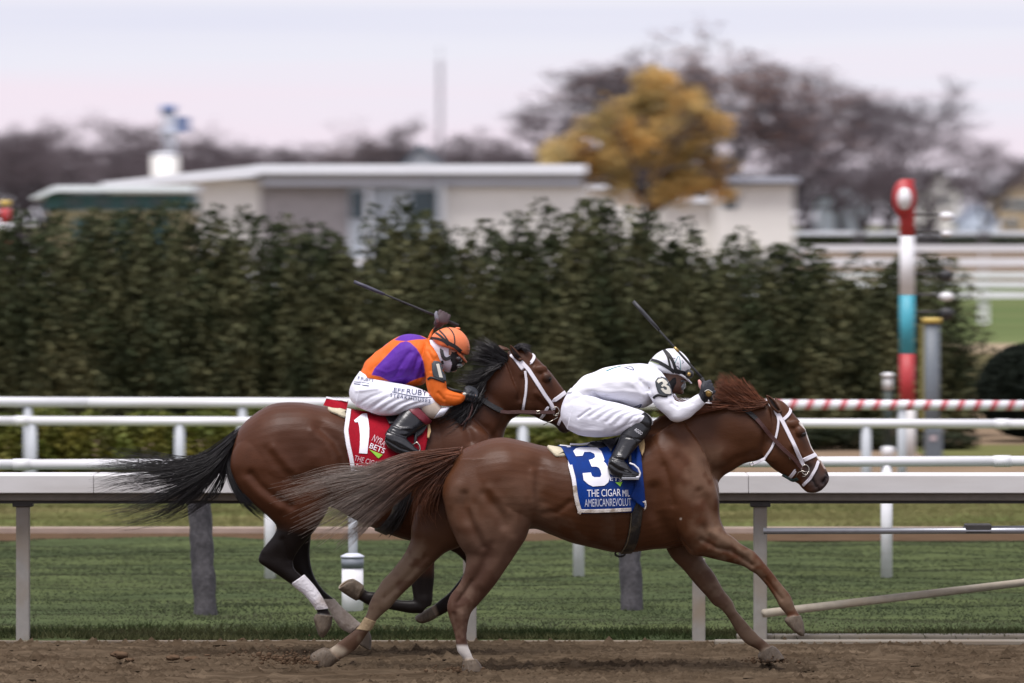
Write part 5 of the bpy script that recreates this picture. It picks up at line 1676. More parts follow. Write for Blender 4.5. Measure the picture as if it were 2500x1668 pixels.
on_cloth(scb, D3, [([(1366, 1091), (1376, 1107), (1392, 1136), (1400.5, 1168), (1403, 1186)], .026)], M_clothw, 'edge_braid', sc)
on_cloth(scb, D3, [([(1403, 1186), (1405, 1206), (1410, 1230), (1416, 1249)], .026), ([(1412, 1248), (1450, 1248), (1500, 1246.5), (1541, 1244)], .022)], M_clothd, 'muddy_braid', sc)
Z4 = lambda pts, ox=1300, oy=1000, s=5.2275: [(ox + a / s, oy + b / s) for a, b in pts]
three = Z4([(520, 535), (555, 502), (610, 490), (825, 492), (878, 535), (900, 590), (920, 650), (903, 662), (935, 690), (962, 740), (990, 862), (968, 930), (918, 972), (770, 984), (715, 958), (652, 902), (640, 815), (745, 806), (760, 850), (790, 866), (865, 864), (880, 832), (868, 780), (850, 748), (820, 732), (755, 732), (720, 648), (768, 636), (800, 612), (790, 570), (738, 546), (662, 546), (640, 594), (555, 600)])
V, Fc = patch(scb, D3, three, .004, 4, .002); obj('number', V, Fc, M_print, sc, smooth=False)
V, Fc = text_on(scb, D3, "THE CIGAR", (1434, 1213.5), (1515.5, 1211), 17.5, .0045); obj('lettering', V, Fc, M_print, sc, smooth=False)
V, Fc = text_on(scb, D3, "MIL", (1520, 1212.5), (1537, 1212), 16, .0045); obj('lettering', V, Fc, M_print, sc, smooth=False)
V, Fc = text_on(scb, D3, "AMERICANREVOLUT", (1428, 1237.5), (1541, 1234.5), 18.5, .0045); obj('lettering', V, Fc, mat('grey_print', (0.52, 0.55, 0.66), .6), sc, smooth=False)
V, Fc = text_on(scb, D3, "ETS", (1489, 1174), (1518, 1176), 9, .0045); obj('lettering', V, Fc, M_print, sc, smooth=False)
V, Fc = patch(scb, D3, Z4([(1058, 930), (1148, 925), (1118, 984)]), .0045, 3, .001); obj('emblem', V, Fc, M_green, sc, smooth=False)
# folded front flap of the cloth
V, Fc = patch(H3.bvh, D3, [(1558, 1085), (1566, 1118), (1568, 1172), (1571, 1240), (1563, 1236), (1537, 1214), (1548, 1190), (1552, 1150)], .038, 5, .004); fl = obj('front_flap', V, Fc, M_blue, sc, smooth=True); flb = bvh_of(V, Fc)
on_cloth(flb, D3, [([(1538, 1215), (1553, 1227), (1570, 1241)], .024)], M_clothd, 'muddy_braid', sc, .004)
# pommel pad in front of the knee
V, Fc = patch(H3.bvh, D3, [(1556, 1072), (1573, 1070), (1576, 1090), (1573, 1106), (1568, 1117), (1562, 1100)], .034, 4, .02); obj('front_pad', V, Fc, mat('tan_foam_pad', (0.50, 0.35, 0.17), .8, .08, 20, bump=.3, bscale=120), H3.root)
# saddle
M_black = mat('black_leather', (0.012, 0.012, 0.014), 0.33, 0.15, 14, bump=0.12, bscale=50)
sd = MB()
for s_ in ([(1432, 1082, 1436, 1108, .05), (1450, 1077, 1455, 1110, .11), (1480, 1078, 1484, 1112, .12), (1515, 1068, 1520, 1108, .12), (1550, 1052, 1556, 1098, .10), (1570, 1044, 1574, 1078, .05)],):
    V, Fc = loft(s_, D3); sd.add(V, Fc)
sad = sd.obj('saddle', M_black, H3.root, smooth=True)
V, Fc = patch(H3.bvh, D3, Z4([(800, 430), (960, 335), (1120, 330), (1130, 420), (1010, 600), (990, 560), (930, 500)]), .045, 4, .006); obj('saddle_flap', V, Fc, M_black, sad)
V, Fc = strap(H3.bvh, D3, Z4([(480, 402), (560, 425), (660, 448), (800, 450), (850, 465)]), .014, .010, .030, False); obj('saddle_edge', V, Fc, M_clothw, sad, smooth=False)
V, Fc = strap(H3.bvh, D3, [(1556, 1160), (1556, 1215), (1553, 1262), (1547, 1305), (1538, 1335), (1526, 1350)], .074, .010, .006, True, 6.0, 3); obj('girth', V, Fc, M_girth, H3.root)
on_g = strap(H3.bvh, D3, [(1540, 1252), (1538, 1290), (1530, 1325), (1516, 1346)], .004, .004, .013, False); obj('girth_piping', on_g[0], on_g[1], mat('dusty_piping', (.13, .10, .055), .7), H3.root)
V, Fc = ring((1514, 1352), 12, 7, .006, D3, 18, -.02); obj('girth_loop', V, Fc, M_girth, H3.root)
# stirrup iron
si = MB()
pts = [P(*q) for q in ((1537, 1131, D3 - .34), (1548, 1135, D3 - .345), (1558, 1144, D3 - .35), (1563, 1156, D3 - .35), (1561, 1164, D3 - .35), (1553, 1166, D3 - .35))]
si.tube(resample(pts, .008), .0055, 8)
si.obj('stirrup_iron', mat('white_iron', (.72, .72, .76), .3, .03, 20), H3.root, smooth=True)
mb = MB(); a_ = P(1518, 1171, D3 - .37); b_ = P(1560, 1168, D3 - .28)
mb.box(a_.x, b_.x, D3 - .38, D3 - .27, a_.z - .002, a_.z + .014, .003); mb.obj('stirrup_tread', M_alu, H3.root)
V, Fc = tube([P(1536, 1062, D3 - .14), P(1537, 1095, D3 - .20), P(1538, 1131, D3 - .30)], .010, 8); obj('stirrup_leather', V, Fc, M_black, H3.root)
# =============================================== bay horse, number 1
D1 = 41.3
trunk1 = [(570, 1090, 566, 1140, .10), (580, 1055, 575, 1180, .17), (597, 1032, 600, 1210, .22), (622, 1011, 640, 1232, .262), (648, 995, 672, 1245, .285), (673, 985, 705, 1246, .295), (699, 982, 735, 1242, .295), (737, 983, 765, 1236, .285), (775, 989.5, 790, 1236, .275), (801, 994, 820, 1244, .272), (841, 1005, 855, 1262, .28), (880, 1012, 890, 1280, .29), (930, 1016, 935, 1299, .29), (980, 1012, 985, 1316, .275),
          (1030, 1004, 1035, 1328, .25), (1080, 1000, 1085, 1332, .235), (1140, 1015, 1145, 1318, .22), (1190, 1060, 1192, 1285, .18), (1216, 1100, 1214, 1245, .12), (1226, 1130, 1222, 1210, .06)]
neck1 = [(1030, 1018, 1150, 1270, .15), (1070, 1006, 1200, 1190, .145), (1110, 990, 1226, 1110, .132), (1145, 968, 1231, 1062, .118), (1168, 938, 1240, 1036, .108), (1185, 912, 1250, 1023, .10), (1205, 890, 1266, 1014, .094), (1228, 868, 1280, 1006, .088)]
head1 = [(1240, 858, 1235, 930, .045), (1268, 852, 1246, 965, .07), (1290, 857, 1262, 996, .085), (1310, 873, 1276, 1010, .094), (1328, 891, 1294, 1013, .098), (1343, 908, 1310, 1019, .09), (1355, 924, 1325, 1026, .075), (1365, 938, 1338, 1031, .063), (1376, 953, 1350, 1036, .056), (1388, 972, 1359, 1043, .055), (1399, 992, 1366, 1052, .054), (1406, 1014, 1378, 1057, .048), (1405, 1032, 1391, 1053, .03)]
thigh1 = [(600, 1060, 780, 1030, .10, -.13), (572, 1095, 812, 1085, .125, -.145), (563, 1130, 824, 1130, .135, -.15), (568, 1160, 826, 1160, .13, -.15), (590, 1202, 818, 1200, .12, -.155), (627, 1238, 804, 1238, .108, -.158), (655, 1262, 788, 1268, .092, -.158), (674, 1285, 768, 1296, .075, -.156), (668, 1308, 748, 1320, .062, -.152), (652, 1330, 728, 1345, .051, -.15), (636, 1352, 716, 1366, .044, -.146), (632, 1371, 716, 1384, .043, -.145), (650, 1386, 724, 1396, .040, -.145),
          (676, 1402, 731, 1402, .036, -.145), (702, 1419, 741, 1411, .033, -.145), (722, 1434, 755, 1422, .031, -.145), (743, 1450, 771, 1438, .031, -.145), (757, 1466, 786, 1460, .034, -.145), (768, 1482, 796, 1480, .033, -.145), (774, 1493, 803, 1491, .029, -.145), (773, 1501, 809, 1503, .031, -.145)]
hoofA1 = [(773, 1499, 811, 1504, .042, -.145), (767, 1511, 808, 1527, .048, -.145), (772, 1530, 799, 1543, .053, -.145), (779, 1552, 788, 1557, .04, -.145)]
fthigh1 = [(640, 1180, 800, 1170, .11, .14), (670, 1230, 800, 1225, .10, .15), (685, 1265, 780, 1262, .085, .15), (690, 1290, 764, 1284, .07, .15), (688, 1325, 757, 1325, .055, .145), (690, 1355, 756, 1352, .047, .14), (702, 1378, 761, 1385, .042, .14), (730, 1402, 770, 1412, .036, .14), (760, 1428, 789, 1440, .031, .14), (783, 1458, 812, 1460, .031, .14), (804, 1487, 832, 1482, .032, .14), (818, 1512, 851, 1499, .035, .14), (835, 1534, 867, 1514, .034, .14), (858, 1546, 884, 1526, .03, .14), (872, 1553, 896, 1538, .03, .14)]
hoofB1 = [(871, 1556, 898, 1538, .040, .14), (876, 1568, 905, 1556, .046, .14), (878, 1574, 905, 1578, .05, .14), (893, 1583, 904, 1586, .045, .14)]
# near fore: forearm hangs straight, cannon folded back
forearm1 = [(1000, 1180, 1130, 1170, .08, -.14), (1005, 1250, 1110, 1250, .085, -.145), (1005, 1310, 1080, 1320, .075, -.145), (1004, 1360, 1062, 1366, .058, -.14), (1003, 1410, 1060, 1412, .046, -.14), (1006, 1440, 1057, 1444, .041, -.14), (1010, 1466, 1056, 1466, .039, -.14), (1014, 1486, 1052, 1480, .034, -.14)]
cannon1 = [(1054, 1470, 1028, 1497, .034, -.14), (1030, 1462, 1014, 1497, .036, -.14), (1002, 1466, 996, 1496, .031, -.14), (970, 1464, 962, 1490, .027, -.14), (935, 1453, 925, 1484, .029, -.14), (914, 1446, 898, 1477, .033, -.14), (898, 1445, 880, 1466, .028, -.14), (886, 1437, 872, 1463, .030, -.14)]
hoofC1 = [(889, 1432, 871, 1466, .042, -.14), (874, 1421, 853, 1456, .048, -.14), (866, 1417, 830, 1440, .054, -.14), (855, 1417, 829, 1436, .05, -.14)]
farfore1 = [(1060, 1230, 1170, 1200, .085, .13), (1082, 1290, 1170, 1290, .08, .13), (1095, 1338, 1172, 1340, .06, .13), (1116, 1354, 1178, 1364, .05, .13), (1136, 1376, 1182, 1392, .043, .13), (1130, 1402, 1168, 1418, .037, .13), (1108, 1432, 1142, 1447, .030, .13), (1090, 1452, 1120, 1468, .028, .13), (1075, 1464, 1100, 1488, .031, .13), (1062, 1476, 1080, 1500, .029, .13), (1048, 1486, 1062, 1508, .030, .13)]
hoofD1 = [(1054, 1482, 1066, 1507, .038, .13), (1040, 1490, 1050, 1515, .044, .13), (1018, 1504, 1032, 1521, .046, .13), (1014, 1512, 1020, 1519, .036, .13)]
parts = [loft(s, D1) for s in (trunk1, neck1, head1, thigh1, hoofA1, fthigh1, hoofB1, forearm1, cannon1, hoofC1, farfore1, hoofD1)]
sh1 = [(1060, 1030, 1130, 1000, .04, -.12), (1050, 1090, 1190, 1060, .08, -.145), (1065, 1150, 1214, 1130, .09, -.15), (1080, 1210, 1220, 1190, .09, -.15), (1070, 1280, 1200, 1250, .08, -.145), (1020, 1320, 1110, 1320, .06, -.14)]
parts += [loft(sh1, D1), loft(sh1, D1, mirror=True)]
parts += [ear((1217, 841), (1222, 858), (1247, 856), .055, .026, D1)]
parts += sym((1296, 972), (.076, .028, .085), D1, .062)
parts += sym((1334, 921), (.036, .022, .03), D1, .082) + sym((1318, 902), (.05, .02, .03), D1, .072)
parts += sym((1398, 1018), (.030, .02, .034), D1, .036)
strokes1 = [
    ([(612, 1160), (632, 1185), (663, 1210), (709, 1236)], 8, -.013, 'b'),
    ([(604, 1172), (636, 1208), (682, 1238)], 11, .008, 'b'),
    ([(668, 1093), (693, 1124), (721, 1154)], 8, .007, 'b'), ([(650, 1100), (676, 1135), (700, 1160)], 9, -.006, 'b'),
    ([(700, 1080), (735, 1110)], 20, -.008, 'b'),
    ([(765, 1053), (800, 1083), (816, 1116), (822, 1152)], 9, .010, 'b'),
    ([(782, 1045), (818, 1075), (836, 1112), (842, 1150)], 13, -.020, 'b'),
    ([(770, 1120), (795, 1160), (790, 1200)], 18, .010, 'b'),
    ([(660, 1300), (640, 1345)], 6, .005, 'b'), ([(690, 1320), (706, 1366)], 6, -.007, 'b'),
    ([(1122, 1020), (1145, 1052), (1150, 1075)], 9, -.016, 'b'), ([(1170, 1050), (1200, 1090)], 14, .006, 'b'),
    ([(1150, 1030), (1190, 1050), (1220, 1090)], 8, -.010, 'b'),
    ([(1240, 1020), (1222, 1045), (1205, 1070)], 7, -.007, 'b'),
    ([(1185, 960), (1215, 985), (1240, 1010)], 10, -.008, 'b'), ([(1196, 930), (1230, 950), (1262, 958)], 16, .006, 'b'),
    ([(1310, 960), (1352, 998)], 5, .007, 'b'), ([(1318, 978), (1350, 1012)], 8, -.006, 'b'),
    ([(1276, 925), (1268, 975)], 6, -.009, 'b'), ([(1030, 1380), (1035, 1450)], 6, -.005, 'b'),
    ([(1398, 1025), (1404, 1010)], 5, -.014, 'b'),
]
bay_c = (0.064, 0.0225, 0.0096)
blk = (0.006, 0.005, 0.005)
paint1 = [
    pt_poly([(560, 1255), (740, 1292), (800, 1280), (830, 1700), (560, 1700)], blk, .96, None, 0, 34),
    pt_poly([(880, 1395), (1080, 1395), (1080, 1700), (820, 1700)], blk, .96, 'n', D1, 40),
    pt_poly([(800, 1330), (1090, 1330), (1250, 1400), (1250, 1700), (800, 1700)], blk, .9, 'f', D1, 30),
    pt_line([(1330, 1045), (1370, 1050), (1400, 1035)], 26, (0.03, 0.022, 0.02), .85, None, 0, .8),
    pt_line([(1339, 923)], 15, (0.03, 0.018, 0.014), .85, None, 0, .8),
    pt_line([(1250, 860), (1263, 876)], 10, (0.016, 0.011, 0.01), .9, 'n', D1, .5),
    pt_noise([(560, 1000), (860, 980), (860, 1260), (600, 1260)], (0.080, 0.029, 0.013), .55, 5, .4, None, 0, 40),
    pt_poly([(765, 1500), (815, 1503), (812, 1560), (760, 1565)], (0.13, 0.112, 0.095), .9, 'n', D1, 6),
    pt_poly([(862, 1536), (910, 1530), (915, 1592), (870, 1592)], (0.14, 0.11, 0.085), .9, 'f', D1, 6),
    pt_poly([(820, 1405), (884, 1410), (892, 1436), (868, 1470), (815, 1450)], (0.20, 0.155, 0.105), .9, 'n', D1, 6),
    pt_poly([(1005, 1478), (1060, 1470), (1070, 1500), (1040, 1530), (1005, 1525)], (0.20, 0.15, 0.105), .9, 'f', D1, 6),
]
H1 = build_horse('race_horse', D1, parts, strokes1, bay_c, paint1, 'dark bay racehorse with black legs in a red number 1 saddle cloth, running behind', (900, 1640))
M_bay = mat('black_horse_hair', (0.012, 0.010, 0.011), 0.38, 0.3, 30, stretch=(.2, 1, 1), spec=0.5)
tail1 = [
    [(580, 1056, 0), (545, 1082, .01), (505, 1108, .02), (440, 1124, .03), (370, 1120, .04), (300, 1106, .05), (235, 1075, .05)],
    [(578, 1060, 0), (540, 1092, 0), (500, 1120, 0), (440, 1136, 0), (370, 1136, .01), (290, 1128, .02), (205, 1135, .03)],
    [(576, 1064, -.01), (538, 1100, -.02), (496, 1132, -.04), (430, 1150, -.05), (360, 1152, -.05), (280, 1150, -.04), (205, 1152, -.03)],
    [(574, 1068, -.01), (540, 1108, -.03), (500, 1142, -.05), (430, 1168, -.07), (350, 1178, -.07), (275, 1190, -.06), (215, 1225, -.04)],
    [(572, 1072, -.01), (540, 1114, -.03), (500, 1152, -.05), (440, 1188, -.07), (370, 1216, -.07), (300, 1236, -.06), (225, 1246, -.04)],
    [(570, 1076, -.01), (542, 1120, -.03), (508, 1160, -.05), (456, 1206, -.06), (400, 1246, -.06), (330, 1264, -.05), (240, 1276, -.04)],
    [(568, 1080, 0), (546, 1126, -.02), (520, 1170, -.03), (480, 1220, -.04), (430, 1258, -.04), (370, 1276, -.03), (300, 1272, -.02)],
    [(568, 1084, 0), (550, 1132, -.01), (540, 1178, -.01), (520, 1212, -.01), (480, 1240, -.01), (430, 1262, 0), (380, 1280, .01)],
]
strands(tail1, D1, 1100, .0023, M_bay, 'tail', H1.root, 3.8, 22, 11.0, 25, .035, (0.45, 1.0), .8, 1.1, 32)
strands(tail1[1:6], D1, 380, .0034, M_bay, 'tail_core_hair', H1.root, 4, 14, 4.0, 26, .03, (.3, .66), .7, 1.2, 30)
strands([[(566, 1082, -.02), (558, 1130, -.06), (575, 1180, -.13), (605, 1226, -.17), (650, 1262, -.17)], [(562, 1082, -.01), (554, 1135, -.03), (570, 1192, -.09), (604, 1236, -.14), (662, 1272, -.14)]], D1, 260, .0028, M_bay, 'tail_feather', H1.root, 3, 12, 2, 27, .02, (.6, 1), .8, 1, 20)
V, Fc = loft([(598, 1034, 588, 1068, .05, 0), (572, 1052, 562, 1090, .045, 0), (545, 1078, 532, 1112, .035, -.01), (515, 1102, 500, 1134, .02, -.02)], D1)
obj('tail_core', V, Fc, M_bay, H1.root)
mane1 = [
    [(1236, 872, -.02), (1222, 860, -.03), (1206, 848, -.03), (1186, 836, -.01)],
    [(1232, 878, -.04), (1208, 864, -.05), (1185, 850, -.05), (1160, 842, -.03)],
    [(1226, 886, -.05), (1200, 874, -.06), (1178, 866, -.06), (1155, 860, -.03)],
    [(1216, 894, -.06), (1192, 886, -.07), (1172, 882, -.07), (1152, 884, -.04)],
]
strands(mane1, D1, 700, .0030, M_bay, 'mane', H1.root, 4, 9, 2.5, 31, .025, (.7, 1), 1, 1.1, 40)
strands([[(1222, 888, -.06), (1200, 898, -.08), (1178, 905, -.08), (1145, 905, -.05)], [(1206, 898, -.07), (1182, 916, -.09), (1158, 926, -.08), (1124, 924, -.05)], [(1190, 918, -.08), (1168, 936, -.10), (1148, 940, -.09), (1122, 934, -.06)], [(1178, 938, -.09), (1164, 962, -.11), (1150, 980, -.11), (1120, 1000, -.10)]], D1, 560, .0028, M_bay, 'mane_fall', H1.root, 3.5, 9, 3, 33, .025, (.6, 1), 1.2, 1.3, 44)
strands([[(1172, 958, -.10), (1150, 985, -.125), (1125, 1010, -.135), (1090, 1035, -.14)], [(1160, 975, -.11), (1130, 1000, -.13), (1100, 1018, -.14), (1062, 1030, -.14)], [(1150, 985, -.12), (1135, 1015, -.14), (1110, 1035, -.15), (1075, 1045, -.15)]], D1, 800, .0034, M_bay, 'lower_mane', H1.root, 6, 8, 2, 35, .02, (.6, 1), 1.3, 1.2, 44)
strands([[(1262, 853, -.02), (1276, 847, -.03), (1288, 853, -.03), (1296, 862, -.03)], [(1254, 850, .0), (1266, 843, -.01), (1280, 845, -.01), (1294, 856, -.01)]], D1, 160, .0028, M_bay, 'forelock', H1.root, 2, 8, 1, 37, .02, (.7, 1), 1, 1, 14)
ear_obj(H1, [(1245, 842, 1247, 842, .004, -.085), (1245, 852, 1254, 848, .012, -.085), (1248, 863, 1264, 858, .018, -.084), (1255, 873, 1272, 868, .021, -.08), (1264, 882, 1278, 878, .02, -.07)], [(1244, 842), (1254, 848), (1266, 860), (1274, 874), (1264, 880), (1254, 872), (1246, 858)])
hooves(H1, (hoofA1, hoofB1, hoofC1, hoofD1))
ctr = P(848, 1428, D1 - .145); nn_ = Vector((-.42, -.38, .82)).normalized(); t1 = P(868, 1417, D1) - P(828, 1439, D1); t1 = (t1 - nn_ * t1.dot(nn_)).normalized(); t2 = nn_.cross(t1)
rim_ = [ctr + nn_ * .006 + t1 * (.054 * math.cos(a)) + t2 * (.040 * math.sin(a)) for a in np.linspace(0, 2 * math.pi, 25)]
V, Fc = tube(rim_, .006, 6, False); obj('horseshoe', V, Fc, mat('worn_shoe', (.36, .31, .24), .45, .2, 30, metal=.3), H1.root)
V = [ctr + nn_ * .002] + rim_[:-1]; Fc = [(0, 1 + k, 1 + (k + 1) % 24) for k in range(24)]
obj('sole', V, Fc, MATS['soil'], H1.root, smooth=False)
eyeball(H1, 1339.5, 923, .092, .019)
br = empty('bridle', root_loc(H1.root)); br.parent = H1.root; br.location = (0, 0, 0)
straps(H1, 'cheek_strap', [([(1272, 883), (1290, 902), (1312, 936), (1332, 968), (1345, 985), (1351, 1000)], .026, False)], M_leather_w, br)
straps(H1, 'crown_strap', [([(1244, 864), (1258, 876), (1272, 896), (1282, 908)], .024, True)], M_leather_w, br)
straps(H1, 'throat_latch', [([(1282, 906), (1286, 930), (1284, 960), (1277, 1001)], .017, False)], M_leather_w, br)
straps(H1, 'brow_band', [([(1290, 893), (1299, 883), (1304, 872), (1301, 864)], .020, True)], M_leather_w, br, lift=.005)
straps(H1, 'nose_band', [([(1346, 982), (1362, 972), (1380, 958)], .026, True)], M_leather_w, br, lift=.004)
straps(H1, 'chin_strap', [([(1341, 988), (1332, 1003), (1326, 1016), (1318, 1022)], .019, True)], M_leather_w, br, lift=.004)
straps(H1, 'flash_strap', [([(1384, 985), (1372, 1016), (1362, 1040)], .018, True)], M_leather_w, br, lift=.004)
V, Fc = ring((1357, 1005), 8, 11, .0034, D1, 24, -.085); obj('bit_ring', V, Fc, M_steel, br)
mb = MB(); mb.tube([P(1326, 1038, D1 - .10), P(1344, 1029, D1 - .10), P(1362, 1019, D1 - .09)], .0026, 6); mb.tube([P(1352, 1016, D1 - .09), P(1358, 1012, D1 - .095), P(1364, 1008, D1 - .09)], .004, 6)
mb.obj('bit_cheek', M_steel, br, smooth=True)
rn = empty('rein', root_loc(H1.root)); rn.parent = H1.root; rn.location = (0, 0, 0)
rein(H1, [(1160, 966), (1180, 980), (1202, 995), (1222, 1005)], .020, .036, M_rubber, 'rubber_grip', rn)
pts = [P(1222, 1005, D1 - .135), P(1240, 1007, D1 - .13), P(1270, 1006, D1 - .12), P(1310, 1007, D1 - .115), P(1354, 1007, D1 - .09)]
pts = resample(pts, .02)
V, Fc = ribbon3(pts, [Vector((0, -1, .15))] * len(pts), .024, .006); obj('leather_strap', V, Fc, M_leather_b, rn, smooth=False)
V, Fc = ring((1314, 1007), 5, 5, .0022, D1, 4, -.122, .8); obj('rein_buckle', V, Fc, M_steel, br, smooth=False)
V, Fc = tube([P(1152, 982, D1 - .17), P(1152, 1000, D1 - .18), P(1146, 1018, D1 - .185), P(1130, 1036, D1 - .18), P(1108, 1046, D1 - .17)], .007, 8); obj('rein_slack', V, Fc, M_leather_b, rn)

# red cloth number 1
M_redc = mat('red_cloth', (0.30, 0.003, 0.014), 0.8, 0.10, 18, bump=0.15, bscale=60, spec=.15, dirt=(0.14, 0.005, 0.012), dirt_amt=.5, dscale=4)
Zb = lambda pts, ox=840, oy=780, s=4.356: [(ox + a / s, oy + b / s) for a, b in pts]
V, Fc = strap(H1.bvh, D1, [(812, 1004), (832, 1010), (846, 1018)], .09, .018, .002, True); obj('saddle_pad', V, Fc, M_pad, H1.root)
sc1, scb1 = cloth_sheet(H1, [(850, 1004), (845, 1030), (842, 1052), (847, 1085), (854, 1115), (862, 1155)], [(1048, 1000), (1047, 1040), (1044, 1070), (1036, 1105), (1020, 1135), (1000, 1160)], 40, 30, .024, M_redc, 'saddle_cloth', H1.root, .006, 8)
on_cloth(scb1, D1, [([(852, 1000), (848, 1030), (845, 1052), (850, 1085), (857, 1115), (864, 1153)], .028)], M_clothw, 'edge_braid', sc1)
on_cloth(scb1, D1, [([(864, 1152), (900, 1156), (940, 1158), (1000, 1158)], .024)], M_clothw, 'edge_braid', sc1)
one = Zb([(105, 1078), (130, 1058), (190, 1010), (242, 1004), (258, 1080), (268, 1160), (266, 1250), (246, 1430), (160, 1424), (168, 1340), (170, 1240), (162, 1150), (150, 1096), (118, 1098)])
V, Fc = patch(scb1, D1, one, .004, 4, .002); obj('number', V, Fc, M_print, sc1, smooth=False)
V, Fc = text_on(scb1, D1, "NYRA", (907, 1076), (937, 1092), 16, .0045, shear=0); obj('lettering', V, Fc, mat('pink_print', (0.62, 0.42, 0.46), .6), sc1, smooth=False)
V, Fc = text_on(scb1, D1, "BETS", (901, 1094), (937, 1108), 13, .0045); obj('lettering', V, Fc, M_print, sc1, smooth=False)
V, Fc = patch(scb1, D1, Zb([(268, 1384), (410, 1440), (366, 1480)]), .0045, 3, .001); obj('emblem', V, Fc, M_green, sc1, smooth=False)
V, Fc = text_on(scb1, D1, "THE CIGAR", (864, 1124), (928, 1142), 13, .0045); obj('lettering', V, Fc, MATS['pink_print'], sc1, smooth=False)
V, Fc = text_on(scb1, D1, "MILE", (868, 1142), (910, 1154), 11, .0045); obj('lettering', V, Fc, MATS['pink_print'], sc1, smooth=False)
# raised rear corner of the cloth on the far side
pts = [P(789, 990, D1 + .10), P(797, 972, D1 + .12), P(815, 976, D1 + .10), P(835, 978, D1 + .06), P(850, 982, D1), P(846, 1000, D1 - .02), P(815, 996, D1 + .04)]
V = [p for p in pts] + [p + Vector((0, .006, .0)) for p in pts]
n = len(pts)
Fc = [tuple(range(n)), tuple(range(2 * n - 1, n - 1, -1))] + [(k, n + k, n + (k + 1) % n, (k + 1) % n) for k in range(n)]
obj('turned_corner', V, Fc, M_redc, sc1, smooth=False)
V, Fc = ribbon3(resample([P(797, 971, D1 + .115), P(815, 975, D1 + .095), P(835, 976.5, D1 + .055), P(850, 980, D1)], .01), [Vector((0, -1, .3))] * len(resample([P(797, 971, D1 + .115), P(815, 975, D1 + .095), P(835, 976.5, D1 + .055), P(850, 980, D1)], .01)), .014, .006)
obj('edge_braid', V, Fc, M_clothw, sc1, smooth=False)
sd = MB()
V, Fc = loft([(905, 1004, 908, 1030, .05), (930, 998, 934, 1032, .11), (965, 1000, 970, 1034, .12), (1005, 992, 1008, 1030, .12), (1040, 980, 1044, 1022, .10), (1060, 985, 1062, 1010, .05)], D1); sd.add(V, Fc)
sad1 = sd.obj('saddle', M_black, H1.root, smooth=True)
V, Fc = patch(H1.bvh, D1, Zb([(300, 990), (620, 1000), (880, 1080), (900, 1130), (830, 1240), (760, 1280), (640, 1130), (480, 1150), (430, 1060)]), .04, 5, .006); obj('saddle_flap', V, Fc, M_black, sad1)
V, Fc = patch(H1.bvh, D1, Zb([(885, 1110), (905, 1110), (922, 1210), (900, 1280), (880, 1270), (890, 1190)]), .036, 3, .016); obj('front_pad', V, Fc, MATS['tan_foam_pad'], H1.root)
V, Fc = strap(H1.bvh, D1, [(1000, 1150), (985, 1210), (968, 1262), (945, 1292), (925, 1299)], .085, .012, .006, True, 6, 3); obj('girth', V, Fc, M_girth, H1.root)
strands([[(985, 1205, -.29), (975, 1240, -.28), (955, 1280, -.25), (930, 1305, -.2)], [(1000, 1210, -.29), (985, 1250, -.28), (965, 1285, -.25), (950, 1300, -.2)]], D1, 160, .003, M_bay, 'girth_fringe', H1.root, 4, 8, 3, 41, .02)
pts = [P(1008, 1086, D1 - .33), P(1018, 1080, D1 - .34), P(1024, 1088, D1 - .34), P(1026, 1100, D1 - .34), P(1020, 1105, D1 - .34)]
V, Fc = tube(resample(pts, .008), .005, 8); obj('stirrup_iron', V, Fc, M_steel, H1.root)
V, Fc = tube([P(1018, 1010, D1 - .14), P(1016, 1045, D1 - .20), P(1014, 1082, D1 - .30)], .010, 8); obj('stirrup_leather', V, Fc, M_black, H1.root)
# bandages on the hind cannons
M_band = mat('dusty_bandage', (0.42, 0.36, 0.31), 0.75, 0.08, 30, bump=.5, bscale=40, dirt=(0.15, 0.10, 0.062), dirt_amt=1.0, dscale=7)
M_bandw = mat('white_bandage', (0.72, 0.70, 0.74), 0.7, 0.05, 30, bump=.4, bscale=60, dirt=(0.30, 0.22, 0.15), dirt_amt=.7, dscale=7)
def bandage(st, D, m, name, parent, grow=.006):
    V, Fc = loft(st, D, None, 6, 20, 1.0, grow)
    V = np.array(V)
    o = obj(name, V, Fc, m, parent)
    return o
bandage([(712, 1424, 741, 1404, .032, -.145), (726, 1437, 757, 1421, .031, -.145), (743, 1450, 771, 1438, .031, -.145), (757, 1466, 786, 1460, .034, -.145), (768, 1481, 795, 1477, .033, -.145), (772, 1489, 800, 1486, .029, -.145)], D1, M_bandw, 'bandage', H1.root)
bandage([(786, 1462, 814, 1462, .031, .14), (804, 1487, 832, 1482, .032, .14), (818, 1512, 851, 1499, .035, .14), (835, 1534, 867, 1514, .034, .14), (856, 1545, 880, 1524, .03, .14)], D1, M_band, 'bandage', H1.root)
bandage([(892, 1507, 917, 1517, .029, .14), (878, 1528, 908, 1533, .028, .14), (870, 1536, 903, 1540, .03, .14)], D3, mat('tan_wrap', (0.33, 0.24, 0.135), .75, .1, 30, bump=.4, bscale=60), 'wrap', H3.root, .004)
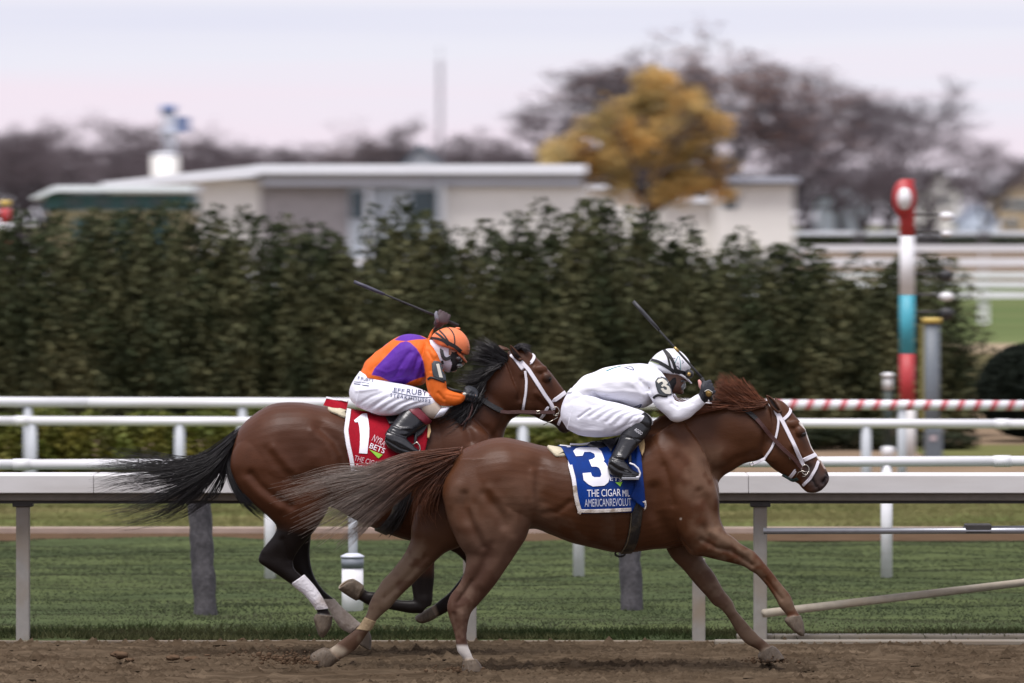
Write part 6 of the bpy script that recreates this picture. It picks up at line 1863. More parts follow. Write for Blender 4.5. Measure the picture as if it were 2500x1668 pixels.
# ------------------------------------------------------------------ jockeys
M_skin = mat('skin', (0.42, 0.22, 0.15), 0.5, 0.06, 20, spec=.4)
M_silkw = mat('white_silk', (0.80, 0.81, 0.88), 0.75, 0.02, 10, bump=0.22, bscale=16, spec=.25, stretch=(.5, 1, 1.5))
M_breech = mat('white_breeches', (0.74, 0.75, 0.84), 0.7, 0.03, 10, bump=0.22, bscale=18, spec=.25, stretch=(.5, 1, 1.5))
M_silkq = mat('quartered_silk', (1, 1, 1), 0.62, 0.05, 14, bump=0.30, bscale=15, attr=True, spec=.3, stretch=(1.4, 1, .6))
M_boot = mat('polished_black_boot', (0.012, 0.013, 0.016), 0.27, 0.15, 10, bump=0.12, bscale=24, spec=.6)
M_glove = mat('black_glove', (0.020, 0.023, 0.030), 0.6, 0.2, 30, bump=.3, bscale=100)
M_helm = mat('white_helmet_cover', (0.78, 0.79, 0.84), 0.4, 0.02, 20, bump=.04, bscale=40)
M_helmo = mat('orange_helmet_cover', (0.75, 0.20, 0.075), 0.6, 0.04, 20, bump=.12, bscale=120)
M_band_ = mat('black_elastic', (0.012, 0.012, 0.014), 0.6, 0.1, 40)
M_maskw = mat('white_mask', (0.66, 0.66, 0.76), 0.7, 0.03, 20)
M_balac = mat('black_balaclava', (0.012, 0.011, 0.012), 0.8, 0.1, 20)
M_lens = mat('smoked_lens', (0.05, 0.05, 0.055), 0.08, 0.1, 10, spec=.8)
M_gold = mat('gold_lens', (0.45, 0.30, 0.10), 0.2, 0.2, 30, metal=.5)
M_patch = mat('charcoal_patch', (0.055, 0.065, 0.075), 0.6, 0.1, 30)
M_ivory = mat('ivory_print', (0.68, 0.66, 0.58), 0.6, 0.05, 30)
M_tealp = mat('teal_print', (0.02, 0.24, 0.25), 0.6, 0.05, 30)
M_navyp = mat('navy_print', (0.025, 0.045, 0.12), 0.6, 0.1, 30)

def surf(parts, voxel, strokes, D, it=3):
    V, Q4, E = fuse(parts, voxel, it, .5)
    if strokes:
        N = vnormals(V, Q4)
        V = sculpt(V, N, strokes, D)
        V = lap(V, E, 1, .3)
    return V, Q4

def garment(name, parts, voxel, strokes, D, m, parent, colfun=None, it=3, wrinkle=0.0, seed=4):
    V, Q4 = surf(parts, voxel, strokes, D, it)
    if wrinkle:
        N = vnormals(V, Q4)
        V = V + N * (wrinkle * (vnoise(V * np.array([1, 1, 1.6]), 14, seed) - .5))[:, None]
    col = None
    if colfun is not None:
        x, y = proj(V); N = vnormals(V, Q4)
        col = colfun(x, y, V, N)
    o = obj(name, V, Q4, m, parent, None, True, col)
    return o, bvh_of(V, Q4)

def fist(c, axis, palm, wrist, s=1.0, thumb_up=None):
    """gloved hand closed round a stick: four bent fingers side by side, palm, thumb"""
    c = Vector(c); ax = Vector(axis).normalized()
    pn = Vector(palm); pn = (pn - ax * pn.dot(ax)).normalized()      # from stick towards the knuckles / back of the hand
    sd = ax.cross(pn)
    fingers = []
    for i, (ln, rr) in enumerate(((.92, .0092), (1.0, .0098), (.96, .0094), (.82, .0084))):
        o_ = ax * ((1.5 - i) * .0185 * s)
        pts = []
        for a, rad in ((-20, .036), (35, .033), (90, .029), (140, .025), (190, .022), (235, .021)):
            a = math.radians(a * (.9 + .1 * ln))
            pts.append(c + o_ + (pn * math.cos(a) + sd * math.sin(a)) * rad * s)
        fingers.append(tube(pts, [rr * s * 1.15, rr * s * 1.1, rr * s, rr * s, rr * s * .9, rr * s * .75], 10))
    palm_c = c + pn * .030 * s - sd * .016 * s
    R = Matrix((ax, pn, sd)).transposed()
    parts_ = [blob(palm_c, (.042 * s, .016 * s, .036 * s), R, 16)]
    w = Vector(wrist)
    parts_.append(tube([palm_c, palm_c.lerp(w, .55), w], [.030 * s, .028 * s, .027 * s], 12))
    return fingers, parts_

# =============================================== jockey in white on the chestnut
torso3 = [(1390, 962, 1440, 990, .13, 0), (1398, 948, 1446, 982, .15, 0), (1421, 924, 1456, 979, .158, 0), (1455, 908, 1478, 981, .165, 0), (1490, 898, 1512, 985, .182, 0), (1530, 892, 1546, 993, .198, 0), (1562, 890.5, 1576, 992, .20, 0), (1588, 893, 1600, 972, .17, 0), (1603, 903, 1612, 945, .10, 0)]
arm3u = [(1590, 896, 1572, 950, .075, -.12), (1608, 905, 1580, 958, .068, -.165), (1622, 920, 1586, 965, .064, -.19), (1634, 942, 1596, 979, .058, -.20), (1641, 964, 1608, 997, .054, -.205), (1649, 979, 1625, 1014, .052, -.21), (1661, 982, 1642, 1026, .050, -.21), (1672, 980, 1662, 1027, .047, -.208), (1686, 974, 1686, 1016, .044, -.20), (1699, 967, 1704, 1001, .038, -.19), (1708, 963, 1718, 988, .032, -.185), (1713, 962, 1723, 983, .028, -.18)]
arm3f = [(1590, 896, 1572, 950, .075, .12), (1612, 910, 1584, 962, .066, .17), (1636, 945, 1602, 985, .056, .19), (1660, 978, 1640, 1015, .050, .18), (1695, 975, 1692, 1008, .042, .13), (1722, 976, 1720, 1002, .034, .06), (1745, 978, 1744, 997, .028, .02)]
pelvis3 = [(1402, 944, 1446, 970, .14, 0), (1386, 962, 1452, 988, .165, 0), (1373, 990, 1458, 1012, .175, 0), (1371, 1020, 1445, 1042, .165, 0), (1384, 1045, 1425, 1062, .12, 0)]
thigh3j = [(1404, 960, 1384, 1046, .09, -.08), (1432, 962, 1415, 1061, .098, -.11), (1470, 977, 1462, 1066, .094, -.15), (1510, 986, 1508, 1062, .084, -.18), (1545, 997, 1538, 1050, .072, -.195), (1570, 1006, 1556, 1040, .062, -.20), (1583, 1018, 1567, 1042, .052, -.20)]
knee3 = [(1560, 1003, 1550, 1042, .058, -.20), (1578, 1010, 1560, 1046, .058, -.202), (1589, 1024, 1570, 1052, .052, -.203), (1590, 1038, 1574, 1056, .04, -.203)]
boot3 = [(1532, 1030, 1588, 1034, .058, -.20), (1524, 1046, 1587, 1048, .060, -.205), (1517, 1061, 1576, 1066, .060, -.215), (1506, 1088, 1558, 1086, .055, -.235), (1497, 1106, 1541, 1108, .046, -.26), (1489, 1122, 1528, 1122, .042, -.285)]
foot3 = [(1487, 1120, 1483, 1143, .030, -.29), (1500, 1117, 1492, 1158, .036, -.295), (1515, 1120, 1508, 1164, .037, -.30), (1529, 1132, 1524, 1166, .036, -.305), (1543, 1147, 1541, 1165, .034, -.31), (1556, 1154, 1555, 1163, .028, -.31), (1561, 1157, 1560, 1162, .016, -.31)]
headj3 = [(1588, 895, 1600, 935, .058, 0), (1604, 890, 1612, 948, .066, 0), (1620, 872, 1628, 958, .078, 0), (1642, 868, 1640, 962, .08, 0), (1660, 882, 1655, 960, .072, 0), (1674, 900, 1664, 955, .055, 0), (1676, 918, 1668, 944, .04, 0)]
allp = [loft(s, D3, k=.80) for s in (torso3, arm3u, arm3f, pelvis3, thigh3j, knee3, boot3, foot3)] + [loft(thigh3j, D3, k=.80, mirror=True), loft(knee3, D3, k=.80, mirror=True), loft(boot3, D3, k=.80, mirror=True), loft(foot3, D3, k=.80, mirror=True)]
allp += [loft(headj3, D3), blob(P(1677, 927, D3), (.018, .016, .016)), blob(P(1668, 945, D3), (.02, .026, .012)), blob(P(1660, 957, D3), (.026, .03, .016))] + sym((1632, 925), (.02, .008, .028), D3, .078)
# hand and stick
wA = P(1546, 736, D3 - .13); wB = P(1728, 966, D3 - .20)
hand_c = P(1722, 952, D3 - .195)
fing, palm_ = fist(P(1724, 950, D3 - .2), (P(1715, 930, D3 - .2) - P(1735, 978, D3 - .2)), Vector((.55, -.75, .1)), P(1716, 974, D3 - .185), 1.18)
allp += palm_ + fing
V, Q4 = surf(allp, .0075, [], D3, 3)
J3 = obj('person', V, Q4, mat('body_skin', (0.13, 0.068, 0.048), 0.5, 0.06, 20, spec=.4), None, (P(1500, 0, D3).x, D3, P(0, 1100, D3).z), True)  # body skin a darker brown than the bare thumb
tag(J3, 'jockey in plain white silks with a white helmet crouching on the chestnut horse', 'person')
sh, shb = garment('shirt', [loft(s, D3, grow=.004) for s in (torso3, arm3u, arm3f)], .0055, [
    ([(1448, 960), (1462, 976), (1480, 984)], 5, -.012, 'b'), ([(1440, 950), (1456, 954), (1490, 964)], 7, .006, 'b'),
    ([(1590, 970), (1580, 945), (1565, 930)], 6, -.010, 'b'), ([(1575, 975), (1560, 952), (1545, 940)], 6, .006, 'b'),
    ([(1470, 952), (1500, 958), (1545, 958), (1585, 968)], 7, .006, 'b'), ([(1478, 968), (1520, 962), (1560, 966)], 6, -.006, 'b'),
    ([(1612, 925), (1600, 905)], 5, -.006, 'b'), ([(1640, 985), (1655, 995)], 4, -.007, 'b'), ([(1660, 990), (1690, 985)], 4, -.003, 'b'), ([(1440, 925), (1500, 905)], 6, .003, 'b'),
    ([(1580, 955), (1560, 925)], 4, -.005, 'b')], D3, M_silkw, J3, None, 1, .012)
br3, brb = garment('breeches', [loft(s, D3, grow=.004) for s in (pelvis3, thigh3j)] + [loft(thigh3j, D3, grow=.004, mirror=True)], .0042,
    [([(1428 + 10.5 * i, 1014 + 3.2 * i), (1448 + 11 * i, 1002 + 1.6 * i), (1474 + 11.5 * i, 988 + 2.3 * i)], 3.2 + .5 * (i % 3), (-.0034 if i % 2 else .0026) * (.6 + .25 * (i * 7 % 4)), 'b') for i in range(10)] +
    [([(1392, 1040), (1420, 1050), (1470, 1052)], 5, .004, 'b'), ([(1500, 1055), (1530, 1040), (1552, 1030)], 4, -.005, 'b'), ([(1540, 1040), (1560, 1020)], 3, .004, 'b')] +
    [([(1382, 985), (1400, 975), (1440, 965)], 6, -.005, 'b'), ([(1412, 1020), (1440, 1000)], 3, -.008, 'b'), ([(1430, 975), (1450, 982), (1475, 984)], 5, .006, 'b')], D3, M_breech, J3, None, 2, .003, 9)
kn = MB()
for mm in (False, True):
    kp, kb = garment('knee_sleeve', [loft(knee3, D3, grow=.003, mirror=mm)], .005, [], D3, M_boot, J3)
    bo, bob = garment('boot', [loft(boot3, D3, grow=.004, mirror=mm), loft(foot3, D3, grow=.004, mirror=mm)], .005, [
        ([(1494, 1126), (1512, 1138), (1532, 1146)], 3.5, .006, 'b'), ([(1490, 1134), (1510, 1148), (1540, 1156)], 3, -.006, 'b'), ([(1500, 1118), (1520, 1124)], 3, -.007, 'b'),
        ([(1492, 1115), (1520, 1116)], 3, .005, 'b'), ([(1520, 1066), (1570, 1075)], 1.6, -.005, 'b')] , D3, M_boot, J3, None, 2)
    if not mm: bob_near = bob; boot_near = bo
V, Fc = strap(bob_near, D3, [(1517, 1061), (1535, 1062), (1552, 1072), (1556, 1084)], .004, .003, .001, False); obj('boot_seam', V, Fc, M_band_, boot_near)
V, Fc = text_on(bob_near, D3, "AGGO", (1548, 1051), (1565, 1063), 8, .003, shear=0); obj('lettering', V, Fc, M_print, boot_near, smooth=False)
V, Fc = strap(kb, D3, [(1572, 1006), (1582, 1013), (1588, 1024), (1589, 1040)], .014, .004, .003, False, side=-1)
V = [Vector((v[0], v[1], v[2])) for v in V]; obj('knee_trim', [Vector((v.x, 2 * D3 - v.y if v.y > D3 else v.y, v.z)) for v in V], Fc, M_clothw, J3)
# gloves
def glove(fing, palm_, parent, name='glove'):
    V, Q4 = surf(fing + palm_, .0032, [], D3, 2)
    return obj(name, V, Q4, M_glove, parent)
V, Q4 = surf(fing + palm_ + [tube([P(1714, 966, D3 - .185), P(1712, 975, D3 - .185)], [.033, .034], 14)], .0032, [], D3, 2)
N = vnormals(V, Q4); V = V + N * .002
gl = obj('glove', V, Q4, M_glove, J3); glb = bvh_of(V, Q4)
V, Fc = tube([P(1716, 950, D3 - .215), P(1710, 942, D3 - .215), P(1708, 932, D3 - .21), P(1706, 928, D3 - .205)], [.013, .012, .011, .006], 10); obj('thumb', V, Fc, mat('pink_skin', (.55, .27, .24), .5, .05, 20), J3)
V, Fc = patch(glb, D3, [(1722, 955), (1732, 953), (1738, 962), (1732, 970), (1724, 966)], .003, 2.5, .003); obj('glove_badge', V, Fc, M_gold, gl)
V, Fc = strap(glb, D3, [(1720, 956), (1728, 951), (1738, 958), (1741, 966)], .005, .003, .003, False, 2); obj('glove_trim', V, Fc, M_ivory, gl)
f2, p2 = fist(P(1752, 984, D3 + .0), Vector((.3, 1, -.1)), Vector((.5, -.1, .8)), P(1738, 988, D3 + .03), 1.1)
V, Q4 = surf(f2 + p2, .0035, [], D3, 2); obj('glove', V, Q4, M_glove, J3)
# helmet
helm3 = [(1600, 906, 1652, 916, .098, 0), (1586, 898, 1672, 914, .108, 0), (1582.5, 889, 1686, 899, .112, 0), (1590, 877, 1683, 882, .110, 0), (1602, 864.5, 1671, 866, .093, 0), (1616, 856, 1658, 856, .062, 0), (1630, 851.5, 1647, 851.5, .025, 0)]
V, Q4 = surf([loft(helm3, D3)], .0045, [], D3, 4)
he = obj('helmet', V, Q4, M_helm, J3); hb = bvh_of(V, Q4)
pk, pkb = garment('peak', [loft([(1652, 905, 1650, 915, .085, 0), (1666, 912, 1662, 920, .088, 0), (1678, 922, 1674, 927, .075, 0), (1690, 935.5, 1688, 938, .03, 0)], D3)], .0035, [], D3, M_helm, he, None, 1)
Zh = lambda pts, ox=1560, oy=840, s=10.455: [(ox + a / s, oy + b / s) for a, b in pts]
on_cloth(hb, D3, [(Zh([(320, 412), (480, 455), (680, 560), (860, 680), (960, 800)]), .022), (Zh([(640, 168), (740, 330), (800, 600), (850, 700)]), .013), (Zh([(650, 160), (760, 260), (870, 450), (930, 640), (1000, 800)]), .019), (Zh([(930, 690), (1080, 730), (1230, 760), (1330, 770)]), .030)], M_band_, 'goggle_strap', he, .001, .003)
on_cloth(hb, D3, [(Zh([(290, 442), (400, 480), (520, 520)]), .006)], mat('olive_print', (.25, .3, .16), .6), 'strap_print', he, .004, .001)
V, Fc = blob(P(1682, 913, D3 - .03), (.030, .075, .028), None, 16); obj('goggles', V, Fc, M_band_, he)
V, Fc = blob(P(1682, 914, D3 - .092), (.013, .018, .014), None, 12); obj('goggle_lens', V, Fc, M_gold, he)
on_cloth(hb, D3, [(Zh([(912, 505), (960, 390), (1010, 285), (1045, 400), (1065, 540), (1058, 660)]), .0035)], M_tealp, 'emblem', he, .001, .001)
on_cloth(hb, D3, [(Zh([(850, 358), (925, 370)]), .003), (Zh([(1090, 425), (1165, 465), (1095, 498)]), .003), (Zh([(935, 570), (985, 550), (1045, 650)]), .004), (Zh([(985, 488), (1000, 494)]), .005), (Zh([(845, 370), (890, 430)]), .003)], M_navyp, 'emblem', he, .001, .001)
# face under the peak
V, Q4 = surf([loft([(1598, 905, 1606, 940, .062, 0), (1612, 903, 1622, 956, .078, 0), (1630, 905, 1638, 962, .084, 0), (1648, 908, 1652, 944, .080, 0)], D3)], .005, [], D3, 2); obj('balaclava', V, Q4, M_balac, J3)
V, Fc = blob(P(1664, 930, D3), (.026, .072, .018), None, 14); obj('goggles', V, Fc, M_lens, J3)
V, Fc = blob(P(1665, 941, D3 - .012), (.024, .045, .030), None, 14); obj('face_guard', V, Fc, mat('clear_grey_plastic', (.22, .24, .25), .2, .1, 10), J3)
V, Fc = strap(shb, D3, [(1600, 898), (1608, 910), (1610, 924)], .02, .004, .003, False); obj('collar', V, Fc, M_helm, J3)
# arm band with its number
V, Fc = patch(shb, D3, Zh([(415, 960), (470, 870), (560, 835), (690, 880), (770, 970), (805, 1100), (830, 1310), (700, 1330), (560, 1315), (480, 1220), (440, 1090)]), .004, 3.5, .004); ab = obj('arm_band', V, Fc, M_patch, J3); abb = bvh_of(V, Fc)
V, Fc = patch(abb, D3, Zh([(450, 950), (500, 900), (600, 882), (680, 930), (735, 1000), (690, 1050), (760, 1085), (800, 1160), (812, 1260), (780, 1282), (680, 1270), (610, 1220), (550, 1140), (615, 1120), (660, 1175), (715, 1165), (705, 1110), (640, 1075), (590, 1100), (565, 1060), (620, 1010), (590, 960), (545, 975), (500, 1010)]), .003, 2.5, .002); obj('number', V, Fc, M_ivory, ab, smooth=False)
V, Fc = strap(shb, D3, Zh([(345, 1440), (380, 1360), (480, 1285), (560, 1315), (700, 1335), (820, 1340)]), .016, .004, .003, True, 4, 2); obj('arm_strap', V, Fc, M_band_, ab)
Ze = lambda pts, ox=1350, oy=820, s=5.2275: [(ox + a / s, oy + b / s) for a, b in pts]
on_cloth(shb, D3, [(Ze([(682, 452), (770, 415), (870, 388)]), .013)], M_tealp, 'emblem', sh, .002, .001)
on_cloth(shb, D3, [(Ze([(905, 408), (1000, 392), (1045, 448), (930, 412)]), .006), (Ze([(1025, 915), (1138, 866), (1095, 920)]), .008)], M_navyp, 'emblem', sh, .002, .001)
V, Fc = patch(brb, D3, Ze([(170, 662), (265, 678), (240, 730), (165, 735)]), .006, 4, .003); obj('shirt_tail', V, Fc, M_silkw, sh)
# whip
def whip(a, b, c, r, m_tip, label, grip, band=None):
    root = empty('whip', b, label, 'whip')
    pts = [a.lerp(b, k / 8) for k in range(9)]
    V, Fc = tube(pts[0:4], [.011, .0125, .012, .009], 8); obj('flap', V, Fc, m_tip, root)
    V, Fc = tube(pts[3:], [.006, .006, .0065, .007, .0075, .008], 8); obj('shaft', V, Fc, M_rubber, root)
    V, Fc = tube([b, c], [.010, .012], 10); obj('grip', V, Fc, grip, root)
    if band:
        V, Fc = tube([a.lerp(b, band), a.lerp(b, band + .06)], .0085, 8); obj('band', V, Fc, M_gold, root)
    return root
whip(P(1546, 736, D3 - .13), P(1713, 922, D3 - .20), P(1737, 979, D3 - .205), 0, mat('grey_flap', (.035, .036, .042), .5), 'black whip with a gold band held up in the white jockey\'s raised hand', M_rubber, .60)

# =============================================== jockey in orange and purple on the bay
torso1 = [(868, 935, 930, 955, .13, 0), (880, 914, 945, 948, .155, 0), (893, 887, 968, 946, .17, 0), (918, 863, 992, 943, .185, 0), (946, 840, 1015, 941, .198, 0), (972, 824, 1030, 938, .205, 0), (1000, 817, 1042, 925, .20, 0), (1028, 822, 1050, 900, .17, 0), (1048, 832, 1058, 870, .10, 0)]
arm1u = [(1042, 835, 1028, 890, .078, -.12), (1058, 850, 1036, 905, .070, -.165), (1070, 872, 1040, 920, .064, -.19), (1079, 900, 1042, 938, .058, -.20), (1086, 925, 1047, 957, .054, -.205), (1089, 943, 1056, 975, .052, -.21), (1094, 951, 1072, 988, .048, -.21), (1106, 955, 1094, 991, .045, -.208), (1120, 958, 1120, 985, .039, -.20), (1130, 960, 1133, 976, .032, -.195), (1134, 962, 1138, 972, .028, -.19)]
arm1f = [(1040, 832, 1024, 872, .075, .12), (1052, 822, 1040, 850, .062, .17), (1058, 808, 1044, 828, .054, .20), (1066, 794, 1052, 810, .046, .20)]
fore1f = [(1064, 802, 1048, 812, .045, .20), (1070, 802, 1056, 807, .036, .18), (1076, 795, 1063, 798, .030, .15), (1078, 788, 1066, 790, .026, .12)]
pelvis1 = [(880, 907, 935, 930, .14, 0), (862, 932, 935, 950, .165, 0), (854, 956, 938, 975, .175, 0), (858, 978, 930, 1000, .165, 0), (876, 992, 915, 1010, .12, 0)]
thigh1j = [(885, 918, 868, 990, .09, -.08), (915, 922, 890, 1000, .098, -.11), (955, 935, 930, 1013, .094, -.15), (1000, 943, 965, 1013, .084, -.18), (1035, 955, 1000, 1005, .072, -.195), (1058, 968, 1028, 998, .062, -.20), (1068, 982, 1044, 1004, .052, -.20)]
knee1 = [(1050, 962, 1026, 1004, .058, -.20), (1068, 980, 1042, 1018, .058, -.202), (1078, 996, 1058, 1022, .05, -.203), (1094, 994, 1078, 1016, .04, -.203), (1096, 997, 1084, 1013, .03, -.203)]
boot1 = [(1003, 985, 1050, 1032, .056, -.20), (990, 998, 1036, 1040, .058, -.21), (975, 1014, 1026, 1046, .058, -.225), (958, 1036, 1008, 1060, .052, -.25), (946, 1052, 990, 1072, .046, -.28), (940, 1062, 980, 1084, .042, -.30)]
foot1 = [(944, 1054, 939, 1074, .032, -.30), (962, 1056, 944, 1086, .037, -.305), (982, 1066, 960, 1102, .038, -.31), (1002, 1082, 985, 1110, .037, -.315), (1016, 1095, 1006, 1111, .034, -.32), (1026, 1103, 1022, 1109, .02, -.32)]
headj1 = [(1048, 832, 1056, 872, .058, 0), (1062, 832, 1068, 888, .066, 0), (1076, 822, 1084, 900, .078, 0), (1098, 820, 1094, 906, .08, 0), (1118, 836, 1104, 906, .072, 0), (1132, 856, 1112, 902, .055, 0), (1134, 872, 1118, 896, .04, 0)]
fingA, palmA = fist(P(1080, 777, D1 + .10), P(1040, 757, D1 + .10) - P(1118, 796, D1 + .10), Vector((.35, -.9, .35)), P(1070, 792, D1 + .12), 1.12)
fingB, palmB = fist(P(1146, 968, D1 - .17), P(1168, 972, D1 - .15) - P(1140, 966, D1 - .18), Vector((.1, -.7, .7)), P(1136, 967, D1 - .19), 1.1)
allp = [loft(s, D1, k=.80) for s in (torso1, arm1u, arm1f, fore1f, pelvis1, thigh1j, knee1, boot1, foot1)] + [loft(s, D1, k=.80, mirror=True) for s in (thigh1j, knee1, boot1, foot1)]
allp += [loft(headj1, D1), blob(P(1128, 888, D1), (.018, .016, .016)), blob(P(1106, 903, D1), (.026, .03, .016))] + fingA + palmA + fingB + palmB
V, Q4 = surf(allp, .0075, [], D1, 3)
J1 = obj('person', V, Q4, M_skin, None, (P(960, 0, D1).x, D1, P(0, 1060, D1).z), True)
tag(J1, 'jockey in orange and purple quartered silks with an orange helmet on the bay horse', 'person')
ORG = np.array((0.70, 0.135, 0.012)); PUR = np.array((0.095, 0.018, 0.31))
pur_side = Zb([(292, 590), (325, 520), (430, 410), (530, 305), (600, 245), (660, 232), (702, 245), (770, 310), (815, 380), (842, 450), (858, 540), (858, 610), (800, 622), (700, 660), (610, 720), (540, 728), (480, 660), (390, 610)])
pur_back = Zb([(535, 218), (560, 200), (628, 150), (700, 140), (800, 165), (880, 208), (760, 215), (660, 232), (600, 228)])
def quarter(x, y, V, N):
    c = np.tile(ORG, (len(V), 1))
    near = V[:, 1] < D1 - .02
    for poly, side in ((pur_side, near), (pur_back, np.ones(len(V), bool))):
        ins = in_poly(x, y, poly); d = seg_dist(x, y, list(poly) + [poly[0]])
        a = np.clip(.5 + np.where(ins, d, -d) / 1.6, 0, 1) * side
        c = c * (1 - a[:, None]) + PUR * a[:, None]
    far = (V[:, 1] > D1 + .02) & (x < 1010)
    c[far] = np.where(in_poly(x[far], y[far], pur_side)[:, None], ORG, PUR)
    return c
sh1_, sh1b = garment('shirt', [loft(s, D1, grow=.004) for s in (torso1, arm1u, arm1f)], .0048, [
    ([(930, 930), (962, 920), (985, 880), (1000, 860)], 5, -.007, 'b'), ([(950, 935), (985, 915), (1008, 870)], 5, .005, 'b'), ([(985, 938), (1010, 905), (1022, 870)], 4.5, -.007, 'b'), ([(1005, 936), (1022, 905), (1030, 880)], 4, .005, 'b'),
    ([(1020, 935), (1032, 905)], 3.5, -.006, 'b'), ([(905, 905), (940, 880), (965, 850)], 6, -.004, 'b'), ([(1045, 858), (1058, 880), (1052, 905)], 4, -.007, 'n'), ([(1052, 850), (1062, 870)], 4, .005, 'n'),
    ([(1070, 960), (1084, 975)], 4, -.007, 'b'), ([(1090, 965), (1120, 970)], 3, -.003, 'b'), ([(915, 900), (945, 910), (980, 900)], 4, .003, 'b')], D1, M_silkq, J1, quarter, 1, .011, 8)
br1_, br1b = garment('breeches', [loft(s, D1, grow=.004) for s in (pelvis1, thigh1j)] + [loft(thigh1j, D1, grow=.004, mirror=True)], .0042,
    [([(892 + 12 * i, 996 + 1.6 * i), (915 + 12 * i, 980 + 1.6 * i), (944 + 12 * i, 962 + 3 * i)], 3.2 + .5 * (i % 3), (-.0038 if i % 2 else .003) * (.6 + .25 * (i * 7 % 4)), 'b') for i in range(9)] +
    [([(866, 938), (900, 930), (940, 935)], 4, -.006, 'b'), ([(870, 955), (920, 950)], 4, .005, 'b'), ([(905, 915), (925, 925), (950, 935)], 4, -.005, 'b'), ([(880, 985), (905, 970), (930, 960)], 4, -.005, 'b')], D1, M_breech, J1, None, 2, .004, 12)
M_tanp = mat('tan_knee_patch', (0.50, 0.42, 0.35), .7, .06, 20)
for mm in (False, True):
    kp1, kb1 = garment('knee_patch', [loft(knee1[:3], D1, grow=.003, mirror=mm)], .005, [], D1, M_tanp, J1)
    garment('knee_trim', [loft(knee1[2:], D1, grow=.005, mirror=mm)], .005, [], D1, M_breech, J1)
    garment('boot_top', [loft([(1008, 980, 1053, 1026, .054, -.20), (1003, 985, 1050, 1032, .056, -.20), (992, 996, 1040, 1038, .059, -.209)], D1, grow=.006, mirror=mm)], .005, [], D1, mat('maroon_leather', (0.17, 0.018, 0.03), .35, .1, 20) if not mm else MATS['maroon_leather'], J1)
    garment('boot', [loft(boot1, D1, grow=.004, mirror=mm), loft(foot1, D1, grow=.004, mirror=mm)], .005, [
        ([(955, 1040), (975, 1048), (1000, 1046)], 3.5, .006, 'b'), ([(950, 1052), (975, 1062), (992, 1066)], 3, -.007, 'b'), ([(962, 1075), (985, 1085), (1010, 1100)], 3, .004, 'b'), ([(942, 1074), (975, 1094), (1018, 1108)], 2.5, -.005, 'b')], D1, M_boot, J1, None, 2)
V, Q4 = surf(fingA + palmA + [loft(fore1f, D1, grow=.003)], .0035, [], D1, 2); N = vnormals(V, Q4); obj('glove', V + N * .002, Q4, mat('dark_maroon_glove', (.045, .024, .028), .6, .2, 30), J1)
V, Q4 = surf(fingB + palmB, .0032, [], D1, 2); N = vnormals(V, Q4); gb1 = obj('glove', V + N * .002, Q4, M_glove, J1)
V, Fc = blob(P(1134, 962, D1 - .235), (.012, .006, .009)); obj('wrist_button', V, Fc, M_ivory, gb1)
V, Fc = tube([P(1090, 946, D1 - .215), P(1108, 953, D1 - .22), P(1128, 957, D1 - .22)], [.006, .009, .010], 8); obj('sleeve_lining', V, Fc, M_band_, J1)
# head
helm1 = [(1062, 838, 1100, 852, .098, 0), (1056, 828, 1130, 862, .108, 0), (1054, 822, 1144, 866, .112, 0), (1060, 814, 1147, 846, .112, 0), (1072, 806, 1141, 826, .096, 0), (1086, 800.5, 1128, 810, .066, 0), (1098, 799, 1115, 802, .026, 0)]
V, Q4 = surf([loft(helm1, D1)], .0045, [], D1, 4)
he1 = obj('helmet', V, Q4, M_helmo, J1); hb1 = bvh_of(V, Q4)
garment('peak', [loft([(1120, 856, 1114, 864, .085, 0), (1130, 866, 1124, 874, .08, 0), (1141, 884, 1138, 887, .03, 0)], D1)], .0035, [], D1, M_helmo, he1, None, 1)
V, Fc = blob(P(1117, 802, D1), (.018, .018, .008)); obj('button', V, Fc, M_helmo, he1)
Zk = lambda pts, ox=1000, oy=740, s=8.71: [(ox + a / s, oy + b / s) for a, b in pts]
on_cloth(hb1, D1, [(Zk([(480, 742), (620, 765), (740, 815), (830, 900)]), .016), (Zk([(560, 635), (660, 700), (760, 800), (850, 880)]), .014), (Zk([(640, 590), (740, 690), (830, 830)]), .011), (Zk([(790, 520), (880, 570), (945, 680), (962, 800), (955, 900)]), .008), (Zk([(820, 850), (960, 920), (1080, 1020), (1210, 1150)]), .024)], M_band_, 'goggle_strap', he1, .001, .003)
V, Q4 = surf([loft([(1054, 838, 1062, 880, .064, 0), (1068, 838, 1078, 900, .080, 0), (1086, 842, 1092, 909, .085, 0), (1108, 852, 1104, 906, .080, 0)], D1)], .005, [], D1, 2); garment('neck_scarf', [loft(headj1[:4], D1, grow=.006)], .005, [], D1, M_maskw, J1, None, 2); fm = obj('face_mask', V, Q4, M_maskw, J1); fmb = bvh_of(V, Q4)
on_cloth(fmb, D1, [(Zk([(670, 950), (690, 1080), (720, 1170), (770, 1200), (870, 1160), (960, 1090)]), .022), (Zk([(800, 900), (880, 1000), (930, 1080)]), .030), (Zk([(690, 1220), (720, 1290)]), .014)], M_band_, 'chin_harness', J1, .008, .004)
garment('balaclava', [loft([(1103, 842, 1096, 908, .083, 0), (1118, 846, 1105, 908, .078, 0), (1130, 862, 1114, 904, .060, 0), (1134, 874, 1121, 897, .042, 0)], D1)], .004, [], D1, M_balac, J1, None, 2)
V, Fc = blob(P(1119, 875, D1 - .01), (.034, .082, .030), None, 16); obj('goggles', V, Fc, M_lens, J1)
V, Fc = blob(P(1120, 892, D1 - .02), (.026, .05, .016), None, 14); obj('spare_lens', V, Fc, MATS['clear_grey_plastic'], J1)
V, Fc = blob(P(1104, 897, D1), (.024, .06, .024), None, 14); obj('chin_cup', V, Fc, M_balac, J1)
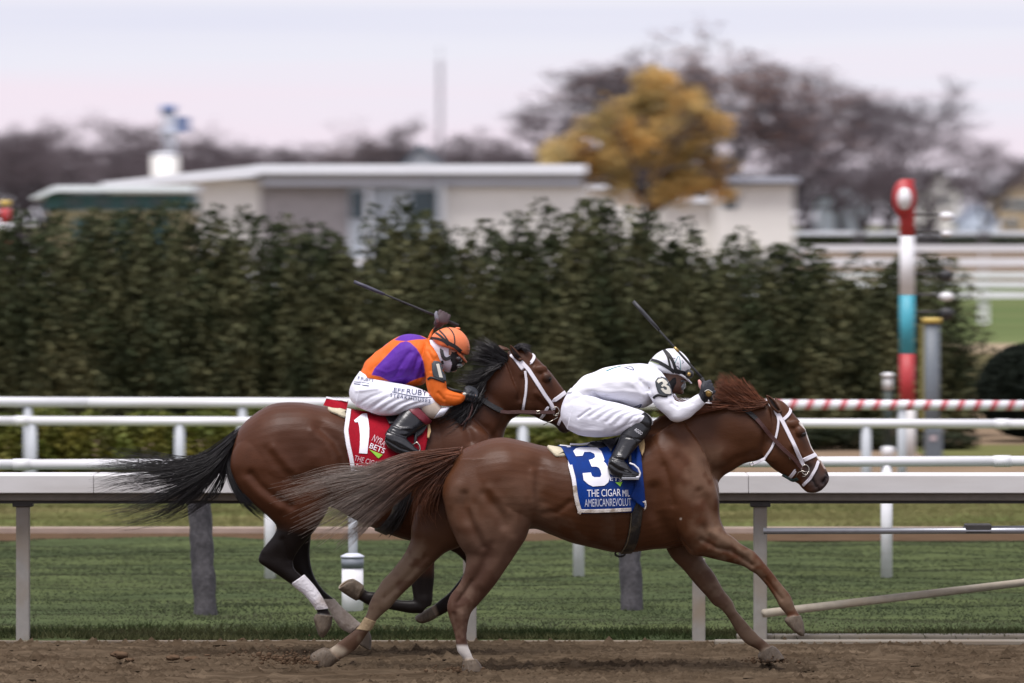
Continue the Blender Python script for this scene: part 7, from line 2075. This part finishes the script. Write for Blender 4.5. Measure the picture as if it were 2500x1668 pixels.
V, Fc = strap(sh1b, D1, Zb([(930, 235), (970, 280), (1000, 340), (1020, 420), (1030, 470)]), .026, .008, .004, True, 4, 2); obj('collar', V, Fc, M_helm, J1)
# arm band
V, Fc = patch(sh1b, D1, Zb([(932, 470), (960, 440), (1010, 450), (1050, 500), (1072, 600), (1082, 660), (1030, 640), (960, 615), (945, 590)]), .005, 3, .004); ab1 = obj('arm_band', V, Fc, M_patch, J1); abb1 = bvh_of(V, Fc)
V, Fc = patch(abb1, D1, Zb([(978, 475), (1008, 472), (1048, 620), (1012, 615)]), .003, 2.5, .002); obj('number', V, Fc, M_ivory, ab1, smooth=False)
V, Fc = strap(sh1b, D1, Zb([(884, 650), (920, 612), (960, 625), (1040, 655), (1080, 680)]), .015, .004, .003, True, 4, 2); obj('arm_strap', V, Fc, M_band_, ab1)
# printing on the breeches
V, Fc = text_on(br1b, D1, "EFF", *[tuple(p) for p in Zb([(528, 765), (640, 784)])], 8.5, .004); obj('lettering', V, Fc, M_navyp, br1_, smooth=False)
V, Fc = text_on(br1b, D1, "RUBY'S", *[tuple(p) for p in Zb([(664, 792), (935, 818)])], 12.5, .004); obj('lettering', V, Fc, M_navyp, br1_, smooth=False)
V, Fc = text_on(br1b, D1, "STEAKHOUSES", *[tuple(p) for p in Zb([(490, 822), (915, 886)])], 8.5, .004, spacing=1.25); obj('lettering', V, Fc, M_navyp, br1_, smooth=False)
on_cloth(br1b, D1, [(Zb([(512, 770), (600, 790), (720, 815), (850, 832), (940, 828)]), .004)], M_navyp, 'print_line', br1_, .002, .001)
V, Fc = text_on(br1b, D1, "F RUBY'S", *[tuple(p) for p in Zb([(150, 640), (310, 668)])], 8, .004); obj('lettering', V, Fc, MATS['navy_print'], br1_, smooth=False)
on_cloth(br1b, D1, [(Zb([(110, 664), (190, 670), (268, 684)]), .0025), (Zb([(108, 684), (190, 698), (266, 708)]), .005)], M_navyp, 'print_line', br1_, .002, .001)
V, Fc = tube([P(1070, 786, D1 + .05), P(1066, 776, D1 + .045), P(1064, 766, D1 + .05), P(1066, 761, D1 + .06)], [.013, .013, .011, .007], 10); obj('thumb', V, Fc, mat('grey_glove_tip', (.16, .16, .19), .6, .1, 30), J1)
whip(P(864, 688, D1 + .10), P(1062, 770, D1 + .10), P(1119, 796, D1 + .10), 0, mat('blue_grey_flap', (.05, .05, .075), .5), 'long dark whip raised in the orange jockey\'s gloved far hand', M_rubber)

# ------------------------------------------------------------------ flying clods of dirt
def clod(px, py, D, s, i, label):
    V, Fc = blob((0, 0, 0), (s * 1.4, s, s * .55), None, 20)
    V = np.array([v[:] for v in V]); n = vnoise(V * np.array([1, 1, 1]), 1.2 / s, 70 + i)
    V = V * (0.25 + 0.9 * n + .5 * vnoise(V, 4 / s, 90 + i))[:, None]
    c = P(px, py, D)
    if c.z < s * .5: c.z = s * .5
    o = obj('dirt_clod', V + np.array(c), Fc, MATS['soil'], None, c)
    tag(o, label, 'clod', 'clods of dirt kicked up behind the horses')
for i, (px, py, s, lab) in enumerate(((292, 1598, .060, 'largest dark clod of dirt kicked up near the left edge'), (318, 1612, .035, 'small clod just right of the largest one'), (420, 1606, .040, 'long flat clod of dirt left of the bay hind legs'), (470, 1610, .045, 'dark clod of dirt right of the long flat one'), (505, 1600, .018, 'tiny clod above the dark one'))):
    clod(px, py, 40.6 + .1 * i, s * .75, i, lab)
# crumbs of soil thrown from the hooves
cr = []
mb = MB()
r_ = random.Random(5)
for (hx, hy, D, n, sx_, sy_) in ((725, 1622, D3 + .14, 160, 44, 14), (1140, 1645, D3 - .14, 110, 40, 10), (1885, 1618, D3 + .13, 60, 30, 7), (640, 1610, D3 + .3, 40, 60, 22)):
    for k in range(n):
        s = min(.003 + r_.expovariate(300), .014)
        V, Fc = blob(P(hx + r_.gauss(-12, sx_), hy - abs(r_.gauss(0, sy_)), D + r_.gauss(0, .06)), (s * 1.5, s, s), None, 6)
        mb.add(V, Fc)
o = mb.obj('flying_dirt', MATS['soil']); tag(o, kind='stuff')
